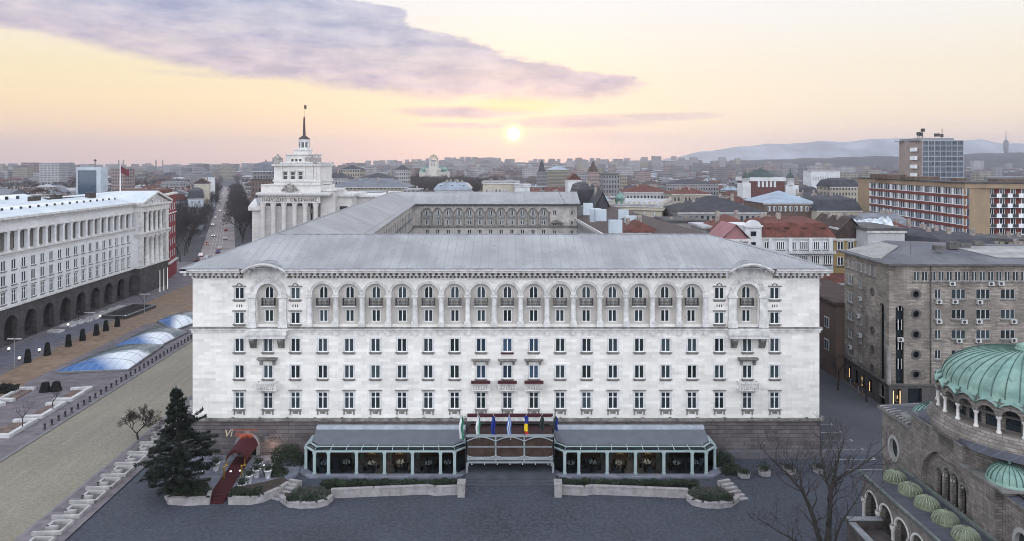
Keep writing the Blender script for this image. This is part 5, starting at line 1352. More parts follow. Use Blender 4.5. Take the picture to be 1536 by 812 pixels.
# entrance canopy
can = thing('entrance_canopy', 'three bay metal and glass entrance canopy with burgundy bands', 'canopy', (fx(764), 84, 0))
ca0, ca1 = XA(701, 83), XA(829, 83); yF = 82.2
CAF = Fr((0, yF), (1, 0)); caz = lambda py: ZA(py, yF)
ps = MB()
for x in (ca0, ca1): part('post', (lambda b: (b.box(x - .12, x + .12, yF - .1, yF + .14, 0, caz(655)), b)[1])(MB()), M_steel, can)
wd = (ca1 - ca0) / 3
fr_ = MB()
for i in range(4): x = ca0 + wd * i; fr_.fb(CAF, x - .1, x + .1, caz(694), caz(652), -.1, .1)
for py0, py1 in ((655.5, 652), (690, 685.5), (694.5, 692)): fr_.fb(CAF, ca0, ca1, caz(py0), caz(py1), -.08, .14)
for i in range(3):
    c = ca0 + wd * (i + .5)
    for py, k in ((661.5, .55), (683.5, -.35)):
        pr = None
        for j in range(11):
            u = j / 10; p = CAF.p(c - wd / 2 + wd * u, caz(py) + k * math.sin(math.pi * u) * .9, .1)
            if pr is not None: fr_.tube(pr, p, .075, n=5)
            pr = p
    fr_.fb(CAF, c - wd / 2, c + wd / 2, caz(671), caz(669.6), .0, .1)
part('steel_frame', fr_, mat('pale_grey_metal', (.27, .30, .32), .5, .08, metal=.2), can)
for i in range(3):
    g = MB(); a = ca0 + wd * i + .12; g.fb(CAF, a, a + wd - .24, caz(685), caz(657), -.06, -.02); part('glass_panel', g, mat('brown_tinted_glass', (.055, .038, .030), .15, .2, 1.5, spec=.5), can)
rf = MB(); rf.poly([CAF.p(ca0, caz(653), 0), CAF.p(ca1, caz(653), 0), (ca1, 87.6, 4.2), (ca0, 87.6, 4.2)]); rf.box(ca0, ca1, yF + .2, 87.4, caz(690), caz(689)); part('roof', rf, M_maroon, can)
eb = MB(); eb.fb(FF, ca0 - .3, ca1 + .3, 4.96, 5.5, .1, 1.2); part('balcony', eb, M_trim, can)
eb2 = MB(); eb2.fb(FF, ca0 - .25, ca1 + .25, 5.503, 5.85, .95, 1.25); part('flower_box', eb2, M_burg, can)
lm = MB()
for i in range(7): lm.lathe((ca0 + .6 + (ca1 - ca0 - 1.2) * i / 6, yF + .02, caz(696.5)), [(0, -.08), (.07, 0), (0, .08)], 6)
part('lamp', lm, M_lampw, can, kind='stuff')
# side tie bars down from the wall
# flags
def flag(x, y, z, zb, bands, label, dirn, nm='flag_on_pole'):
    """hanging flag on a slanted pole; bands = list of materials across"""
    t = thing(nm, label, 'flag', (x, y, z), 0)
    top = Vector((x + dirn * .35, 82.3, 7.45)); b = MB(); b.tube((x, y - .0, z + .2), top, .05, .04, 6); part('pole', b, M_frame, t)
    K = len(bands); L = (top.z - .1) - zb; rows = []
    b = MB(); mats_ = list(dict.fromkeys(m.name for m in bands)); mlist = [MATS[n] for n in mats_]
    NJ = 12
    cols = []
    for i in range(K * 3 + 1):
        u = i / (K * 3); cols.append([(top.x - dirn * .1 + (u - .5) * .52 * (.55 + .45 * min(1, j / 4)) + .06 * math.sin(j * .7), top.y + .12 * math.sin(u * 9 + j * .35), top.z - .1 - L * j / NJ - .18 * u) for j in range(NJ + 1)])
    for i in range(K * 3):
        b.cur = mats_.index(bands[i // 3].name); b.grid([cols[i], cols[i + 1]])
    part('cloth', b, mlist, t)
    return t, top
C_w = mat('white_flag_cloth', (.66, .67, .68), .8, .05, 3); C_g = mat('green_flag_cloth', (.03, .20, .12), .8, .1, 3); C_r = mat('red_flag_cloth', (.42, .02, .03), .8, .1, 3); C_b = mat('deep_blue_flag_cloth', (.015, .03, .22), .8, .1, 3); C_y = mat('yellow_flag_cloth', (.75, .52, .02), .8, .1, 3); C_lb = mat('mid_blue_flag_cloth', (.04, .12, .42), .8, .1, 3); C_k = mat('dark_flag_cloth', (.02, .03, .03), .8, .1, 3)
fy = 86.6
def fxx(px): return XA(px, 82.6)
for px, bands, lab, dr in ((697, [C_w, C_g], 'white and green flag leaning out at the left end of the entrance balcony', -1.5), (718, [C_w, C_w, C_g], 'pale flag with a green lower corner beside the canopy edge', -.2), (741, [C_b, C_b], 'plain deep blue flag hanging over the canopy', -.3),
                       (763.5, [C_lb, C_w, C_lb, C_w, C_lb], 'blue and white striped flag hanging over the middle of the canopy', .1), (789, [C_b, C_y, C_r], 'blue, yellow and red flag hanging over the canopy', .1), (812, [C_k, C_k], 'furled dark flag over the right bay of the canopy', .3), (829, [C_k, C_b], 'furled dark blue flag leaning out at the right end of the balcony', 1.4)):
    short = px > 800
    if px == 789:
        # tricolour stacked downwards as it hangs
        t, top = flag(fxx(px), fy, 5.3, 7.0, [C_b], lab, dr)
        b = MB(); mm = [C_b, C_y, C_r]
        for k in range(3):
            b.cur = k; b.grid([[(top.x - .22 + .44 * u + .05 * math.sin(j + k * 3), top.y + .1 * math.sin(u * 6 + j * .5), 7.3 - (k * 3 + j) * .31) for u in (0, .25, .5, .75, 1)] for j in range(4)])
        part('cloth', b, mm, t)
    else: flag(fxx(px), fy, 5.3, 5.6 if short else 4.6, bands, lab, dr)
# entrance steps
st = MB()
for i in range(3): st.box(XA(693, 79) + .2, XA(836, 79), 79.6 + i * .5, 86.5, .03, .2 + .16 * i)
single('entrance_steps', st, mat('dark_slate_steps', (.055, .06, .075), .8, .15, .8), kind='structure')
# ---- planters
def leafy(mb, region, n, size, rr):
    mb.leaves([region() for _ in range(n)], size, rr)
def planter_wall(name, pts, z1, th, label, m=M_concrete, closed=False):
    b = MB()
    n = len(pts)
    for i in range(n if closed else n - 1):
        a, c = pts[i], pts[(i + 1) % n]; fr_ = Fr(a, (c[0] - a[0], c[1] - a[1])); L = math.hypot(c[0] - a[0], c[1] - a[1]); b.fb(fr_, -.02, L + .02, 0, z1, -th, 0)
        b.fb(fr_, -.06, L + .06, z1 + .002, z1 + .1, -th - .04, .06)
    return b
def hedge(px0, px1, y0, y1, z0, z1, label, m=M_hedge, seed=1, grp=None):
    rr = random.Random(seed); x0, x1 = px0, px1
    t = thing('clipped_hedge', label, 'hedge', ((x0 + x1) / 2, y0, 0)); 
    if grp: t['group'] = grp
    b = MB(); b.box(x0 + .1, x1 - .1, y0 + .1, y1 - .1, .1, z1 - .12); part('stem', b, M_soil, t)
    lf = MB(); L = x1 - x0
    def reg():
        x = rr.uniform(x0, x1); f = rr.random(); bump = .10 * math.sin(x * 2.1 + seed) + .06 * math.sin(x * 5.3)
        if f < .55: return (x, rr.uniform(y0, y1), z1 + bump + rr.gauss(0, .05))
        return (x, y0 + rr.gauss(0, .05), rr.uniform(z0, z1 + bump))
    leafy(lf, reg, int(L * 420), .10, rr); part('foliage', lf, m, t)
    return t
for sg, lab in ((-1, 'left'), (1, 'right')):
    mx_ = lambda px: XA(px, 80) if sg < 0 else XA(1529 - px, 80)     # right one mirrors the left about the entrance axis
    t = thing('stone_planter', 'pale granite planter wall with an oval end before the %s veranda' % lab, 'planter', (mx_(560), 79, 0))
    X = lambda px, Y: (((px - 764.5) * Y / F) if sg < 0 else ((764.5 - px) * Y / F)) + (764.5 - 768) * Y / F
    ordp = lambda pts: pts if sg < 0 else pts[::-1]
    front = [(X(497, 79.4), 79.4), (X(560, 79.8), 79.8), (X(640, 80.3), 80.3), (X(652, 80.0), 80.0), (X(686, 80.2), 80.2)]
    part('front_wall', planter_wall('w', ordp(front), .95, .35, ''), M_concrete, t)
    lobe = [(X(420, 78.6), 78.6), (X(432, 77.4), 77.4), (X(450, 77.1), 77.1), (X(475, 77.2), 77.2), (X(491, 77.8), 77.8), (X(500, 79.0), 79.0)]
    part('oval_end', planter_wall('w', ordp(lobe), .55, .4, ''), M_concrete, t)
    pier = MB(); xx = X(692, 80); pier.box(xx - .42, xx + .42, 79.6, 80.7, 0, 1.5); pier.box(xx - .48, xx + .48, 79.54, 80.76, 1.5, 1.62); part('end_pier', pier, M_concrete, t)
    soil = MB(); soil.prism([(p[0], p[1] + .1) for p in ordp(lobe)] + [(p[0], p[1] + .3) for p in ordp(front)[0 if sg < 0 else 0:]] + ([(X(690, 82), 82.0), (X(440, 82), 82.0)] if sg < 0 else [(X(690, 82), 82.0), (X(440, 82), 82.0)])[::1] if False else [(X(430, 81.5), 81.3), (X(426, 78.4), 78.5), (X(450, 77.5), 77.5), (X(488, 78.2), 78.2), (X(500, 79.9), 79.9), (X(690, 80.6), 80.6), (X(690, 81.3), 81.3)], 0, .45); part('soil', soil, M_soil, t)
    x0, x1 = sorted((X(480, 80.9), X(640, 80.9))); hedge(x0, x1, 80.75, 81.5, .4, 1.15, 'long clipped dark hedge in the planter of the %s veranda' % lab, seed=3 + sg)
    x0, x1 = sorted((X(642, 80.9), X(688, 80.9))); hedge(x0, x1, 80.75, 81.5, .4, 1.25, 'short clipped hedge by the entrance end of the %s planter' % lab, seed=13 + sg)
    rr = random.Random(20 + sg)
    for (px, Y, rx, hz, m, lb) in ((452, 78.8, 1.3, 1.15, M_hedge2, 'grey green rounded shrub near the outer end'), (480, 78.9, 1.25, 1.2, M_hedge2, 'grey green rounded shrub near the long wall'), (438, 77.9, .8, .8, M_hedge, 'small dark rounded shrub at the rim'), (466, 78.0, 1.0, .7, M_hedge, 'low dark spreading shrub at the front')):
        sh = thing('rounded_shrub', lb + ' of the %s oval planter' % lab, 'shrub', (X(px, Y), Y, .4)); b = MB(); b.tube((X(px, Y), Y, .3), (X(px, Y), Y, .8), .06, n=5); part('stem', b, M_bark, sh)
        def reg():
            while True:
                v = Vector((rr.gauss(0, 1), rr.gauss(0, 1), abs(rr.gauss(0, 1))))
                if v.length > .01: break
            v.normalize(); v *= rr.uniform(.7, 1.02) + .08 * math.sin(v.x * 7 + v.y * 5); return (X(px, Y) + v.x * rx, Y + v.y * rx * .7, .4 + v.z * hz)
        b = MB(); leafy(b, reg, 900, .085, rr); part('foliage', b, m, sh)
    # side steps down at the outer end
    stp = thing('stone_steps', 'narrow stone steps at the outer end of the %s planter' % lab, 'steps', (X(430, 80), 80, 0))
    for k in range(6):
        b = MB(); c = Vector((X(418 + k * 5.2, 79.2 + k * .55), 79.2 + k * .55, 0)); fr_ = Fr(c, (sg * -.75, .65)) if False else None
        b.hexa([(c.x - .9, c.y, 0), (c.x + .6, c.y - .5, 0), (c.x + .75, c.y - .15, 0), (c.x - .75, c.y + .35, 0)] + [(c.x - .9, c.y, .16 * (k + 1)), (c.x + .6, c.y - .5, .16 * (k + 1)), (c.x + .75, c.y - .15, .16 * (k + 1)), (c.x - .75, c.y + .35, .16 * (k + 1))] if sg < 0 else
               [(c.x - .6, c.y - .5, 0), (c.x + .9, c.y, 0), (c.x + .75, c.y + .35, 0), (c.x - .75, c.y - .15, 0), (c.x - .6, c.y - .5, .16 * (k + 1)), (c.x + .9, c.y, .16 * (k + 1)), (c.x + .75, c.y + .35, .16 * (k + 1)), (c.x - .75, c.y - .15, .16 * (k + 1))])
        part('step', b, M_concrete, stp)
# ---- restaurant entrance on the left
rx0 = XA(372, 86)
terr_ = MB(); terr_.prism([(XA(250, 75.6), 75.6), (XA(314, 75.4), 75.4), (XA(314, 77.4), 77.4), (XA(343, 77.4), 77.4), (XA(343, 75.4), 75.4), (XA(395, 76), 76), (XA(446, 82), 82.5), (XA(452, 87), 87.3), (XA(292, 87), 87.3), (XA(255, 82), 82)], .03, .4)
single('restaurant_terrace', terr_, M_terrace, kind='structure')
rcp = MB(); ya, yb = 77.3, 86.9; xa_, xb_ = XA(329, 77.3), XA(366, 86.9)
rcp.hexa([(xa_ - 1.0, ya, .4), (xa_ + 1.05, ya, .4), (xb_ + 1.0, yb, .4), (xb_ - 1.0, yb, .4), (xa_ - 1.0, ya, .42), (xa_ + 1.05, ya, .42), (xb_ + 1.0, yb, .42), (xb_ - 1.0, yb, .42)])
for i in range(3): rcp.box(xa_ - 1.15, xa_ + 1.1, 75.5 + i * .6, 77.35, .03 + .13 * i, .16 + .13 * i)
single('red_carpet', rcp, M_redc, 'red carpet running down the steps from the restaurant door', 'carpet')
# burgundy barrel canopy
rc_ = thing('restaurant_canopy', 'burgundy fabric barrel canopy on brass posts over the side door', 'canopy', (rx0, 85, .4))
b = MB(); b.smooth = True; rows = []
for i in range(9):
    u = i / 8; Y = 87.7 - 3.4 * u; cxx = XA(372, 87.7) * (1 - u) + XA(354, 84.3) * u
    zb = 1.5 + .1 * (1 - u); hh = 1.25 * (1 - .12 * u); hw = 1.32 - .05 * u
    rows.append([(cxx - hw * math.cos(math.pi * k / 14), Y, zb + hh * math.sin(math.pi * k / 14) - .9 * u * (1 - math.sin(math.pi * k / 14)) * .3 - .25 * u) for k in range(15)])
b.grid(rows); b.smooth = False
fr_r = rows[-1]
for k in range(14): b.poly([fr_r[k], fr_r[k + 1], (fr_r[k + 1][0], fr_r[k + 1][1] - .02, fr_r[k + 1][2] - .35 - (0 if k % 2 else .1)), (fr_r[k][0], fr_r[k][1] - .02, fr_r[k][2] - .35 - (.1 if k % 2 else 0))])
part('fabric', b, M_burg, rc_)
for px, Y in ((340, 84.5), (367, 84.5)): b = MB(); b.tube((XA(px, Y), Y, .4), (XA(px, Y), Y, 1.5), .08, n=8); b.lathe((XA(px, Y), Y, .4), [(.2, 0), (.2, .06), (.08, .1)], 8); part('post', b, M_gold, rc_)
for px, Y in ((336, 80.9), (362.5, 81.2)): 
    pb_ = thing('brass_rope_post', 'short brass post %s the red carpet' % ('left of' if px < 350 else 'right of'), 'post', (XA(px, Y), Y, .4)); b = MB(); b.tube((XA(px, Y), Y, .4), (XA(px, Y), Y, 1.7), .1, n=8); part('shaft', b, M_gold, pb_); b = MB(); b.lathe((XA(px, Y), Y, 1.7), [(.1, 0), (.16, .08), (0, .2)], 8); part('finial', b, M_gold, pb_)
arb = MB(); arb.arcband(PF, rest, 1.55, 1.21, 1.6, -.05, .25, 14)
for s_ in (-1, 1): arb.fb(PF, rest + s_ * 1.4 - .2, rest + s_ * 1.4 + .2, 0, 1.55, -.05, .25)
arb.fb(PF, rest - .3, rest + .3, 2.8, 3.3, -.05, .2)
part('door_surround', arb, M_concrete, hotel)
crest = MB(); rr = random.Random(4)
for _ in range(34):
    q = rr.uniform(-1, 1); c = XA(400, 87.7) + q * 1.7; t_ = 1.95 + rr.uniform(0, .95) * (1 - abs(q) * .5); crest.fb(PF, c - .14, c + .14, t_, t_ + .2, -.02, rr.uniform(.08, .2))
crest.lathe(PF.p(XA(400, 87.7), 2.4, .0), [(.5, -.45), (.55, 0), (.4, .4)], 10)
part('carved_crest', crest, M_plinth, hotel)
# script sign above the door
sgn = thing('script_sign', 'slanted script lettering glowing faint amber above the burgundy canopy', 'sign', (XA(352, 87), 87.2, 2.8))
for txt, px, z, size, rot, m_, nm in (('Vi', 334.5, 2.75, 1.3, -.12, mat('cream_sign_letters', (.62, .50, .38), .5, .05), 'lettering'), ('raggio', 350.5, 2.85, .95, .06, M_neon, 'lettering')):
    cu_ = text_mesh(txt, size, .05, 'lettering', .35)
    o = bpy.data.objects.new('lettering', cu_); COL.objects.link(o); o.parent = sgn; cu_.materials.append(m_)
    o.location = INV[sgn.name] @ Vector((XA(px, 87), 87.25, z)); o.rotation_euler = (R(90), rot, 0)
b = MB(); b.fb(Fr((0, 87.3), (1, 0)), XA(349, 87), XA(386, 87), 3.62, 3.68, 0, .06); part('stroke', b, M_neon, sgn)
# planter walls of the restaurant terrace
rpw = thing('terrace_planter', 'pale stone planter wall under the big dark cedar', 'planter', (XA(280, 78), 78, 0))
part('front_wall', planter_wall('w', [(XA(246, 79.5), 79.5), (XA(252, 78), 78.0), (XA(280, 77.7), 77.7), (XA(314, 78), 78.0), (XA(314, 79), 79.6)], .75, .35, ''), M_concrete, rpw)
b = MB(); b.prism([(XA(249, 79.6), 79.6), (XA(255, 78.3), 78.3), (XA(311, 78.2), 78.2), (XA(311, 82), 82), (XA(255, 83), 83)], 0, .72); part('soil', b, M_soil, rpw)
rpw2 = thing('terrace_planter', 'pale stone planter wall curving right of the red carpet', 'planter', (XA(370, 78), 78, 0))
part('front_wall', planter_wall('w', [(XA(343, 79), 79.6), (XA(343, 78), 77.9), (XA(376, 78.0), 77.9), (XA(395, 78.5), 78.5), (XA(420, 80), 80.3), (XA(432, 81.3), 81.6)], .8, .35, ''), M_concrete, rpw2)
b = MB(); b.prism([(XA(345, 78.3), 78.3), (XA(376, 78.3), 78.3), (XA(395, 78.9), 78.9), (XA(420, 80.8), 80.8), (XA(432, 82.1), 82.1), (XA(425, 83), 83), (XA(345, 80), 80)], 0, .78); part('soil', b, M_soil, rpw2)
x0 = XA(346, 78.8); hedge(x0, XA(392, 78.8), 78.3, 79.3, .7, 1.3, 'low loose dark hedge beside the red carpet', seed=31)
def shrub(px, Y, z0, rx, hz, m, lab, seed, n=1400, size=.1, ry=None, name='dark_shrub'):
    rr = random.Random(seed); sh = thing(name, lab, 'shrub', (XA(px, Y), Y, z0)); b = MB(); b.tube((XA(px, Y), Y, z0 - .05), (XA(px, Y), Y, z0 + hz * .5), .07, n=5); part('stem', b, M_bark, sh)
    pts = []
    for _ in range(n):
        v = Vector((rr.gauss(0, 1), rr.gauss(0, 1), abs(rr.gauss(0, 1)))).normalized(); k = rr.uniform(.55, 1.0) + .15 * math.sin(v.x * 6 + seed) * math.cos(v.z * 5)
        pts.append((XA(px, Y) + v.x * rx * k, Y + v.y * (ry or rx * .7) * k, z0 + v.z * hz * k))
    b = MB(); b.leaves(pts, size, rr); part('foliage', b, m, sh); return sh
shrub(432, 85.3, .4, 2.3, 2.3, M_hedge, 'dense dark bush against the stone base left of the left veranda', 41, 2600)
shrub(414, 82.0, .4, 1.6, 1.2, M_hedge, 'low dark bush between white pots and the left veranda', 42, 1500)
shrub(1083, 85.2, 0, 1.6, 2.1, M_hedge, 'dense dark bush by the outer end of the right veranda', 43, 1800)
shrub(1096, 83.2, 0, 1.4, 1.2, M_hedge, 'low dark bush in front of the right veranda bush', 44, 1200)
shrub(262, 76.8, .7, 1.6, 1.0, M_hedge, 'low dark bush at the foot of the cedar', 45, 1200)
shrub(296, 77.0, .7, 1.5, .8, M_hedge, 'low dark bush left of the red carpet', 46, 1200)
# white pots
def pot(x, y, z, h_, label, plant=True, m=M_wpot, r_=.42):
    t = thing('white_pot', label, 'plant pot', (x, y, z)); b = MB(); b.lathe((x, y, z), [(r_ * .6, 0), (r_ * .95, h_ * .85), (r_ * 1.08, h_ * .86), (r_ * 1.08, h_), (r_ * .9, h_), (r_ * .85, h_ * .85), (0, h_ * .85)], 14); part('body', b, m, t)
    rr = random.Random(int(x * 100)); b = MB(); b.leaves([(x + rr.gauss(0, r_ * .6), y + rr.gauss(0, r_ * .6), z + h_ + abs(rr.gauss(0, .32))) for _ in range(260)], .09, rr); part('plant', b, M_hedge, t)
for i, (px, py, zz_, lab) in enumerate(((324, 706, .4, 'white pot with a dark plant left of the carpet'), (388, 706, .4, 'white pot with a plant close to the side door arch'), (385, 716, .4, 'white pot with a plant in the middle of the pot cluster'), (373.5, 725, .4, 'white pot nearest the red carpet front'), (402, 717, .4, 'white pot nearest the left veranda bush'), (363, 732, .4, 'low white bowl pot behind the hedge by the carpet'))):
    p = GP(px, py, zz_); pot(p.x, p.y, zz_, 1.0 if i != 5 else .5, lab, r_=.45 if i != 5 else .5)
for i, (px, py, lab) in enumerate(((1116, 716, 'dark tub of plants nearest the right steps'), (1147, 713, 'tub with a bushy plant second along the hotel side'), (1184, 710, 'tub with a low plant under the bare tree branches'), (1229, 709, 'tub with a low plant at the hotel corner'))):
    p = GP(px, py); t = thing('stone_tub', lab, 'plant pot', (p.x, p.y, 0)); b = MB(); b.lathe((p.x, p.y, 0), [(.62, 0), (.75, .1), (.8, .65), (.72, .65), (.68, .55), (0, .55)], 8, smooth=False); part('body', b, M_concrete, t)
    rr = random.Random(60 + i); b = MB(); b.leaves([(p.x + rr.gauss(0, .38), p.y + rr.gauss(0, .38), .65 + abs(rr.gauss(0, (.12, .42, .2, .2)[i]))) for _ in range(320)], .10, rr); part('plant', b, M_hedge, t)
# little spot lamps by the pots
for i, (px, py) in enumerate(((396, 703), (409, 703), (346, 712), (360, 711), (304, 711))):
    p = GP(px, py, .4); t = thing('garden_spot', 'small bright garden lamp on the terrace beside the pots and bushes', 'garden lamp', (p.x, p.y, .4), 0, 'terrace lamps'); b = MB(); b.tube((p.x, p.y, .4), (p.x, p.y, .7), .04, n=5); part('stake', b, M_iron, t); b = MB(); b.lathe((p.x, p.y, .7), [(.05, 0), (.13, .03), (.13, .14), (0, .16)], 8); part('lens', b, M_lampw, t)
ul = bpy.data.lights.new('garden_uplight', 'POINT'); ul.energy = 55; ul.color = (1, .66, .45); ul.shadow_soft_size = .15
uo = bpy.data.objects.new('garden_uplight', ul); COL.objects.link(uo); p = GP(403, 694, .9); uo.location = (XA(405, 86.9), 86.9, 1.5)

def pull(o, dy=-2.6, yr=None):
    Yc = yr or o.location.y; k = (Yc + dy) / Yc; o.location.x *= k; o.location.y += dy; o.scale.x = k
for o in list(COL.objects):
    if o.parent is None and o.type == 'EMPTY' and o.name.split('.')[0] in ('stone_planter', 'clipped_hedge', 'rounded_shrub', 'stone_steps', 'terrace_planter'): pull(o)
church.location.x += .65
# ================================================================ the city behind
def wm_(nm, col, pw=1.8, fh=3.1, wf=.48, hf=.56, var=.1): return mat(nm, col, .9, var, .12, streak=.22, win=(pw, fh, wf, hf, (.018, .022, .03)), rnd=.15)
WALLS = [('white', wm_('white_city_wall', (0.366, 0.359, 0.366))), ('cream', wm_('cream_city_wall', (0.310, 0.282, 0.232))), ('grey', wm_('grey_city_wall', (0.190, 0.187, 0.194))), ('pale blue', wm_('pale_blue_city_wall', (0.253, 0.282, 0.324))),
         ('ochre', wm_('ochre_city_wall', (0.253, 0.190, 0.106))), ('pinkish', wm_('pinkish_city_wall', (0.282, 0.218, 0.204))), ('brown', wm_('brown_city_wall', (0.134, 0.095, 0.077))), ('pale grey', wm_('pale_grey_city_wall', (0.275, 0.271, 0.282)))]
ROOFS = [('red tiled', mat('red_tile_roof', (.105, .036, .028), .9, .25, .6, .2, 9, streak=.3, rnd=.2)), ('dark slate', mat('dark_slate_roof', (.040, .040, .050), .8, .2, .5, rnd=.2)), ('brown tiled', mat('brown_tile_roof', (.060, .040, .036), .9, .25, .6, streak=.2, rnd=.2)),
         ('grey metal', mat('grey_metal_roof', (.15, .16, .19), .6, .15, .4, rnd=.2)), ('pale flat', mat('pale_flat_roof', (.34, .34, .36), .9, .2, .3, rnd=.15)), ('blue grey', mat('blue_grey_roof', (.24, .29, .36), .55, .12, .3, rnd=.15)), ('dark flat', mat('dark_flat_felt_roof', (.075, .072, .078), .9, .25, .3, rnd=.2))]
WD = dict(WALLS); RD = dict(ROOFS)
M_chim = mat('chimney_render', (.28, .24, .22), .9, .25, 1.5)
M_plain = {k: mat(k.replace(' ', '_') + '_render', c, .9, .08, .25, streak=.25) for k, c in (('white', (.60, .61, .63)), ('pale blue', (.46, .52, .58)), ('ochre', (.36, .265, .12)), ('cream', (.46, .42, .35)), ('grey', (.30, .285, .275)), ('pale grey', (.44, .44, .46)), ('red', (.20, .03, .035)), ('pink', (.30, .15, .16)), ('brown', (.13, .09, .075)))}
FOOT = []      # occupied rectangles (x0, x1, y0, y1)
def roofmesh(mb, kind, w_, d_, z, h_, ov=.5):
    a, b, c, e = -w_ / 2 - ov, w_ / 2 + ov, -ov, d_ + ov
    if kind == 'flat':
        mb.box(a, b, c, e, z, z + .5); mb.box(a + .4, b - .4, c + .4, e - .4, z + .503, z + .56)
    elif kind == 'gable':
        if w_ >= d_:
            m = d_ / 2; mb.poly([(a, c, z), (b, c, z), (b, m, z + h_), (a, m, z + h_)]); mb.poly([(a, m, z + h_), (b, m, z + h_), (b, e, z), (a, e, z)]); mb.poly([(a + ov, c + ov, z), (a + ov, m, z + h_ - .05), (a + ov, e - ov, z)]); mb.poly([(b - ov, c + ov, z), (b - ov, e - ov, z), (b - ov, m, z + h_ - .05)])
        else:
            mb.poly([(a, c, z), (0, c, z + h_), (0, e, z + h_), (a, e, z)]); mb.poly([(0, c, z + h_), (b, c, z), (b, e, z), (0, e, z + h_)]); mb.poly([(a + ov, c + ov, z), (b - ov, c + ov, z), (0, c + ov, z + h_ - .05)]); mb.poly([(a + ov, e - ov, z), (0, e - ov, z + h_ - .05), (b - ov, e - ov, z)])
    elif kind == 'hip':
        q = min(w_, d_) / 2 + ov; 
        if w_ >= d_: r0, r1 = (a + q, (c + e) / 2), (b - q, (c + e) / 2)
        else: r0, r1 = ((a + b) / 2, c + q), ((a + b) / 2, e - q)
        P0, P1 = (*r0, z + h_), (*r1, z + h_)
        if w_ >= d_: mb.poly([(a, c, z), (b, c, z), P1, P0]); mb.poly([(b, e, z), (a, e, z), P0, P1]); mb.poly([(a, e, z), (a, c, z), P0]); mb.poly([(b, c, z), (b, e, z), P1])
        else: mb.poly([(a, c, z), (b, c, z), P0]); mb.poly([(b, e, z), (a, e, z), P1]); mb.poly([(b, c, z), (b, e, z), P1, P0]); mb.poly([(a, e, z), (a, c, z), P0, P1])
    else:   # mansard
        q = min(2.0, w_ * .12); z2 = z + h_ * .75
        lo = [(a, c, z), (b, c, z), (b, e, z), (a, e, z)]; up = [(a + q, c + q, z2), (b - q, c + q, z2), (b - q, e - q, z2), (a + q, e - q, z2)]
        mb.grid([lo, up], True); m = (c + e) / 2
        mb.poly([up[0], up[1], (b - q - 2, m, z + h_), (a + q + 2, m, z + h_)]); mb.poly([up[2], up[3], (a + q + 2, m, z + h_), (b - q - 2, m, z + h_)]); mb.poly([up[1], up[2], (b - q - 2, m, z + h_)]); mb.poly([up[3], up[0], (a + q + 2, m, z + h_)])
def house(label, x, y, w_, d_, h_, rk='hip', rh=3.0, rm='red tiled', wmt='white', rot=0, group=None, z=0, chim=2, dorm=0, name='city_house', cat='house', real=None, dorm_col=None, rr=random, foot=True, plain=False):
    t = thing(name, label, cat, (x, y, z), rot, group)
    b = MB(); b.box(-w_ / 2, w_ / 2, 0, d_, 0, h_)
    part('wall', b, M_plain[wmt] if (real or plain) else (WD[wmt] if isinstance(wmt, str) else wmt), t, local=True)
    b = MB(); roofmesh(b, rk, w_, d_, h_ + .02, rh); ro_ = part('roof', b, RD[rm] if isinstance(rm, str) else rm, t, local=True)
    if rk != 'flat' or real:
        b = MB(); b.box(-w_ / 2 - .35, w_ / 2 + .35, -.35, -.02, h_ - .45, h_); part('cornice', b, M_trim, t, local=True)
    if chim:
        b = MB()
        for k in range(chim):
            cx = (rr.random() - .5) * w_ * .7; cy = d_ * rr.uniform(.3, .7); zt = h_ + (rh if rk != 'flat' else .6); b.box(cx - .45, cx + .45, cy - .35, cy + .35, h_, zt + rr.uniform(.4, 1.3))
        part('chimney', b, M_chim, ro_, local=True)
    if dorm:
        for k in range(dorm):
            c = -w_ / 2 + w_ * (k + .5) / dorm; b = MB(); f = .12 if rk == 'mansard' else .28; zb = h_ + rh * .12
            b.box(c - .65, c + .65, d_ * .02 + .3, d_ * .5 * f + 3, zb, zb + 1.7); dm_ = part('dormer', b, M_plain['white'] if dorm_col is None else dorm_col, ro_, local=True)
            b = MB(); b.box(c - .42, c + .42, d_ * .02 + .25, d_ * .02 + .298, zb + .25, zb + 1.4); part('dormer_window', b, M_darkglass, ro_, local=True)
    if real:
        for (zr, hr, n, wr, b0, b1) in real:
            wmx = win_meshes(wr, hr, bars=1 if wr < 1.6 else 3, sill=.08, fw=.1)
            for k in range(n):
                c = b0 + (b1 - b0) * (k + .5) / n
                o = bpy.data.objects.new('window', wmx['frame']); COL.objects.link(o); o.parent = t; o.location = (c, -.25, zr)
                g = bpy.data.objects.new('glass', wmx['glass']); COL.objects.link(g); g.parent = o; s_ = bpy.data.objects.new('sill', wmx['sill']); COL.objects.link(s_); s_.parent = o
    if foot:
        r_ = max(w_, d_) * .75; cx, cy = x - math.sin(rot) * d_ / 2, y + math.cos(rot) * d_ / 2; FOOT.append((cx - r_, cx + r_, cy - r_, cy + r_))
    return t
def H2(label, px0, px1, py, Y, d_, **k):
    """front face spans px0..px1 with its eaves at py when seen at depth Y"""
    x0, x1 = XA(px0, Y), XA(px1, Y); return house(label, (x0 + x1) / 2, Y, x1 - x0, d_, ZA(py, Y), **k)
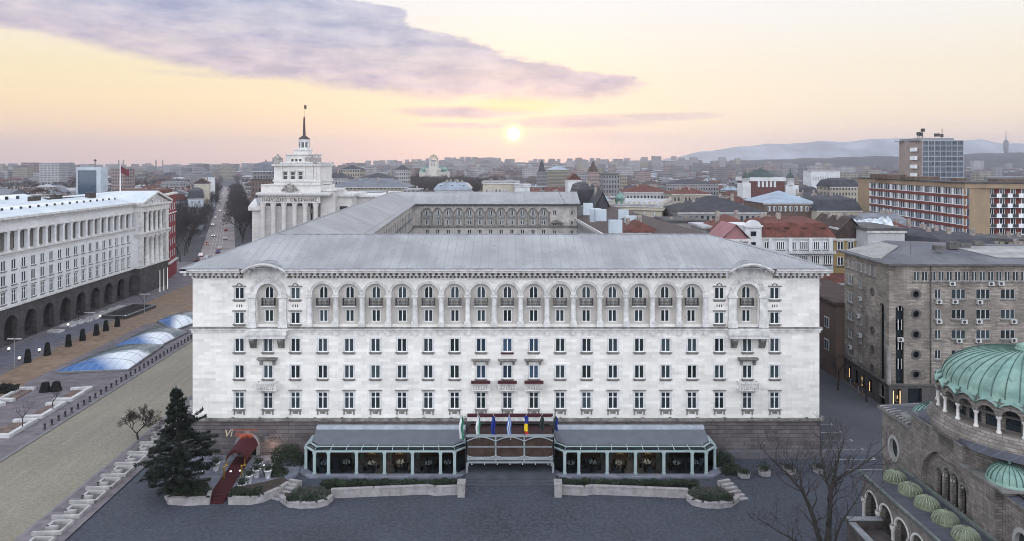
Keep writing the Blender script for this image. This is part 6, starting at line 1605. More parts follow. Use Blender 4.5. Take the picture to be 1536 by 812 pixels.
# --- landmarks near the hotel
w1 = H2('white corner house with red roof and curved gable bay, right behind the hotel roof', 1141, 1250, 356, 150, 15, rk='mansard', rh=4.0, rm='red tiled', wmt='white', real=[(18.95, 1.75, 6, 1.8, -7.6, 7.9), (15.7, 2.0, 6, 1.8, -7.6, 7.9), (11.6, 2.2, 6, 1.6, -4, 7.9)], dorm=4, dorm_col=RD['red tiled'], chim=3)
b = MB()
WF_ = Fr((XA(1141, 150), 149.8), (1, 0)); xl_ = XA(1117, 150) - XA(1141, 150)
b.fb(WF_, xl_, 0, 0, ZA(340, 150), -12, .3); b.arcband(WF_, xl_ / 2, ZA(342, 150), 0, 1.75, -.6, .5, 10); b.fb(WF_, xl_ - .3, .3, ZA(340, 150), ZA(338, 150), -1, .6)
part('gable_bay', b, M_plain['white'], w1)
b = MB(); b.fb(WF_, xl_ / 2 - .6, xl_ / 2 + .6, ZA(354, 150), ZA(347, 150), .3, .34); b.fb(WF_, xl_ / 2 - .5, xl_ / 2 + .5, ZA(370, 150), ZA(363, 150), .3, .34); part('bay_window', b, M_darkglass, w1)
b = MB(); b.fb(WF_, .5, 16, ZA(379.5, 150), ZA(379, 150), 0, 1.1); b.fb(WF_, .5, 16, ZA(376.2, 150), ZA(375.5, 150), .9, 1.1)
for k in range(40): b.fb(WF_, .6 + k * .39, .78 + k * .39, ZA(379, 150), ZA(376.2, 150), .92, 1.08)
for k in range(4): b.fb(WF_, 1.6 + k * 4.4, 2.4 + k * 4.4, ZA(379, 150), ZA(357, 150), -.02, .3)
part('balustrade', b, M_plain['white'], w1)
H2('ochre yellow house with a brown roof and two white dormers, beside the white corner house', 1250.5, 1301, 358, 151, 14, rk='gable', rh=4.6, rm='brown tiled', wmt='ochre', real=[(18.7, 1.9, 3, 1.35, -3.5, 3.5), (15.3, 1.9, 3, 1.35, -3.5, 3.5), (11.5, 2.0, 3, 1.35, -3.5, 3.5)], dorm=2, chim=2)
H2('pale windowless grey wall block right of the ochre house', 1302, 1357, 346, 146, 14, rk='flat', rm='dark flat', wmt='pale grey', real=[(19.5, 1.6, 1, .9, -3.2, -1.8), (15.0, 1.6, 1, .9, -3.2, -1.8)], chim=0)
dk1 = H2('low dark brick house in the shaded side street behind the office block', 1254, 1330, 458, 119.8, 24, rk='flat', rm='brown tiled', wmt='brown', plain=True, chim=1)
b = MB(); SDF = Fr((XA(1254, 119.8), 143.8), (0, -1))
for k in range(5):
    for z_ in (4.2, 8.2): b.fb(SDF, 2 + k * 4.4, 3.8 + k * 4.4, z_, z_ + 1.9, -.02, .06)
wf_ = part('side_window', b, M_frame, dk1, kind='stuff'); b = MB()
for k in range(5):
    for z_ in (4.2, 8.2): b.fb(SDF, 2.12 + k * 4.4, 2.85 + k * 4.4, z_ + .12, z_ + 1.78, .062, .08); b.fb(SDF, 2.97 + k * 4.4, 3.68 + k * 4.4, z_ + .12, z_ + 1.78, .062, .08)
part('glass', b, M_glass, wf_)
H2('dark brown house with a red roof edge between the ochre house and office block', 1234, 1296, 424, 144.5, 5, rk='gable', rh=1.6, rm='red tiled', wmt='brown', plain=True, chim=0)
# crumpled silver roof canopy beyond it
sc_t = thing('silver_roof_canopy', 'crumpled silvery translucent canopy on a rooftop before the red banded slab', 'roof canopy', (XA(1310, 160), 160, ZA(346, 160)))
rr = random.Random(8); b = MB(); rows = []
for j in range(5):
    rows.append([(XA(1274 + 3.6 * i, 160), 160 + j * 1.6, ZA(345, 160) + (2.3 + .9 * math.exp(-((i - 17) / 3.2) ** 2)) * math.sin(math.pi * (j + .15) / 4.3) * rr.uniform(.72, 1.08)) for i in range(20)])
b.grid(rows); part('canopy', b, mat('silver_foil_film', (.50, .55, .62), .3, .3, 1.5, metal=.3, spec=.8), sc_t)
H2('low dark roofed block carrying the silver canopy', 1255, 1346, 345.5, 158, 14, rk='flat', rm='dark flat', wmt='brown', plain=True, chim=0)
H2('long building with a pale blue metal roof in front of the theatre', 1146, 1226, 305, 255, 22, rk='hip', rh=4.2, rm='blue grey', wmt='brown', chim=0, real=[(20.2, 1.8, 9, 1.1, -9, 9)])
H2('cream mansard house with white dormers, left of the red banded slab', 1226, 1292, 316, 250, 18, rk='mansard', rh=5.2, rm='dark slate', wmt='cream', dorm=4, real=[(16.4, 2.2, 7, 1.1, -7.5, 7.5), (12.6, 2.2, 7, 1.1, -7.5, 7.5)], chim=1)
H2('long dark slate roofed block behind the grey wall', 1018, 1148, 318.5, 218, 24, rk='hip', rh=4.6, rm='dark slate', wmt='pale grey', chim=4)
H2('bare grey concrete firewall block beside the long slate roof', 1000, 1062, 334, 185, 14, rk='flat', rm='dark flat', wmt='grey', plain=True, chim=2)
H2('narrow grey block with rusty chimney stack', 1055, 1100, 343, 168, 12, rk='flat', rm='pale flat', wmt='grey', plain=True, chim=3)
H2('red tiled hip roof house left of the curved gable bay', 1075, 1140, 348, 162, 16, rk='hip', rh=3.4, rm='red tiled', wmt='pale grey', chim=2)
H2('house with a dull pink metal roof close behind the hotel ridge', 1085, 1122, 359, 139, 9, rk='gable', rh=3.0, rm=M_plain['pink'], wmt='grey', plain=True, chim=0)
H2('low terracotta roofed house between the hotel wing and grey walls', 935, 992, 349, 150, 14, rk='hip', rh=2.2, rm='red tiled', wmt='pale grey', chim=2)
H2('pale stucco house with low parapet left of the grey walls', 968, 1008, 345, 172, 12, rk='flat', rm='pale flat', wmt='pale grey', chim=3)
# cream bank with a balustrade and green cupola
bkx = house('cream corner bank with roof balustrade and small green cupola', XA(952, 232), 232, 18, 42, ZA(309, 232), rk='flat', rm='pale flat', wmt='cream', rot=-.30, real=[(17.0, 2.4, 5, 1.3, -8.3, 8.3), (12.6, 2.4, 5, 1.3, -8.3, 8.3), (20.0, 1.4, 5, .9, -8.3, 8.3)], chim=0)
b = MB(); b.box(-9.6, 9.6, -.6, 42.5, ZA(314, 232) - .3, ZA(314, 232) + .2)
for k in range(24): b.box(-9.3, -8.9, k * 1.75, k * 1.75 + .7, ZA(309, 232), ZA(309, 232) + 1.4); b.box(8.9, 9.3, k * 1.75, k * 1.75 + .7, ZA(309, 232), ZA(309, 232) + 1.4)
for k in range(11): b.box(-9 + k * 1.7, -8.3 + k * 1.7, -.3, .1, ZA(309, 232), ZA(309, 232) + 1.4)
part('balustrade', b, M_plain['cream'], bkx, local=True)
b = MB()
for k in range(20):
    for z_ in (4, 8.2, 12.6, 17.0): b.box(9.0, 9.04, 1 + k * 2.05, 2.1 + k * 2.05, z_, z_ + 2.4)
part('side_window', b, M_darkglass, bkx, kind='stuff', local=True)
b = MB(); b.lathe((-5.5, 3, ZA(309, 232)), [(1.7, 0), (1.7, 2.2), (1.9, 2.3), (1.4, 3.2), (.5, 4.0), (.3, 4.6), (0, 5)], 12); part('cupola', b, M_cop, bkx, local=True)
# brown roofed right wing with white chimneys
rw = thing('brown_roof_wing', 'dark brown roofed wing with big white chimneys closing the hotel courtyard', 'building', (24, 120, 0))
b = MB(); b.hexa([(27.2, 112, 0), (45, 112, 0), (38, 226, 0), (21.6, 226, 0), (27.2, 112, 19.6), (45, 112, 19.6), (38, 226, 19.6), (21.6, 226, 19.6)]); part('wall', b, WD['pale grey'], rw)
b = MB(); e0, e1, r0, r1 = (26.4, 110, 19.7), (21.0, 227, 19.7), (37.5, 116, 24.6), (30.6, 227, 24.6)
b.poly([e0, e1, r1, r0]); b.poly([r0, r1, (39, 227, 19.7), (46, 110, 19.7)]); b.poly([e0, r0, (46, 110, 19.7)]); rwf = part('roof', b, mat('brown_sheet_roof', (.062, .045, .042), .7, .15, .4, seam=(1.4, .08, 1.5, 1)), rw)
b = MB(); b.tube(e0, e1, .22, n=5); b.hexa([(26.6, 110, 18.8), (27.2, 110, 18.8), (21.8, 227, 18.8), (21.2, 227, 18.8), (26.6, 110, 19.5), (27.2, 110, 19.5), (21.8, 227, 19.5), (21.2, 227, 19.5)]); part('cornice', b, M_trim, rw)
for px, py, Y, hh in ((882, 313, 190, 3.0), (893, 322, 168, 3.0), (901, 322, 166, 2.6), (923, 339, 140, 2.4), (935, 322, 185, 2.6), (946, 331, 160, 2.2)):
    x, z_ = XA(px, Y), ZA(py, Y); b = MB(); b.box(x - 1.3, x + 1.3, Y - .9, Y + .9, z_ - hh * .6, z_ + hh * .5); part('chimney', b, M_plain['pale blue'], rwf)
H2('pale blue grey gabled house at the end of the hotel courtyard', 864, 902, 308, 236, 16, rk='mansard', rh=7.2, rm='dark slate', wmt='pale grey', plain=True, chim=2)
H2('slate mansard house with tiny dormers behind the courtyard wing', 862, 893, 291, 272, 16, rk='mansard', rh=4.6, rm='dark slate', wmt='pale blue', plain=True, dorm=5, chim=0)
H2('white gable end house with dark roof right of the courtyard', 893, 915, 316, 215, 26, rk='gable', rh=6, rm='dark slate', wmt='white', plain=True, chim=1)
H2('plain cream block with few windows above the courtyard roof', 724, 778, 274.5, 285, 18, rk='flat', rm='pale flat', wmt='cream', real=[(25.5, 1.9, 5, 1.0, -6.5, 2.5)], chim=2)
H2('white stepped annex right of the plain cream block', 772, 795, 279, 282, 14, rk='flat', rm='pale flat', wmt='white', real=[(24, 1.6, 4, .8, -2.6, 2.6)], chim=2)
# white palace-like building with many chimneys
wpz = H2('old white building with many tall chimneys beyond the hotel roof', 652, 704, 284, 300, 18, rk='mansard', rh=3, rm='blue grey', wmt='pale blue', plain=True, chim=9, dorm=3)
H2('low white villa left of the chimneyed building', 606, 628, 286, 300, 14, rk='flat', rm='pale flat', wmt='white', chim=1)
# wide low museum wings right of the tower
H2('long pale wing with grey roof and arched dormers right of the tower', 492, 612, 281, 330, 22, rk='hip', rh=4.2, rm='grey metal', wmt='cream', chim=3)
H2('white stepped annex behind the assembly portico', 520, 570, 290, 300, 16, rk='flat', rm='pale flat', wmt='white', chim=2)
H2('low white hall with dark window boxes right of the tower', 560, 612, 295, 285, 20, rk='flat', rm='pale flat', wmt='white', chim=4)
H2('cream school with dark hipped roof beyond the tower', 509, 541, 254.5, 520, 18, rk='hip', rh=3.5, rm='dark slate', wmt='cream', chim=2)
H2('white colonnaded house with dark roof right of the tower', 482, 522, 268, 400, 18, rk='hip', rh=4, rm='dark slate', wmt='white', chim=2)
H2('long dark roofed hall below the distant school', 535, 590, 268, 420, 20, rk='hip', rh=3.2, rm='dark slate', wmt='pale grey', chim=1)
H2('white villa with a small dark belvedere near the park', 592, 612, 255, 560, 14, rk='hip', rh=4, rm='dark slate', wmt='white', chim=1)
H2('brown grey apartment block rising left of the tower', 379, 409, 257, 420, 24, rk='mansard', rh=6, rm='grey metal', wmt='grey', chim=2)
H2('dark roofed block below the brown apartment block left of the tower', 376, 408, 270, 380, 18, rk='flat', rm='dark flat', wmt='brown', chim=2)
# left of the boulevard
rb_ = thing('red_plastered_house', 'dark red plastered house with white windows at the end of the government building', 'house', (-113, 224, 0))
RDF = Fr((-112.6, 223), (-.30, 1)); b = MB(); b.fb(RDF, 0, 15, 5.0, 27.5, -16, 0); b.fb(RDF, -.02, 15, 0, 4.98, -16, .3); part('wall', b, M_plain['red'], rb_)
b = MB(); b.fb(RDF, -.4, 15.4, 27.52, 28.1, -16, .6); b.fb(RDF, -.2, 15, 4.9, 5.3, -1, .8); b.fb(RDF, -.1, 15, 21.2, 21.5, -1, .4); part('cornice', b, M_trim, rb_)
for k in range(4):
    for z_ in (6.6, 10.6, 14.6, 18.4, 22.4):
        b = MB(); b.fb(RDF, 1.3 + k * 3.6, 2.5 + k * 3.6, z_, z_ + 2.1, -.1, .08); o = part('window', b, M_frame, rb_)
        b = MB(); b.fb(RDF, 1.45 + k * 3.6, 2.35 + k * 3.6, z_ + .12, z_ + 1.98, .082, .1); part('glass', b, M_darkglass, o)
b = MB(); b.fb(RDF, .5, 14.5, 28.1, 29.2, -15, -1); part('roof', b, RD['red tiled'], rb_)
FOOT.append((-150, -108, 215, 262))
H2('pale blue house with a dark rounded roof behind the red house', 283, 303, 298, 392, 20, rot=.389, rk='mansard', rh=6, rm='dark slate', wmt='pale blue', real=[(15, 2, 3, 1.1, -2.8, 2.8), (10.6, 2, 3, 1.1, -2.8, 2.8), (6.4, 2, 3, 1.1, -2.8, 2.8)], chim=2)
H2('tall cream gabled house further along the boulevard', 292, 313, 276, 480, 30, rot=.389, rk='gable', rh=3.4, rm='brown tiled', wmt='cream', plain=True, chim=3)
H2('pale house with white gable end far along the boulevard', 305, 321, 266, 600, 26, rot=.389, rk='gable', rh=4, rm='grey metal', wmt='white', plain=True, chim=2)
# boulevard
BVX = lambda y: -111 - .41 * (y - 252)
M_bvd = mat('worn_boulevard_asphalt', (.25, .215, .215), .8, .12, .1, tint=((.33, .29, .28), .05, .6))
b = MB(); b.poly([(BVX(225) - 5.5, 225, .03), (BVX(225) + 9, 225, .03), (BVX(1500) + 9, 1500, .03), (BVX(1500) - 9, 1500, .03)])
single('boulevard', b, M_bvd, kind='structure')
b = MB()
for off in (-1.6, -.2, 1.5, 2.9):
    b.poly([(BVX(262) + off, 262, .06), (BVX(262) + off + .16, 262, .06), (BVX(900) + off + .16, 900, .06), (BVX(900) + off, 900, .06)])
for k in range(12): x = BVX(268) - 6 + k * 1.25; b.poly([(x, 266, .062), (x + .6, 266, .062), (x - .8, 269.5, .062), (x - 1.4, 269.5, .062)])
single('tram_tracks', b, mat('pale_rails_and_paint', (.5, .46, .44), .6, .2, .3), kind='structure')
FOOT.append((-122, -70, 255, 330))
# theatre with a dark dome
NY = 450.0; NSc = F / NY; nx = lambda px: (px - 768) / NSc; nz_ = lambda py: H - (py - HZ) / NSc
th = thing('domed_theatre', 'theatre with a dark green dome, white band and flanking turrets beyond the slate roofs', 'theatre', (nx(1150), NY, 0))
TFr = Fr((0, NY), (1, 0))
b = MB(); b.fb(TFr, nx(1124), nx(1177), 0, nz_(272), -24, 0); part('wall', b, mat('dark_red_brick', (.12, .045, .042), .9, .15, .4), th)
b = MB(); b.fb(TFr, nx(1122), nx(1179), nz_(272), nz_(266.5), -25, .6)
for k in range(5): c = nx(1138 + k * 6); b.fb(TFr, c - .7, c + .7, nz_(281), nz_(272.3), 0, .5)
b.fb(TFr, nx(1112), nx(1124), 0, nz_(275), -8, 3); b.fb(TFr, nx(1177), nx(1196), 0, nz_(278), -10, 2)
for px in (1118, 1185): b.lathe((nx(px), NY - .5, 0), [(2.4, nz_(278)), (2.4, nz_(268.5)), (2.9, nz_(268)), (2.9, nz_(267.3))], 10)
part('cornice', b, M_plain['white'], th)
b = MB(); b.lathe((nx(1150), NY + 12, 0), [(9.6, nz_(266)), (9.4, nz_(264)), (8.4, nz_(261)), (6.2, nz_(257.8)), (5.6, nz_(257.5)), (5.5, nz_(256.3)), (1.0, nz_(254)), (.3, nz_(251.5))], 20)
part('dome', b, mat('dark_green_copper', (.035, .055, .052), .6, .2, .5), th)
for px, m_, r0, top in ((1118, M_lead, 2.9, 256), (1185, RD['brown tiled'], 3.0, 253)): b = MB(); b.lathe((nx(px), NY - .5, 0), [(r0, nz_(267.3)), (r0 * .8, nz_(264.5)), (r0 * .4, nz_(261)), (.5, nz_(259)), (.12, nz_(top))], 10); part('turret_roof', b, mat('dark_green_copper', (.035, .055, .052)), th)
FOOT.append((nx(1100), nx(1205), NY - 10, NY + 40))
# cathedral far off in the park
KY = 1000.0; kq = KY / 640; KS = F / KY; kx = lambda px: (px - 768) / KS; kz = lambda py: H - (py - HZ) / KS
kt = thing('white_cathedral', 'white cathedral with a tall bell tower and green roofs among the park trees', 'cathedral', (kx(650), KY, 0))
KF = Fr((0, KY), (1, 0))
b = MB(); b.fb(KF, kx(629), kx(671), 0, kz(258), -46, 0); b.fb(KF, kx(639), kx(661.5), 0, kz(253), -40, 3); b.fb(KF, kx(644), kx(656.5), 0, kz(243), -14, 6)
b.fprism(KF, [(kx(638), kz(256)), (kx(662), kz(256)), (kx(650), kz(250))], -8, 4.6)
for q in (-1, 1):
    for d_ in (4.6, -9): c = kx(650.2) + q * 4.8; b.fb(KF, c - .9, c + .9, kz(243), kz(237.5), d_ - .9, d_ + .8)
b.fb(KF, kx(644), kx(656.5), kz(238), kz(236.5), -12, 5.6)
part('wall', b, mat('cathedral_stone', (.56, .53, .48), .85, .08, .3, streak=.2), kt)
b = MB(); b.lathe((kx(650.2), KY + 2, 0), [(5.6, kz(236.6)), (5.2, kz(234.6)), (2.8, kz(233)), (.5, kz(232.3)), (.2, kz(230.6))], 12); part('bell_dome', b, mat('dull_gold', (.30, .25, .15), .45, .15, .5, metal=.4), kt)
b = MB(); b.poly([KF.p(kx(628), kz(258), 1), KF.p(kx(644), kz(258), 1), KF.p(kx(644), kz(250), -13), KF.p(kx(633), kz(250.5), -19)]); b.poly([KF.p(kx(656), kz(258), 1), KF.p(kx(673), kz(258), 1), KF.p(kx(667), kz(250.5), -19), KF.p(kx(656), kz(250), -13)])
b.lathe((kx(637), KY + 6, 0), [(5.4, kz(255)), (4.2, kz(252)), (.3, kz(250))], 10); b.lathe((kx(664), KY + 6, 0), [(5.4, kz(255)), (4.2, kz(252)), (.3, kz(250))], 10); part('roof', b, M_cop, kt)
b = MB(); b.fprism(KF, [(kx(646.5), kz(262)), (kx(653.5), kz(262)), (kx(653.5), kz(257)), (kx(650), kz(254.5)), (kx(646.5), kz(257))], 4.62, 4.8)
for c in (647.6, 650.2, 652.8): b.fb(KF, kx(c) - .35, kx(c) + .35, kz(249), kz(245), 6, 6.1)
part('window', b, M_darkglass, kt, kind='stuff')
FOOT.append((kx(622), kx(678), KY - 15, KY + 45))
# distant single towers and blocks
def tower_block(label, px0, px1, py, Y, wmt='pale grey', d_=18, name='apartment_tower', cat='tower block', **k):
    x0, x1 = XA(px0, Y), XA(px1, Y); z = terr((x0 + x1) / 2, Y); return house(label, (x0 + x1) / 2, Y, x1 - x0, d_, ZA(py, Y) - z, rk='flat', rm='pale flat', wmt=wmt, chim=1, name=name, cat=cat, z=z, **k)
gb_ = tower_block('dark blue glass office block with a pale frame, far left beyond the pale roof', 117, 151, 252, 560, wmt=M_glassb, name='glass_office_block', cat='office block', d_=10)
x0, x1, zt = XA(117, 560), XA(151, 560), ZA(252, 560); b = MB(); b.box(x0 - .9, x0 + .2, 559.2, 561, 0, zt + .5); b.box(x1 - 3.0, x1 + .6, 559.2, 569, 0, zt + .6); b.box(x0, x1, 559.4, 561, zt - 2, zt + .7); part('pale_frame', b, M_plain['pale blue'], gb_)
b = MB(); b.tube((XA(131.5, 560), 570, zt), (XA(131.5, 560), 570, ZA(239, 560)), .35, n=5); b.lathe((XA(131.5, 560), 570, ZA(241, 560)), [(0, -1), (1.2, 0), (0, 1.4)], 8); part('aerial', b, M_iron, gb_)
tower_block('pale balcony block of flats far left, taller than its neighbours', 59, 88, 245.5, 900, wmt='white')
tower_block('hazy square tower block on the far left skyline', 32, 51, 244.5, 1300, wmt='pinkish'); tower_block('low wide hazy block at the far left edge', 19, 32, 248.5, 1250, wmt='grey'); tower_block('small hazy tower right of the balcony flats', 93, 104, 244.6, 1500, wmt='pale grey')
tower_block('tall pale tower block on the skyline right of the sun', 979, 992, 235, 1900, wmt='pale grey'); tower_block('hazy slim tower on the skyline below the sun glow', 866, 873, 237, 2000, wmt='pinkish'); tower_block('pale tower block on the ridge before the mountains', 1080, 1089, 236, 2300, wmt='pale grey')
tower_block('squat pale tower block beside the ridge before the mountains', 1104, 1111, 238, 2300, wmt='cream')
H2('long white building standing before the dark wooded hill', 1217, 1260, 257, 700, 20, rk='flat', rm='pale flat', wmt='white', chim=2, real=[(22, 3.4, 11, 1.7, -14, 14)])
H2('cream house with a dark pyramid roof left of the slab', 1246, 1288, 280.5, 400, 18, rk='mansard', rh=5, rm='dark slate', wmt='cream', dorm=4, chim=1)
H2('long low hall with a dark grey roof in the middle distance', 1000, 1078, 277, 480, 26, rk='hip', rh=3.4, rm='dark slate', wmt='pale grey', chim=0)
H2('long red tiled block with a row of white windows, middle distance', 936, 1004, 288, 360, 18, rk='hip', rh=3.2, rm='red tiled', wmt='white', chim=4)
H2('red tiled block behind the slate roofs near the theatre', 1008, 1066, 291, 340, 18, rk='hip', rh=3, rm='red tiled', wmt='cream', chim=4)
H2('white gabled house above the slate mansard', 852, 872, 270, 430, 22, rk='gable', rh=4, rm='red tiled', wmt='white', plain=True, chim=1)
H2('dark modern block with balconies beyond the courtyard', 905, 929, 262, 440, 18, rk='flat', rm='dark flat', wmt='grey', chim=1)
spz = thing('spired_town_house', 'dark red house with a pointed lilac spire on the hazy middle skyline', 'house', (XA(891, 620), 620, 0)); b = MB(); b.box(XA(884, 620), XA(899, 620), 620, 634, 0, ZA(258, 620)); part('wall', b, WD['pinkish'], spz); b = MB(); b.lathe((XA(891, 620), 626, 0), [(4.6, ZA(258, 620)), (3.4, ZA(251, 620)), (2.2, ZA(249.5, 620)), (1.6, ZA(246, 620)), (.1, ZA(241, 620))], 8, smooth=False); part('roof', b, RD['brown tiled'], spz)
spz = thing('spired_town_house', 'dark corner house with two small spires left of the pale blue roof below the sun', 'house', (XA(813, 600), 600, 0)); b = MB(); b.box(XA(806, 600), XA(821, 600), 600, 616, 0, ZA(258, 600)); part('wall', b, WD['grey'], spz); b = MB(); b.lathe((XA(813, 600), 606, 0), [(3.4, ZA(258, 600)), (2.2, ZA(252, 600)), (1.8, ZA(246, 600)), (.1, ZA(239.5, 600))], 8, smooth=False); part('roof', b, RD['dark slate'], spz)
H2('pale blue roofed hall right of the small spires', 822, 853, 254.5, 640, 24, rk='hip', rh=3.4, rm='blue grey', wmt='cream', chim=1)
# --- generic houses, each one its own thing
PARK = lambda x, y: -.21 < x / y < -.012 and 470 < y < 960
rr = random.Random(21); CNT = 0
NAMED = {}
def free(x, y, r_):
    if any(a - r_ * .3 < x < b_ + r_ * .3 and c - r_ * .3 < y < e + r_ * .3 for a, b_, c, e in FOOT): return False
    if abs(x - BVX(y)) < 30: return False
    if y < 262 and -60 < x < 50: return False
    if PARK(x, y): return False
    if x < -95 and y < 262 and x > -175: return False
    if 125 < x < 230 and 185 < y < 300: return False
    if abs(x - 57) < 12 and y < 330: return False
    if 50 < x < 125 and 95 < y < 128: return False
    if abs(x - XA(1006, y)) < 10 and 200 < y < 340: return False
    return True
lots = []
y = 132
while y < 600:
    stp = 19 if y < 300 else 22
    x = -.80 * y - 25
    while x < .80 * y + 25:
        xx, yy = x + rr.uniform(-3, 3), y + rr.uniform(-3, 3)
        if y < 262 and xx < 60: x += stp; continue
        lots.append((yy, xx, stp)); x += stp
    y += stp
lots.sort()
for yy, xx, stp in lots:
    if CNT >= 225: break
    if not free(xx, yy + 7, 12): continue
    w_, d_ = rr.uniform(.7, 1.0) * stp, rr.uniform(.6, .9) * stp; h_ = rr.uniform(11.5, 18.5)
    wn_ = rr.choices([q[0] for q in WALLS], [5, 4, 4, 2, 1, 2, 2, 4])[0]; rk = rr.choices(['hip', 'gable', 'flat', 'mansard'], [5, 4, 3, 3])[0]
    rn = rr.choices(['red tiled', 'dark slate', 'brown tiled', 'grey metal', 'blue grey'], [5, 4, 4, 3, 1])[0] if rk != 'flat' else rr.choice(['pale flat', 'dark flat'])
    ph_x = 768 + F * xx / yy
    reg = 'left of the boulevard' if ph_x < 340 else 'between boulevard and tower' if ph_x < 440 else 'behind the hotel courtyard' if ph_x < 880 else 'right behind the hotel' if ph_x < 1290 else 'behind the red banded slab'
    dist = 'close' if yy < 330 else 'far'
    shp = {'hip': 'hipped', 'gable': 'gabled', 'flat': 'level', 'mansard': 'mansard'}[rk]
    lab = '%s town house with %s %s roof, %s %s' % (wn_, rn.replace(' flat', ''), shp, dist, reg)
    house(lab, xx, yy, w_, d_, h_, rk=rk, rh=rr.uniform(2.6, 4.6), rm=rn, wmt=wn_, rot=rr.choice([-.40, -.36, .12, .06, -.06, .2]), group='%s %s houses %s' % (wn_, shp, reg), chim=rr.choice([2, 3, 4, 6]), dorm=rr.choice([0, 0, 2, 3]) if rk in ('hip', 'mansard') and yy < 420 else 0, rr=rr, foot=False, name='town_house')
    CNT += 1
LASTY = yy; print('houses', CNT, LASTY)
# houses lining the boulevard
for sd_ in (-1, 1):
    y = 425 if sd_ < 0 else 340
    k = 0
    while y < 900:
        L = rr.uniform(20, 30); h_ = rr.uniform(14, 19); wn_ = rr.choice(['cream', 'pale grey', 'grey', 'white', 'pinkish']); rn = rr.choice(['dark slate', 'brown tiled', 'grey metal', 'red tiled'])
        off = 27 * sd_
        th_ = math.atan(.41)
        if not (sd_ < 0 and y < 500 and k < 0):
            house('%s terrace house with %s roof on the %s side of the boulevard' % (wn_, rn, 'left' if sd_ < 0 else 'right'), BVX(y) + off, y, 15, L * .97, h_, rk='gable', rh=3.4, rm=rn, wmt=wn_, rot=th_, group='%s houses lining the %s side' % (wn_, 'left' if sd_ < 0 else 'right'), chim=2, rr=rr, foot=False, name='terrace_house')
        y += L * math.cos(th_) * 1.02; k += 1
# --- everything farther reads as one mass
mb = MB(); mats_far = [q[1] for q in WALLS] + [q[1] for q in ROOFS]; nW = len(WALLS)
M_far = []
def fbox(x, y, w_, d_, h_, z, wi, ri, pitched):
    mb.cur = wi; c, s_ = math.cos(rot_), math.sin(rot_)
    P = lambda a, b_, zz: (x + a * c - b_ * s_, y + a * s_ + b_ * c, zz)
    cor = [(-w_ / 2, -d_ / 2), (w_ / 2, -d_ / 2), (w_ / 2, d_ / 2), (-w_ / 2, d_ / 2)]
    mb.grid([[P(*q, z - 2) for q in cor], [P(*q, z + h_) for q in cor]], True)
    mb.cur = nW + ri
    if not pitched: mb.poly([P(*q, z + h_ + .02) for q in cor])
    else:
        r0, r1 = (P(-w_ * .3, 0, z + h_ + 3.2), P(w_ * .3, 0, z + h_ + 3.2)); q = [P(a * 1.06, b_ * 1.06, z + h_) for a, b_ in cor]
        if y < 1300:
            for _k in range(rr.randint(1, 3)):
                mb.cur = rr.choice([0, 1, 7, 6]); a_, c_ = rr.uniform(-.35, .35) * w_, rr.uniform(-.3, .3) * d_; e_ = rr.uniform(.5, 1.0)
                mb.grid([[P(a_ + u_ * e_, c_ + v_ * .5, z + h_ + zz_) for u_, v_ in ((-1, -1), (1, -1), (1, 1), (-1, 1))] for zz_ in (.3, 3.3 + e_)], True); mb.poly([P(a_ + u_ * e_, c_ + v_ * .5, z + h_ + 3.3 + e_) for u_, v_ in ((-1, -1), (1, -1), (1, 1), (-1, 1))])
            mb.cur = nW + ri
        mb.poly([q[0], q[1], r1, r0]); mb.poly([q[2], q[3], r0, r1]); mb.poly([q[1], q[2], r1]); mb.poly([q[3], q[0], r0])
y = LASTY - 10
while y < 3900:
    stp = 18 + (y - 400) * .014; x = -.82 * y - 60
    while x < .82 * y + 60:
        xx, yy = x + rr.uniform(-.3, .3) * stp, y + rr.uniform(-.3, .3) * stp; x += stp
        wood = math.sin(xx * .006 + 1.3) * math.sin(yy * .0045 + .4) + .5 * math.sin(xx * .013 + yy * .004)
        hillz = xx / yy > .27 and yy > 2000
        if not free(xx, yy, 12) and yy < 900 or abs(xx - BVX(yy)) < 34 and yy < 1500 or hillz: continue
        if wood > .62 and yy > 650: continue
        z = terr(xx, yy); tall = rr.random() < (.015 if yy < 1000 else .15 if xx < 0 else .11)
        rot_ = rr.choice([-.4, -.3, .1, 0, .25])
        if tall: fbox(xx, yy, rr.uniform(12, 34), rr.uniform(10, 16), rr.uniform(20, 34) + (6 if yy > 1500 else 0), z, rr.choice([0, 1, 2, 5, 7, 7]), rr.choice([4, 6]), False)
        else: fbox(xx, yy, rr.uniform(.5, .85) * stp, rr.uniform(.4, .7) * stp, rr.uniform(7, 15), z, rr.choices(range(8), [5, 4, 4, 2, 1, 3, 2, 5])[0], rr.choices(range(7), [5, 4, 4, 3, 2, 1, 2])[0], rr.random() < .7)
    y += stp
single('distant_city', mb, mats_far, 'hazy mass of far roofs and blocks reaching to the skyline', 'city', kind='stuff')
mb = MB()
for _ in range(4200):
    yy = 520 * (4000 / 520) ** rr.random(); xx = rr.uniform(-.8, .8) * yy
    if abs(xx - BVX(yy)) < 14: continue
    wood = math.sin(xx * .006 + 1.3) * math.sin(yy * .0045 + .4) + .5 * math.sin(xx * .013 + yy * .004)
    nn = 5 if wood > .5 else 1
    for q in range(nn):
        cx, cy = xx + rr.gauss(0, 18) * (nn > 1), yy + rr.gauss(0, 22) * (nn > 1); z = terr(cx, cy); hh = rr.uniform(9, 15); s_ = .9 + yy * .0009
        mb.leaves([(cx + rr.gauss(0, 3.0), cy + rr.gauss(0, 3.0), z + hh * rr.uniform(.25, 1.05)) for _ in range(22)], s_ * 1.1, rr)
single('distant_trees', mb, mat('bare_woodland', (.065, .048, .046), .95, .3, .05), 'dark brown bare tree clumps scattered through the far city', 'trees', kind='stuff')
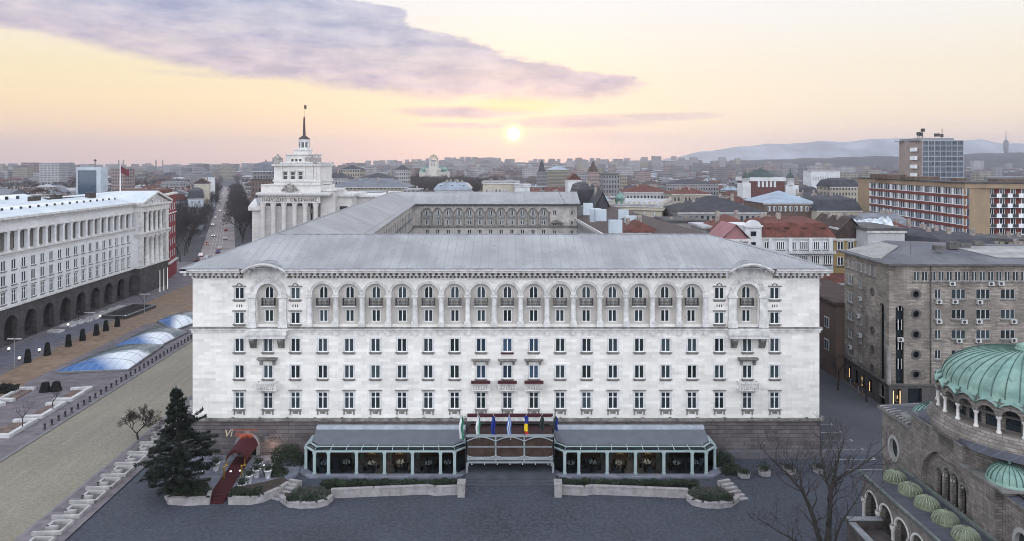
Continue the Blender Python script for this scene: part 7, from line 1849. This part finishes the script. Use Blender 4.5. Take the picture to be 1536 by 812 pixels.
# --- hills and mountains
def ridge(name, pts, Y, base_y, m, seed, amp, depth):
    b = MB(); b.smooth = True; rows = []; rr = random.Random(seed); N = 120; px0, px1 = pts[0][0], pts[-1][0]
    def prof(px):
        for (a, ya), (c, yc) in zip(pts, pts[1:]):
            if a <= px <= c: t = (px - a) / (c - a); return ya + (yc - ya) * (t * t * (3 - 2 * t))
    nzv = [rr.uniform(-1, 1) for _ in range(N + 1)]
    for j in range(13):
        f = j / 12; row = []
        for i in range(N + 1):
            px = px0 + (px1 - px0) * i / N; top = max(0, ZA(prof(px), Y) - 0)
            dd = math.sin(f * math.pi) ** .8; hgt = top * dd * (1 + amp * (.6 * math.sin(i * .9 + j * 1.1 + seed) + .4 * nzv[i])) if f < .5 or True else 0
            yy = Y + (f - .5) * depth + amp * 300 * math.sin(i * .37 + seed); row.append((XA(px, Y) * yy / Y, yy, hgt - 1.5))
        rows.append(row)
    b.grid(rows); return single(name, b, m, kind='structure')
ridge('wooded_hill', [(1010, 250), (1080, 243.5), (1150, 239), (1230, 236.5), (1330, 234), (1420, 231.5), (1500, 229), (1600, 229), (1750, 236), (1900, 250)], 2700, 250, mat('dark_woodland', (.035, .036, .042), .95, .35, .012), 2, .035, 1200)
ridge('mountain', [(960, 250), (1010, 236), (1060, 226), (1120, 219), (1160, 215), (1200, 215), (1232, 211), (1262, 213.5), (1300, 209), (1345, 207), (1385, 210), (1430, 210.5), (1470, 209.5), (1505, 215), (1545, 216), (1640, 222), (1800, 240), (1900, 250)], 4400, 250, mat('haze_pale_mountain', (.30, .32, .36), .95, .25, .005), 5, .02, 1000)  # pale mountain colour stands in for the distant haze
tv = thing('television_tower', 'slim grey television tower with a thin mast on the wooded hill, far right', 'television tower', (XA(1509, 2700), 2700, ZA(232, 2700) - 4)); b = MB(); S3 = 2700 / F
b.lathe((XA(1509, 2700), 2700, 0), [(7, ZA(234, 2700)), (6, ZA(229, 2700)), (7.5, ZA(227, 2700)), (8.5, ZA(222, 2700)), (9, ZA(213, 2700)), (7, ZA(211.5, 2700)), (4, ZA(210, 2700))], 10); part('shaft', b, mat('tower_concrete', (.16, .16, .17), .9, .1, .05), tv)
b = MB(); b.tube((XA(1509, 2700), 2700, ZA(210.5, 2700)), (XA(1509, 2700), 2700, ZA(196, 2700)), 2.0, .8, 6); part('mast', b, mat('tower_concrete', (.16, .16, .17)), tv)
for i, (px, Y) in enumerate(((178, 2600), (185, 2600), (234, 2700), (244, 2700))):
    t = thing('factory_chimney', 'thin tall factory chimney on the hazy left skyline', 'chimney', (XA(px, Y), Y, terr(XA(px, Y), Y)), 0, 'chimneys on the left skyline'); b = MB(); b.tube((XA(px, Y), Y, 0), (XA(px, Y), Y, ZA(240, Y)), 3.4, 2.2, 8); part('shaft', b, mat('chimney_concrete', (.2, .17, .17)), t)
# ================================================================ trees
RMIN = 0
def limb(mb, p, dr, L, r_, depth, rr, up=.12, spread=.55, kids=(2, 4), tw=None, nmin=3):
    segs = 3; q = Vector(p); d_ = Vector(dr).normalized(); r0 = r_
    pts = []
    for i in range(segs):
        d_ = (d_ + Vector((rr.gauss(0, .13), rr.gauss(0, .13), rr.gauss(0, .08) + up * .4))).normalized(); n = q + d_ * L / segs; r1 = r0 * .84
        (tw if tw is not None and depth <= 1 else mb).tube(q, n, max(r0, RMIN), max(r1, RMIN * .6), max(nmin, 7 - (4 - depth) * 1) if depth > 1 else 3, cap=False); q = n; r0 = r1; pts.append((q.copy(), d_.copy(), r0))
    if depth == 0: return
    for k in range(rr.randint(*kids)):
        b, dd, rb = pts[rr.choice([1, 2, 2])] if k else pts[2]
        a = dd.orthogonal().normalized(); a.rotate(Matrix.Rotation(rr.uniform(0, 6.283), 3, dd)); nd = (dd + a * rr.uniform(.5, 1.3) * spread / .55 * .8 + Vector((0, 0, up))).normalized()
        limb(mb, b, nd, L * rr.uniform(.58, .82), rb * rr.uniform(.6, .8), depth - 1, rr, up, spread, kids, tw, nmin)
def bare_tree(label, x, y, z, h_, seed, group=None, depth=4, spread=.55, r_=.16, trunk=.3, kids=(2, 4), name='bare_tree', loc0=False):
    rr = random.Random(seed); t = thing(name, label, 'tree', (x, y, z), 0, group); tr, tw = MB(), MB()
    base = Vector((x, y, z)); top = base + Vector((rr.gauss(0, .04) * h_, rr.gauss(0, .04) * h_, h_ * trunk)); tr.tube(base, top, r_ * 1.25, r_, 8, cap=False)
    for k in range(rr.randint(3, 4)):
        a = rr.uniform(0, 6.283) if k else 0; limb(tr, top, (math.cos(a) * .7, math.sin(a) * .7, 1.0), h_ * .34, r_ * .72, depth - 1, rr, .16, spread, kids, tw)
    part('trunk', tr, M_bark, t); part('crown', tw, M_twig, t); return t
RMIN = .055
protoA = bare_tree('bare tree in the dark wood before the cathedral', -60, 560, 0, 16, 101, 'bare trees of the park', depth=5, r_=.22, kids=(3, 4))
protoB = bare_tree('bare tree in the dark wood before the cathedral', -80, 600, 0, 15, 102, 'bare trees of the park', depth=5, r_=.22, kids=(3, 4), spread=.7)
RMIN = 0
rr = random.Random(77); n = 0
for k in range(900):
    yy = rr.uniform(480, 950); xx = rr.uniform(-.20, -.015) * yy
    if any(a - 4 < xx < b_ + 4 and c - 4 < yy < e + 4 for a, b_, c, e in FOOT): continue
    dup(rr.choice((protoA, protoB)), None, (xx, yy, 0), rr.uniform(0, 6.28), scale=rr.uniform(.95, 1.35)); n += 1
    if n >= 240: break
# boulevard rows
bt = None
for sd_ in (-1, 1):
    y = 262 if sd_ < 0 else 330
    while y < 800:
        for row in (0, 1):
            x = BVX(y) + sd_ * (12.5 + row * 7.5) + rr.uniform(-1, 1)
            if sd_ < 0 and y < 300 and row: continue
            lab = 'bare street tree in the dark row along the %s side of the boulevard' % ('left' if sd_ < 0 else 'right')
            o = dup(protoA if rr.random() < .5 else protoB, None, (x, y + rr.uniform(-2, 2), 0), rr.uniform(0, 6.28), lab, 'trees along the %s side of the boulevard' % ('left' if sd_ < 0 else 'right'), scale=rr.uniform(.7, .95)); o.name = 'street_tree'
        y += 9.5 if y < 450 else 15
# right side street and odd trees among the roofs
for px, Y, s_, lab in ((1004, 262, .9, 'bare tree in the street gap right of the cream bank'), (1009, 285, .95, 'bare tree farther back in the street gap beside the bank'), (1000, 240, .8, 'bare tree nearest in the street gap below the red tiled block'), (1097, 285, 1.35, 'lone tall brown tree rising between slate roofs'), (1110, 300, 1.0, 'dark bare tree before the theatre turret'), (1030, 300, 1.0, 'bare tree crown over the long slate roof'), (985, 300, 1.0, 'bare tree behind the balustraded bank')):
    o = dup(protoB, None, (XA(px, Y), Y, 0), rr.uniform(0, 6), lab, scale=s_); o.pop('group', None) if hasattr(o, 'pop') else None
    if 'group' in o: del o['group']
conifer_pts = ((897, 255, 17.5, 'dark pointed conifer behind the courtyard end'), (712, 400, 22, 'dark conifer at the edge of the park wood'), (735, 440, 20, 'second dark conifer above the cream block'))
for px, Y, hh, lab in conifer_pts:
    x = XA(px, Y); t = thing('dark_conifer', lab, 'tree', (x, Y, 0)); b = MB(); b.tube((x, Y, 0), (x, Y, hh * .9), .3, .05, 6); part('trunk', b, M_bark, t); b = MB()
    b.leaves([(lambda f, a: (x + math.cos(a) * (1 - f) * 3.2 * rr.uniform(.4, 1.05), Y + math.sin(a) * (1 - f) * 3.2 * rr.uniform(.4, 1.05), 3 + f * (hh - 3)))(rr.random() ** 1.3, rr.uniform(0, 6.28)) for _ in range(1500)], .42, rr); part('crown', b, M_cedar, t)
# --- big cedar at the left corner of the forecourt
rr = random.Random(12); cx0, cy0 = XA(259, 77.4), 77.6
ced = thing('cedar_tree', 'big dark cedar with layered drooping branches at the corner of the forecourt', 'tree', (cx0, cy0, .6)); tr, fo_ = MB(), MB()
topz = 12.6; lead = lambda f: Vector((cx0 + .35 * math.sin(f * 3.2) + .4 * f, cy0 + .2 * math.sin(f * 5), .5 + (topz - .5) * f))
for i in range(14): tr.tube(lead(i / 14), lead((i + 1) / 14), .34 * (1 - i / 14.5) + .02, .34 * (1 - (i + 1) / 14.5) + .02, 8, cap=False)
def spray(p, q, wd):
    L = (q - p).length; n = int(46 + L * 62)
    for _ in range(n):
        f = rr.random() ** .75; c = p.lerp(q, f); w2 = wd * (1.08 - f) * (.35 + f)
        c = c + Vector((rr.gauss(0, w2), rr.gauss(0, w2), rr.gauss(0, .09) - .06)); a = Vector((rr.gauss(0, 1), rr.gauss(0, 1), rr.gauss(0, .35))).normalized(); k = rr.uniform(.10, .24); s_ = a.cross(Vector((0, 0, 1))).normalized() * .055
        fo_.poly([c - a * k, c + s_, c + a * k, c - s_])
nb = 84
for i in range(nb):
    f = .10 + .86 * (i / nb) ** .92; p = lead(f); a = i * 2.399 + rr.gauss(0, .3); L = (5.1 * (1 - f) ** .62 + .3) * rr.uniform(.72, 1.12)
    if f > .5: L *= .62
    if f > .74: L *= .75
    d_ = Vector((math.cos(a), math.sin(a), .12 - .10 * (1 - f)))
    mid = p + d_ * L * .55 + Vector((0, 0, .12)); end = p + d_ * L + Vector((0, 0, -.30 * (1 - f) + (.25 if f > .6 else 0)))
    tr.tube(p, mid, .09 * (1.1 - f), .05 * (1.1 - f) + .008, 5, cap=False); tr.tube(mid, end, .05 * (1.1 - f) + .008, .012, 4, cap=False)
    spray(p.lerp(mid, .35), mid, .42 * (1.15 - f)); spray(mid, end, .50 * (1.15 - f) + .05)
    for sg in (-1, 1):
        o_ = mid + Vector((-math.sin(a), math.cos(a), -.05)) * sg * L * .34 + d_ * L * .18; tr.tube(mid.lerp(p, .2), o_, .03, .01, 4, cap=False); spray(mid.lerp(p, .2), o_, .32 * (1.15 - f))
# the stray upper branch to the right
p = lead(.60)
for dx_, dz_ in ((2.9, 2.2), (2.3, 1.2), (3.3, 1.5)):
    q = p + Vector((dx_, -.3, dz_)); tr.tube(p, q, .07, .015, 5, cap=False); spray(p.lerp(q, .3), q, .26)
part('trunk', tr, M_bark, ced); part('crown', fo_, M_cedar, ced)
RMIN = .022
b_tree = bare_tree('round crowned bare shrub tree beside the road, left of the cedar', XA(207, 93), 93, .14, 4.0, 9, depth=5, r_=.12, trunk=.2, kids=(4, 5), spread=.75)
RMIN = .02
# --- the tall bare tree by the church
rr = random.Random(31); TYc = 61.0
big_ = thing('tall_bare_tree', 'tall leafless forked tree on the plaza left of the church portico', 'tree', (XA(1236, TYc), TYc, 0)); tr, tw = MB(), MB()
def tp_(px, py, dy=0): Y = TYc + dy; return Vector((XA(px, Y), Y, ZA(py, Y)))
def chain(pts, r0, r1, kids=3, kd=2, kl=1.6):
    P = [tp_(*q) for q in pts]; n = len(P) - 1
    for i in range(n):
        a, b = r0 + (r1 - r0) * i / n, r0 + (r1 - r0) * (i + 1) / n; m = (P[i] + P[i + 1]) / 2 + Vector((rr.gauss(0, .05), rr.gauss(0, .1), rr.gauss(0, .05))); tr.tube(P[i], m, a, (a + b) / 2, 7, cap=False); tr.tube(m, P[i + 1], (a + b) / 2, b, 7, cap=False)
        if i > 0 or r0 < .15:
            for _ in range(kids):
                f = rr.random(); c = P[i].lerp(P[i + 1], f); d_ = (P[i + 1] - P[i]).normalized(); a_ = d_.orthogonal().normalized(); a_.rotate(Matrix.Rotation(rr.uniform(0, 6.28), 3, d_))
                limb(tr, c, (d_ * .7 + a_ * .9 + Vector((0, 0, .35))), kl * rr.uniform(.6, 1.2), max(.018, b * .5), kd, rr, .10, .5, (2, 3), tw)
    limb(tr, P[-1], (P[-1] - P[-2]), kl * .9, r1, kd, rr, .10, .5, (2, 3), tw)
chain([(1236, 895), (1236, 850), (1238, 830)], .42, .36, 0)
chain([(1238, 830), (1243, 795, .3), (1246, 742, .5), (1252, 714, .6), (1259, 680, .5)], .29, .08, 3)
chain([(1248, 735, .5), (1256, 716, .2), (1285, 703, -.4), (1311, 684, -.6)], .14, .045, 4)
chain([(1246, 742, .5), (1238, 716, 1.0), (1233, 690, 1.3), (1231, 668, 1.4)], .14, .045, 4)
chain([(1237, 835), (1226, 800, -.6), (1212, 755, -1.0), (1203, 735, -1.2), (1184, 714, -1.3), (1158, 689, -1.4)], .25, .055, 3)
chain([(1205, 738, -1.2), (1200, 712, -.8), (1191, 699, -.6)], .10, .035, 4)
chain([(1237, 845), (1205, 818, 1.2), (1178, 803, 1.6), (1153, 787, 1.8)], .16, .045, 4)
chain([(1238, 840), (1256, 800, -1.4), (1275, 765, -2.0), (1290, 742, -2.2)], .13, .035, 4)
RMIN = 0
part('trunk', tr, M_bark, big_); part('crown', tw, M_twig, big_)
# trees in the side street
for px, py, hh, sd_, lab in ((1300, 603, 5.5, 3, 'slim bare street tree by the lit office windows'), (1257, 585, 6.0, 4, 'slim bare street tree farther down the side street')):
    p = GP(px, py); bare_tree(lab, p.x, p.y, 0, hh, sd_ + 50, depth=4, r_=.12, trunk=.4)
# ================================================================ furniture of the Largo
def at(px, py, z=.15): return GP(px, py, z)
for i, (px, py, big) in enumerate(((41.5, 544, 1), (71, 533, 1), (102.7, 520, 1), (124, 511, 1), (144.6, 503, 1), (158.8, 496.6, .95), (176, 490, .95), (67.8, 587.5, .62), (84.2, 586.5, .62))):
    p = at(px, py); hh = 2.5 * big; r_ = .62 if big > .7 else .85
    lab = ['first', 'second', 'third', 'fourth', 'fifth', 'sixth', 'seventh'][i] + ' tall clipped topiary from the left in the row before the arcade' if i < 7 else ('left' if i == 7 else 'right') + ' one of two squat clipped topiaries by the flower beds'
    t = thing('clipped_topiary', lab, 'topiary', (p.x, p.y, .15), 0, 'clipped topiaries of the square'); b = MB(); b.tube((p.x, p.y, .1), (p.x, p.y, hh), .08, .04, 5); part('stem', b, M_bark, t)
    pts = []
    for _ in range(1300):
        f = rr.random(); q = r_ * (1 - .42 * f) * (1 if f < .9 else math.sqrt(max(0, 1 - ((f - .9) / .1) ** 2)) * .9 + .1); a = rr.uniform(0, 6.283); s_ = q * (1 - .12 * rr.random()); pts.append((p.x + s_ * math.cos(a), p.y + s_ * math.sin(a), .15 + hh * f))
    b = MB(); b.lathe((p.x, p.y, .15), [(r_ * .9, 0), (r_ * .55, hh * .9), (0, hh * .93)], 10); b.leaves(pts, .09, rr); part('foliage', b, mat('dark_yew', (.014, .016, .015), .9, .3, 1.5), t)
# bollards along the kerb
bo = MB(); bo.lathe((0, 0, 0), [(.20, 0), (.20, .08), (.13, .12), (.12, .55), (.19, .62), (.17, .78), (.05, .86), (0, .87)], 10); me_b = bo.mesh('bollard', mat('black_bollard', (.025, .025, .03), .5, .1))
for i in range(34):
    y = 96.6 + 1.62 * i; o = bpy.data.objects.new('bollard', me_b); COL.objects.link(o); o.location = (lx(-65.5, 86, y), y, .14); o['label'] = 'short black bollard in the row along the far kerb of the yellow road'; o['category'] = 'bollard'; o['group'] = 'bollards along the far kerb'
for i in range(9):
    y = 100 + 3.2 * i; 
# meander benches
me_m = MB(); pl_ = [(0, 0), (2.7, 0), (2.7, 2.15), (.75, 2.15), (.75, 1.05), (1.75, 1.05)]
for a, c in zip(pl_, pl_[1:]):
    x0_, x1_ = sorted((a[0], c[0])); y0_, y1_ = sorted((a[1], c[1])); me_m.box(x0_ - .13, x1_ + .13, y0_ - .13, y1_ + .13, 0, .38 + .004 * (a[0] + c[1]))
meander = me_m.mesh('meander_bench', mat('worn_white_concrete', (.34, .33, .33), .85, .2, .8, streak=.3)); mat('white_concrete', (.46, .455, .46), .85, .15, 1, streak=.25)
y = 62.6; i = 0
while y < 120:
    o = bpy.data.objects.new('meander_bench', meander); COL.objects.link(o); o.location = (lx(-48.9, 78, y) , y, .12); o.rotation_euler = (0, 0, .06)
    o['label'] = 'white concrete key shaped bench in the chain beside the yellow road'; o['category'] = 'bench'; o['group'] = 'key shaped benches by the road'; y += 3.2; i += 1
# flower beds with white kerbs
M_wk = mat('white_concrete', (.55, .55, .56))
def P1(x, y): return at(x / 4.51, 480 + y / 4.51)
for pts, lab in (([(225, 475), (140, 475), (0, 550), (85, 552)], 'white kerbed bed nearest the low dark hedge'), ([(375, 550), (485, 548), (612, 470), (490, 478)], 'white kerbed bed behind the two squat topiaries'), ([(175, 668), (280, 665), (432, 573), (325, 580)], 'white kerbed bed with a small bare tree in its corner'), ([(-160, 795), (60, 795), (238, 690), (105, 695)], 'large white kerbed bed cut by the left picture edge'), ([(-200, 640), (20, 580), (-40, 560), (-220, 600)], 'white kerbed bed mostly outside the left edge')):
    P_ = [P1(*q) for q in pts]; c = sum(P_, Vector()) / 4; t = thing('flower_bed', lab, 'flower bed', (c.x, c.y, .15)); b = MB()
    for k in range(3):
        A, B = P_[k], P_[k + 1]; fr_ = Fr((A.x, A.y), (B.x - A.x, B.y - A.y)); L = math.hypot(B.x - A.x, B.y - A.y); b.fb(fr_, -.25, L + .25, .14, .62 + .004 * k, -.3, .3)
    part('kerb', b, M_wk, t); b = MB(); b.prism([(q.x, q.y) for q in P_], .15, .26); part('soil', b, M_bed, t)
for px, py, hh, sd_, lab in ((80, 618, 3.2, 61, 'small bare tree at the corner of the middle flower bed'), (33.5, 645, 4.1, 62, 'small round bare tree by the large flower bed'), (217, 462, 3.4, 63, 'thin bare sapling on the ochre paving by the lamp'), (118, 483, 3.4, 64, 'thin bare sapling before the third visible arch'), (44, 503, 3.4, 65, 'thin bare sapling among the white frames at the left'), (8, 588, 2.4, 66, 'bare brown bush behind the low dark hedge')):
    p = at(px, py); bare_tree(lab, p.x, p.y, .15, hh, sd_, depth=4, r_=.06, trunk=.42 if sd_ != 66 else .1, kids=(3, 4), spread=.6, name='small_bare_tree')
hx0 = at(-30, 590); hx1 = at(29, 588); hedge(hx0.x, hx1.x, hx0.y - .3, hx0.y + .9, .15, 1.3, 'low dark clipped hedge at the left edge of the square', mat('dark_yew', (.014, .016, .015)), seed=70)
# lamps
for px, py, pt, lab in ((21.5, 552, 508.5, 'slim double armed street lamp nearest the left edge'), (134.5, 485.5, 469, 'slim street lamp between the topiaries and the arcade'), (217, 474, 441.5, 'slim double armed street lamp beside the dark sunken court')):
    p = at(px, py); hh = (py - pt) * p.y / F; t = thing('street_lamp', lab, 'street lamp', (p.x, p.y, .15)); b = MB(); b.tube(p, p + Vector((0, 0, hh)), .09, .05, 8); part('pole', b, M_steel, t)
    for sg in (-1, 1): b = MB(); b.box(p.x + sg * .15, p.x + sg * 1.25, p.y - .16, p.y + .16, .15 + hh - .06, .15 + hh + .07); b.box(min(p.x, p.x + sg * .15), max(p.x, p.x + sg * .15), p.y - .05, p.y + .05, .15 + hh - .04, .15 + hh + .02); part('lamp_head', b, M_wk, t)
for i, (px, py, lab) in enumerate(((13, 528, 'white globe light nearest the left edge'), (59, 529.5, 'white globe light between first two topiaries'), (29, 542, 'white globe light beside the nearest street lamp'), (102, 491, 'white globe light before the white frames'), (150, 478, 'white globe light at the near corner of the sunken court'), (188, 478.8, 'white globe light at the right corner of the sunken court'))):
    p = at(px, py); t = thing('globe_light', lab, 'ground lamp', (p.x, p.y, .15)); b = MB(); b.tube(p, p + Vector((0, 0, .4)), .1, n=6); part('stand', b, M_iron, t); b = MB(); b.lathe(p + Vector((0, 0, .62)), [(.01, -.3), (.2, -.22), (.3, 0), (.2, .22), (.01, .3)], 10); part('globe', b, M_lampw, t)
# sunken court and white frames
P2 = lambda x, y: at(80 + x / 5.414, 430 + y / 5.414)
pq = [P2(400, 258), P2(588, 266), P2(828, 172), P2(640, 165)]
b = MB(); b.poly([(q.x, q.y, .17) for q in pq]); single('sunken_court', b, mat('pit_shade_sheet', (.018, .016, .018), .9, .2, .5), kind='structure')  # flat sheet at paving level, dark to stand in for shaded depth
t = thing('court_parapet', 'low dark parapet with pale coping around the sunken court', 'low wall', (pq[1].x, pq[1].y, .15)); b = MB(); b2 = MB()
for k in range(4):
    A, B = pq[k], pq[(k + 1) % 4]; fr_ = Fr((A.x, A.y), (B.x - A.x, B.y - A.y)); L = (B - A).length; b.fb(fr_, 0, L, .15, .9, -.2, .2); b2.fb(fr_, -.1, L + .1, .9, 1.0 + .003 * k, -.28, .28)
part('wall', b, M_cbase, t); part('coping', b2, M_kerb, t)
for i, (x, y) in enumerate(((20, 368), (120, 322), (185, 300), (255, 284), (320, 262), (378, 240), (430, 215), (500, 190), (560, 172))):
    p = P2(x, y); t = thing('planting_frame', 'low white rectangular planting frame in the row before the arcade', 'planter', (p.x, p.y, .15), -.06, 'white frames before the arcade'); b = MB()
    for a in ((-1.5, 1.5, -.9, -.6), (-1.5, 1.5, .6, .9), (-1.5, -1.2, -.6, .6), (1.2, 1.5, -.6, .6)): b.box(*a, 0, .4)
    part('kerb', b, M_wk, t, local=True); b = MB(); b.box(-1.2, 1.2, -.6, .6, .0, .15); part('soil', b, M_bed, t, local=True)
# roadside posts in the right street
for i in range(7):
    p = GP(1263 + i * 6.2, 566 + i * 6.0); t = thing('street_post', 'thin pale post in the row along the side street pavement', 'post', (p.x, p.y, 0), 0, 'posts along the side street'); b = MB(); b.tube(p, p + Vector((0, 0, 1.1)), .06, n=6); part('shaft', b, M_gold if i % 2 else M_steel, t); b = MB(); b.lathe(p + Vector((0, 0, 1.1)), [(.06, 0), (.09, .04), (0, .1)], 6); part('cap', b, M_steel, t)
for i, (px, py, ang) in enumerate(((1288, 662, .5),)): pass
# cars
def car(label, x, y, rot, col, group=None, lights=None):
    t = thing('parked_car' if not lights else 'moving_car', label, 'car', (x, y, .04), rot, group); b = MB()
    pr = [(-2.1, .35), (-2.15, .75), (-1.2, .9), (-.7, 1.42), (.75, 1.42), (1.35, .92), (2.1, .8), (2.15, .35)]
    for sg in (0,): b.fprism(F0, pr, -.85, .85)
    part('body', b, mat(col[0], col[1], .3, .05, 1, spec=.6), t, local=True)
    b = MB(); b.fprism(F0, [(-1.1, .93), (-.66, 1.36), (.70, 1.36), (1.22, .95)], -.86, .86); part('windows', b, M_darkglass, t, local=True)
    for xx in (-1.35, 1.35):
        for yy in (-.8, .8): b = MB(); b.tube((xx, yy - .1, .33), (xx, yy + .1, .33), .33, n=10); part('wheel', b, M_iron, t, local=True)
    for yy in (-.6, .6):
        b = MB(); b.box(2.12, 2.18, yy - .15, yy + .15, .58, .72); part('headlight', b, M_lampw if not lights else M_head, t, local=True)
        b = MB(); b.box(-2.18, -2.12, yy - .15, yy + .15, .62, .76); part('tail_light', b, M_tail, t, local=True)
    return t
M_head = mat('lit_headlight', (.9, .9, .8), .4, .02, emit=(1, .9, .7), estr=4); M_tail = mat('lit_tail_light', (.4, .02, .02), .4, .02, emit=(1, .08, .03), estr=1.2)
CC = [('white_car_paint', (.6, .6, .62)), ('black_car_paint', (.02, .02, .025)), ('silver_car_paint', (.32, .33, .35)), ('dark_blue_car_paint', (.02, .04, .10)), ('dark_red_car_paint', (.16, .02, .02))]
nm = ['white', 'black', 'silver', 'dark blue', 'dark red']
rr = random.Random(90)
for i, (px, py, k) in enumerate(((302, 385, 0), (310, 389, 2), (296, 392, 1), (327, 380, 3))):
    p = GP(px, py); car('%s car near the red house where the square meets the boulevard' % nm[k], p.x, p.y, 1.9 + rr.uniform(-.2, .2), CC[k])
for i in range(18):
    y = 300 + 620 * (i / 18) ** 1.3 + rr.uniform(-8, 8); ln_ = -1 if i % 2 else 1; k = rr.randrange(5)
    car('%s car driving %s on the boulevard' % (nm[k], 'away' if ln_ > 0 else 'towards the square'), BVX(y) + 4.2 * ln_ * (1 if i % 3 else .5) , y, math.pi / 2 + .39 + (0 if ln_ > 0 else math.pi), CC[k], 'traffic on the boulevard', True)
# ================================================================ haze
hz = MB(); hz.box(-5600, 5600, -400, 5300, -4.5, 225)
hm = bpy.data.materials.new('haze'); hm.use_nodes = True; nt = hm.node_tree; nt.nodes.clear(); ov_ = nt.nodes.new('ShaderNodeOutputMaterial'); pv_ = nt.nodes.new('ShaderNodeVolumePrincipled')
pv_.inputs['Color'].default_value = (.74, .81, 1.0, 1); pv_.inputs['Density'].default_value = .00019; pv_.inputs['Anisotropy'].default_value = .6
nt.links.new(pv_.outputs[0], ov_.inputs['Volume']); single('haze', hz, hm, kind='stuff', label='thin evening haze over the city', cat='haze')
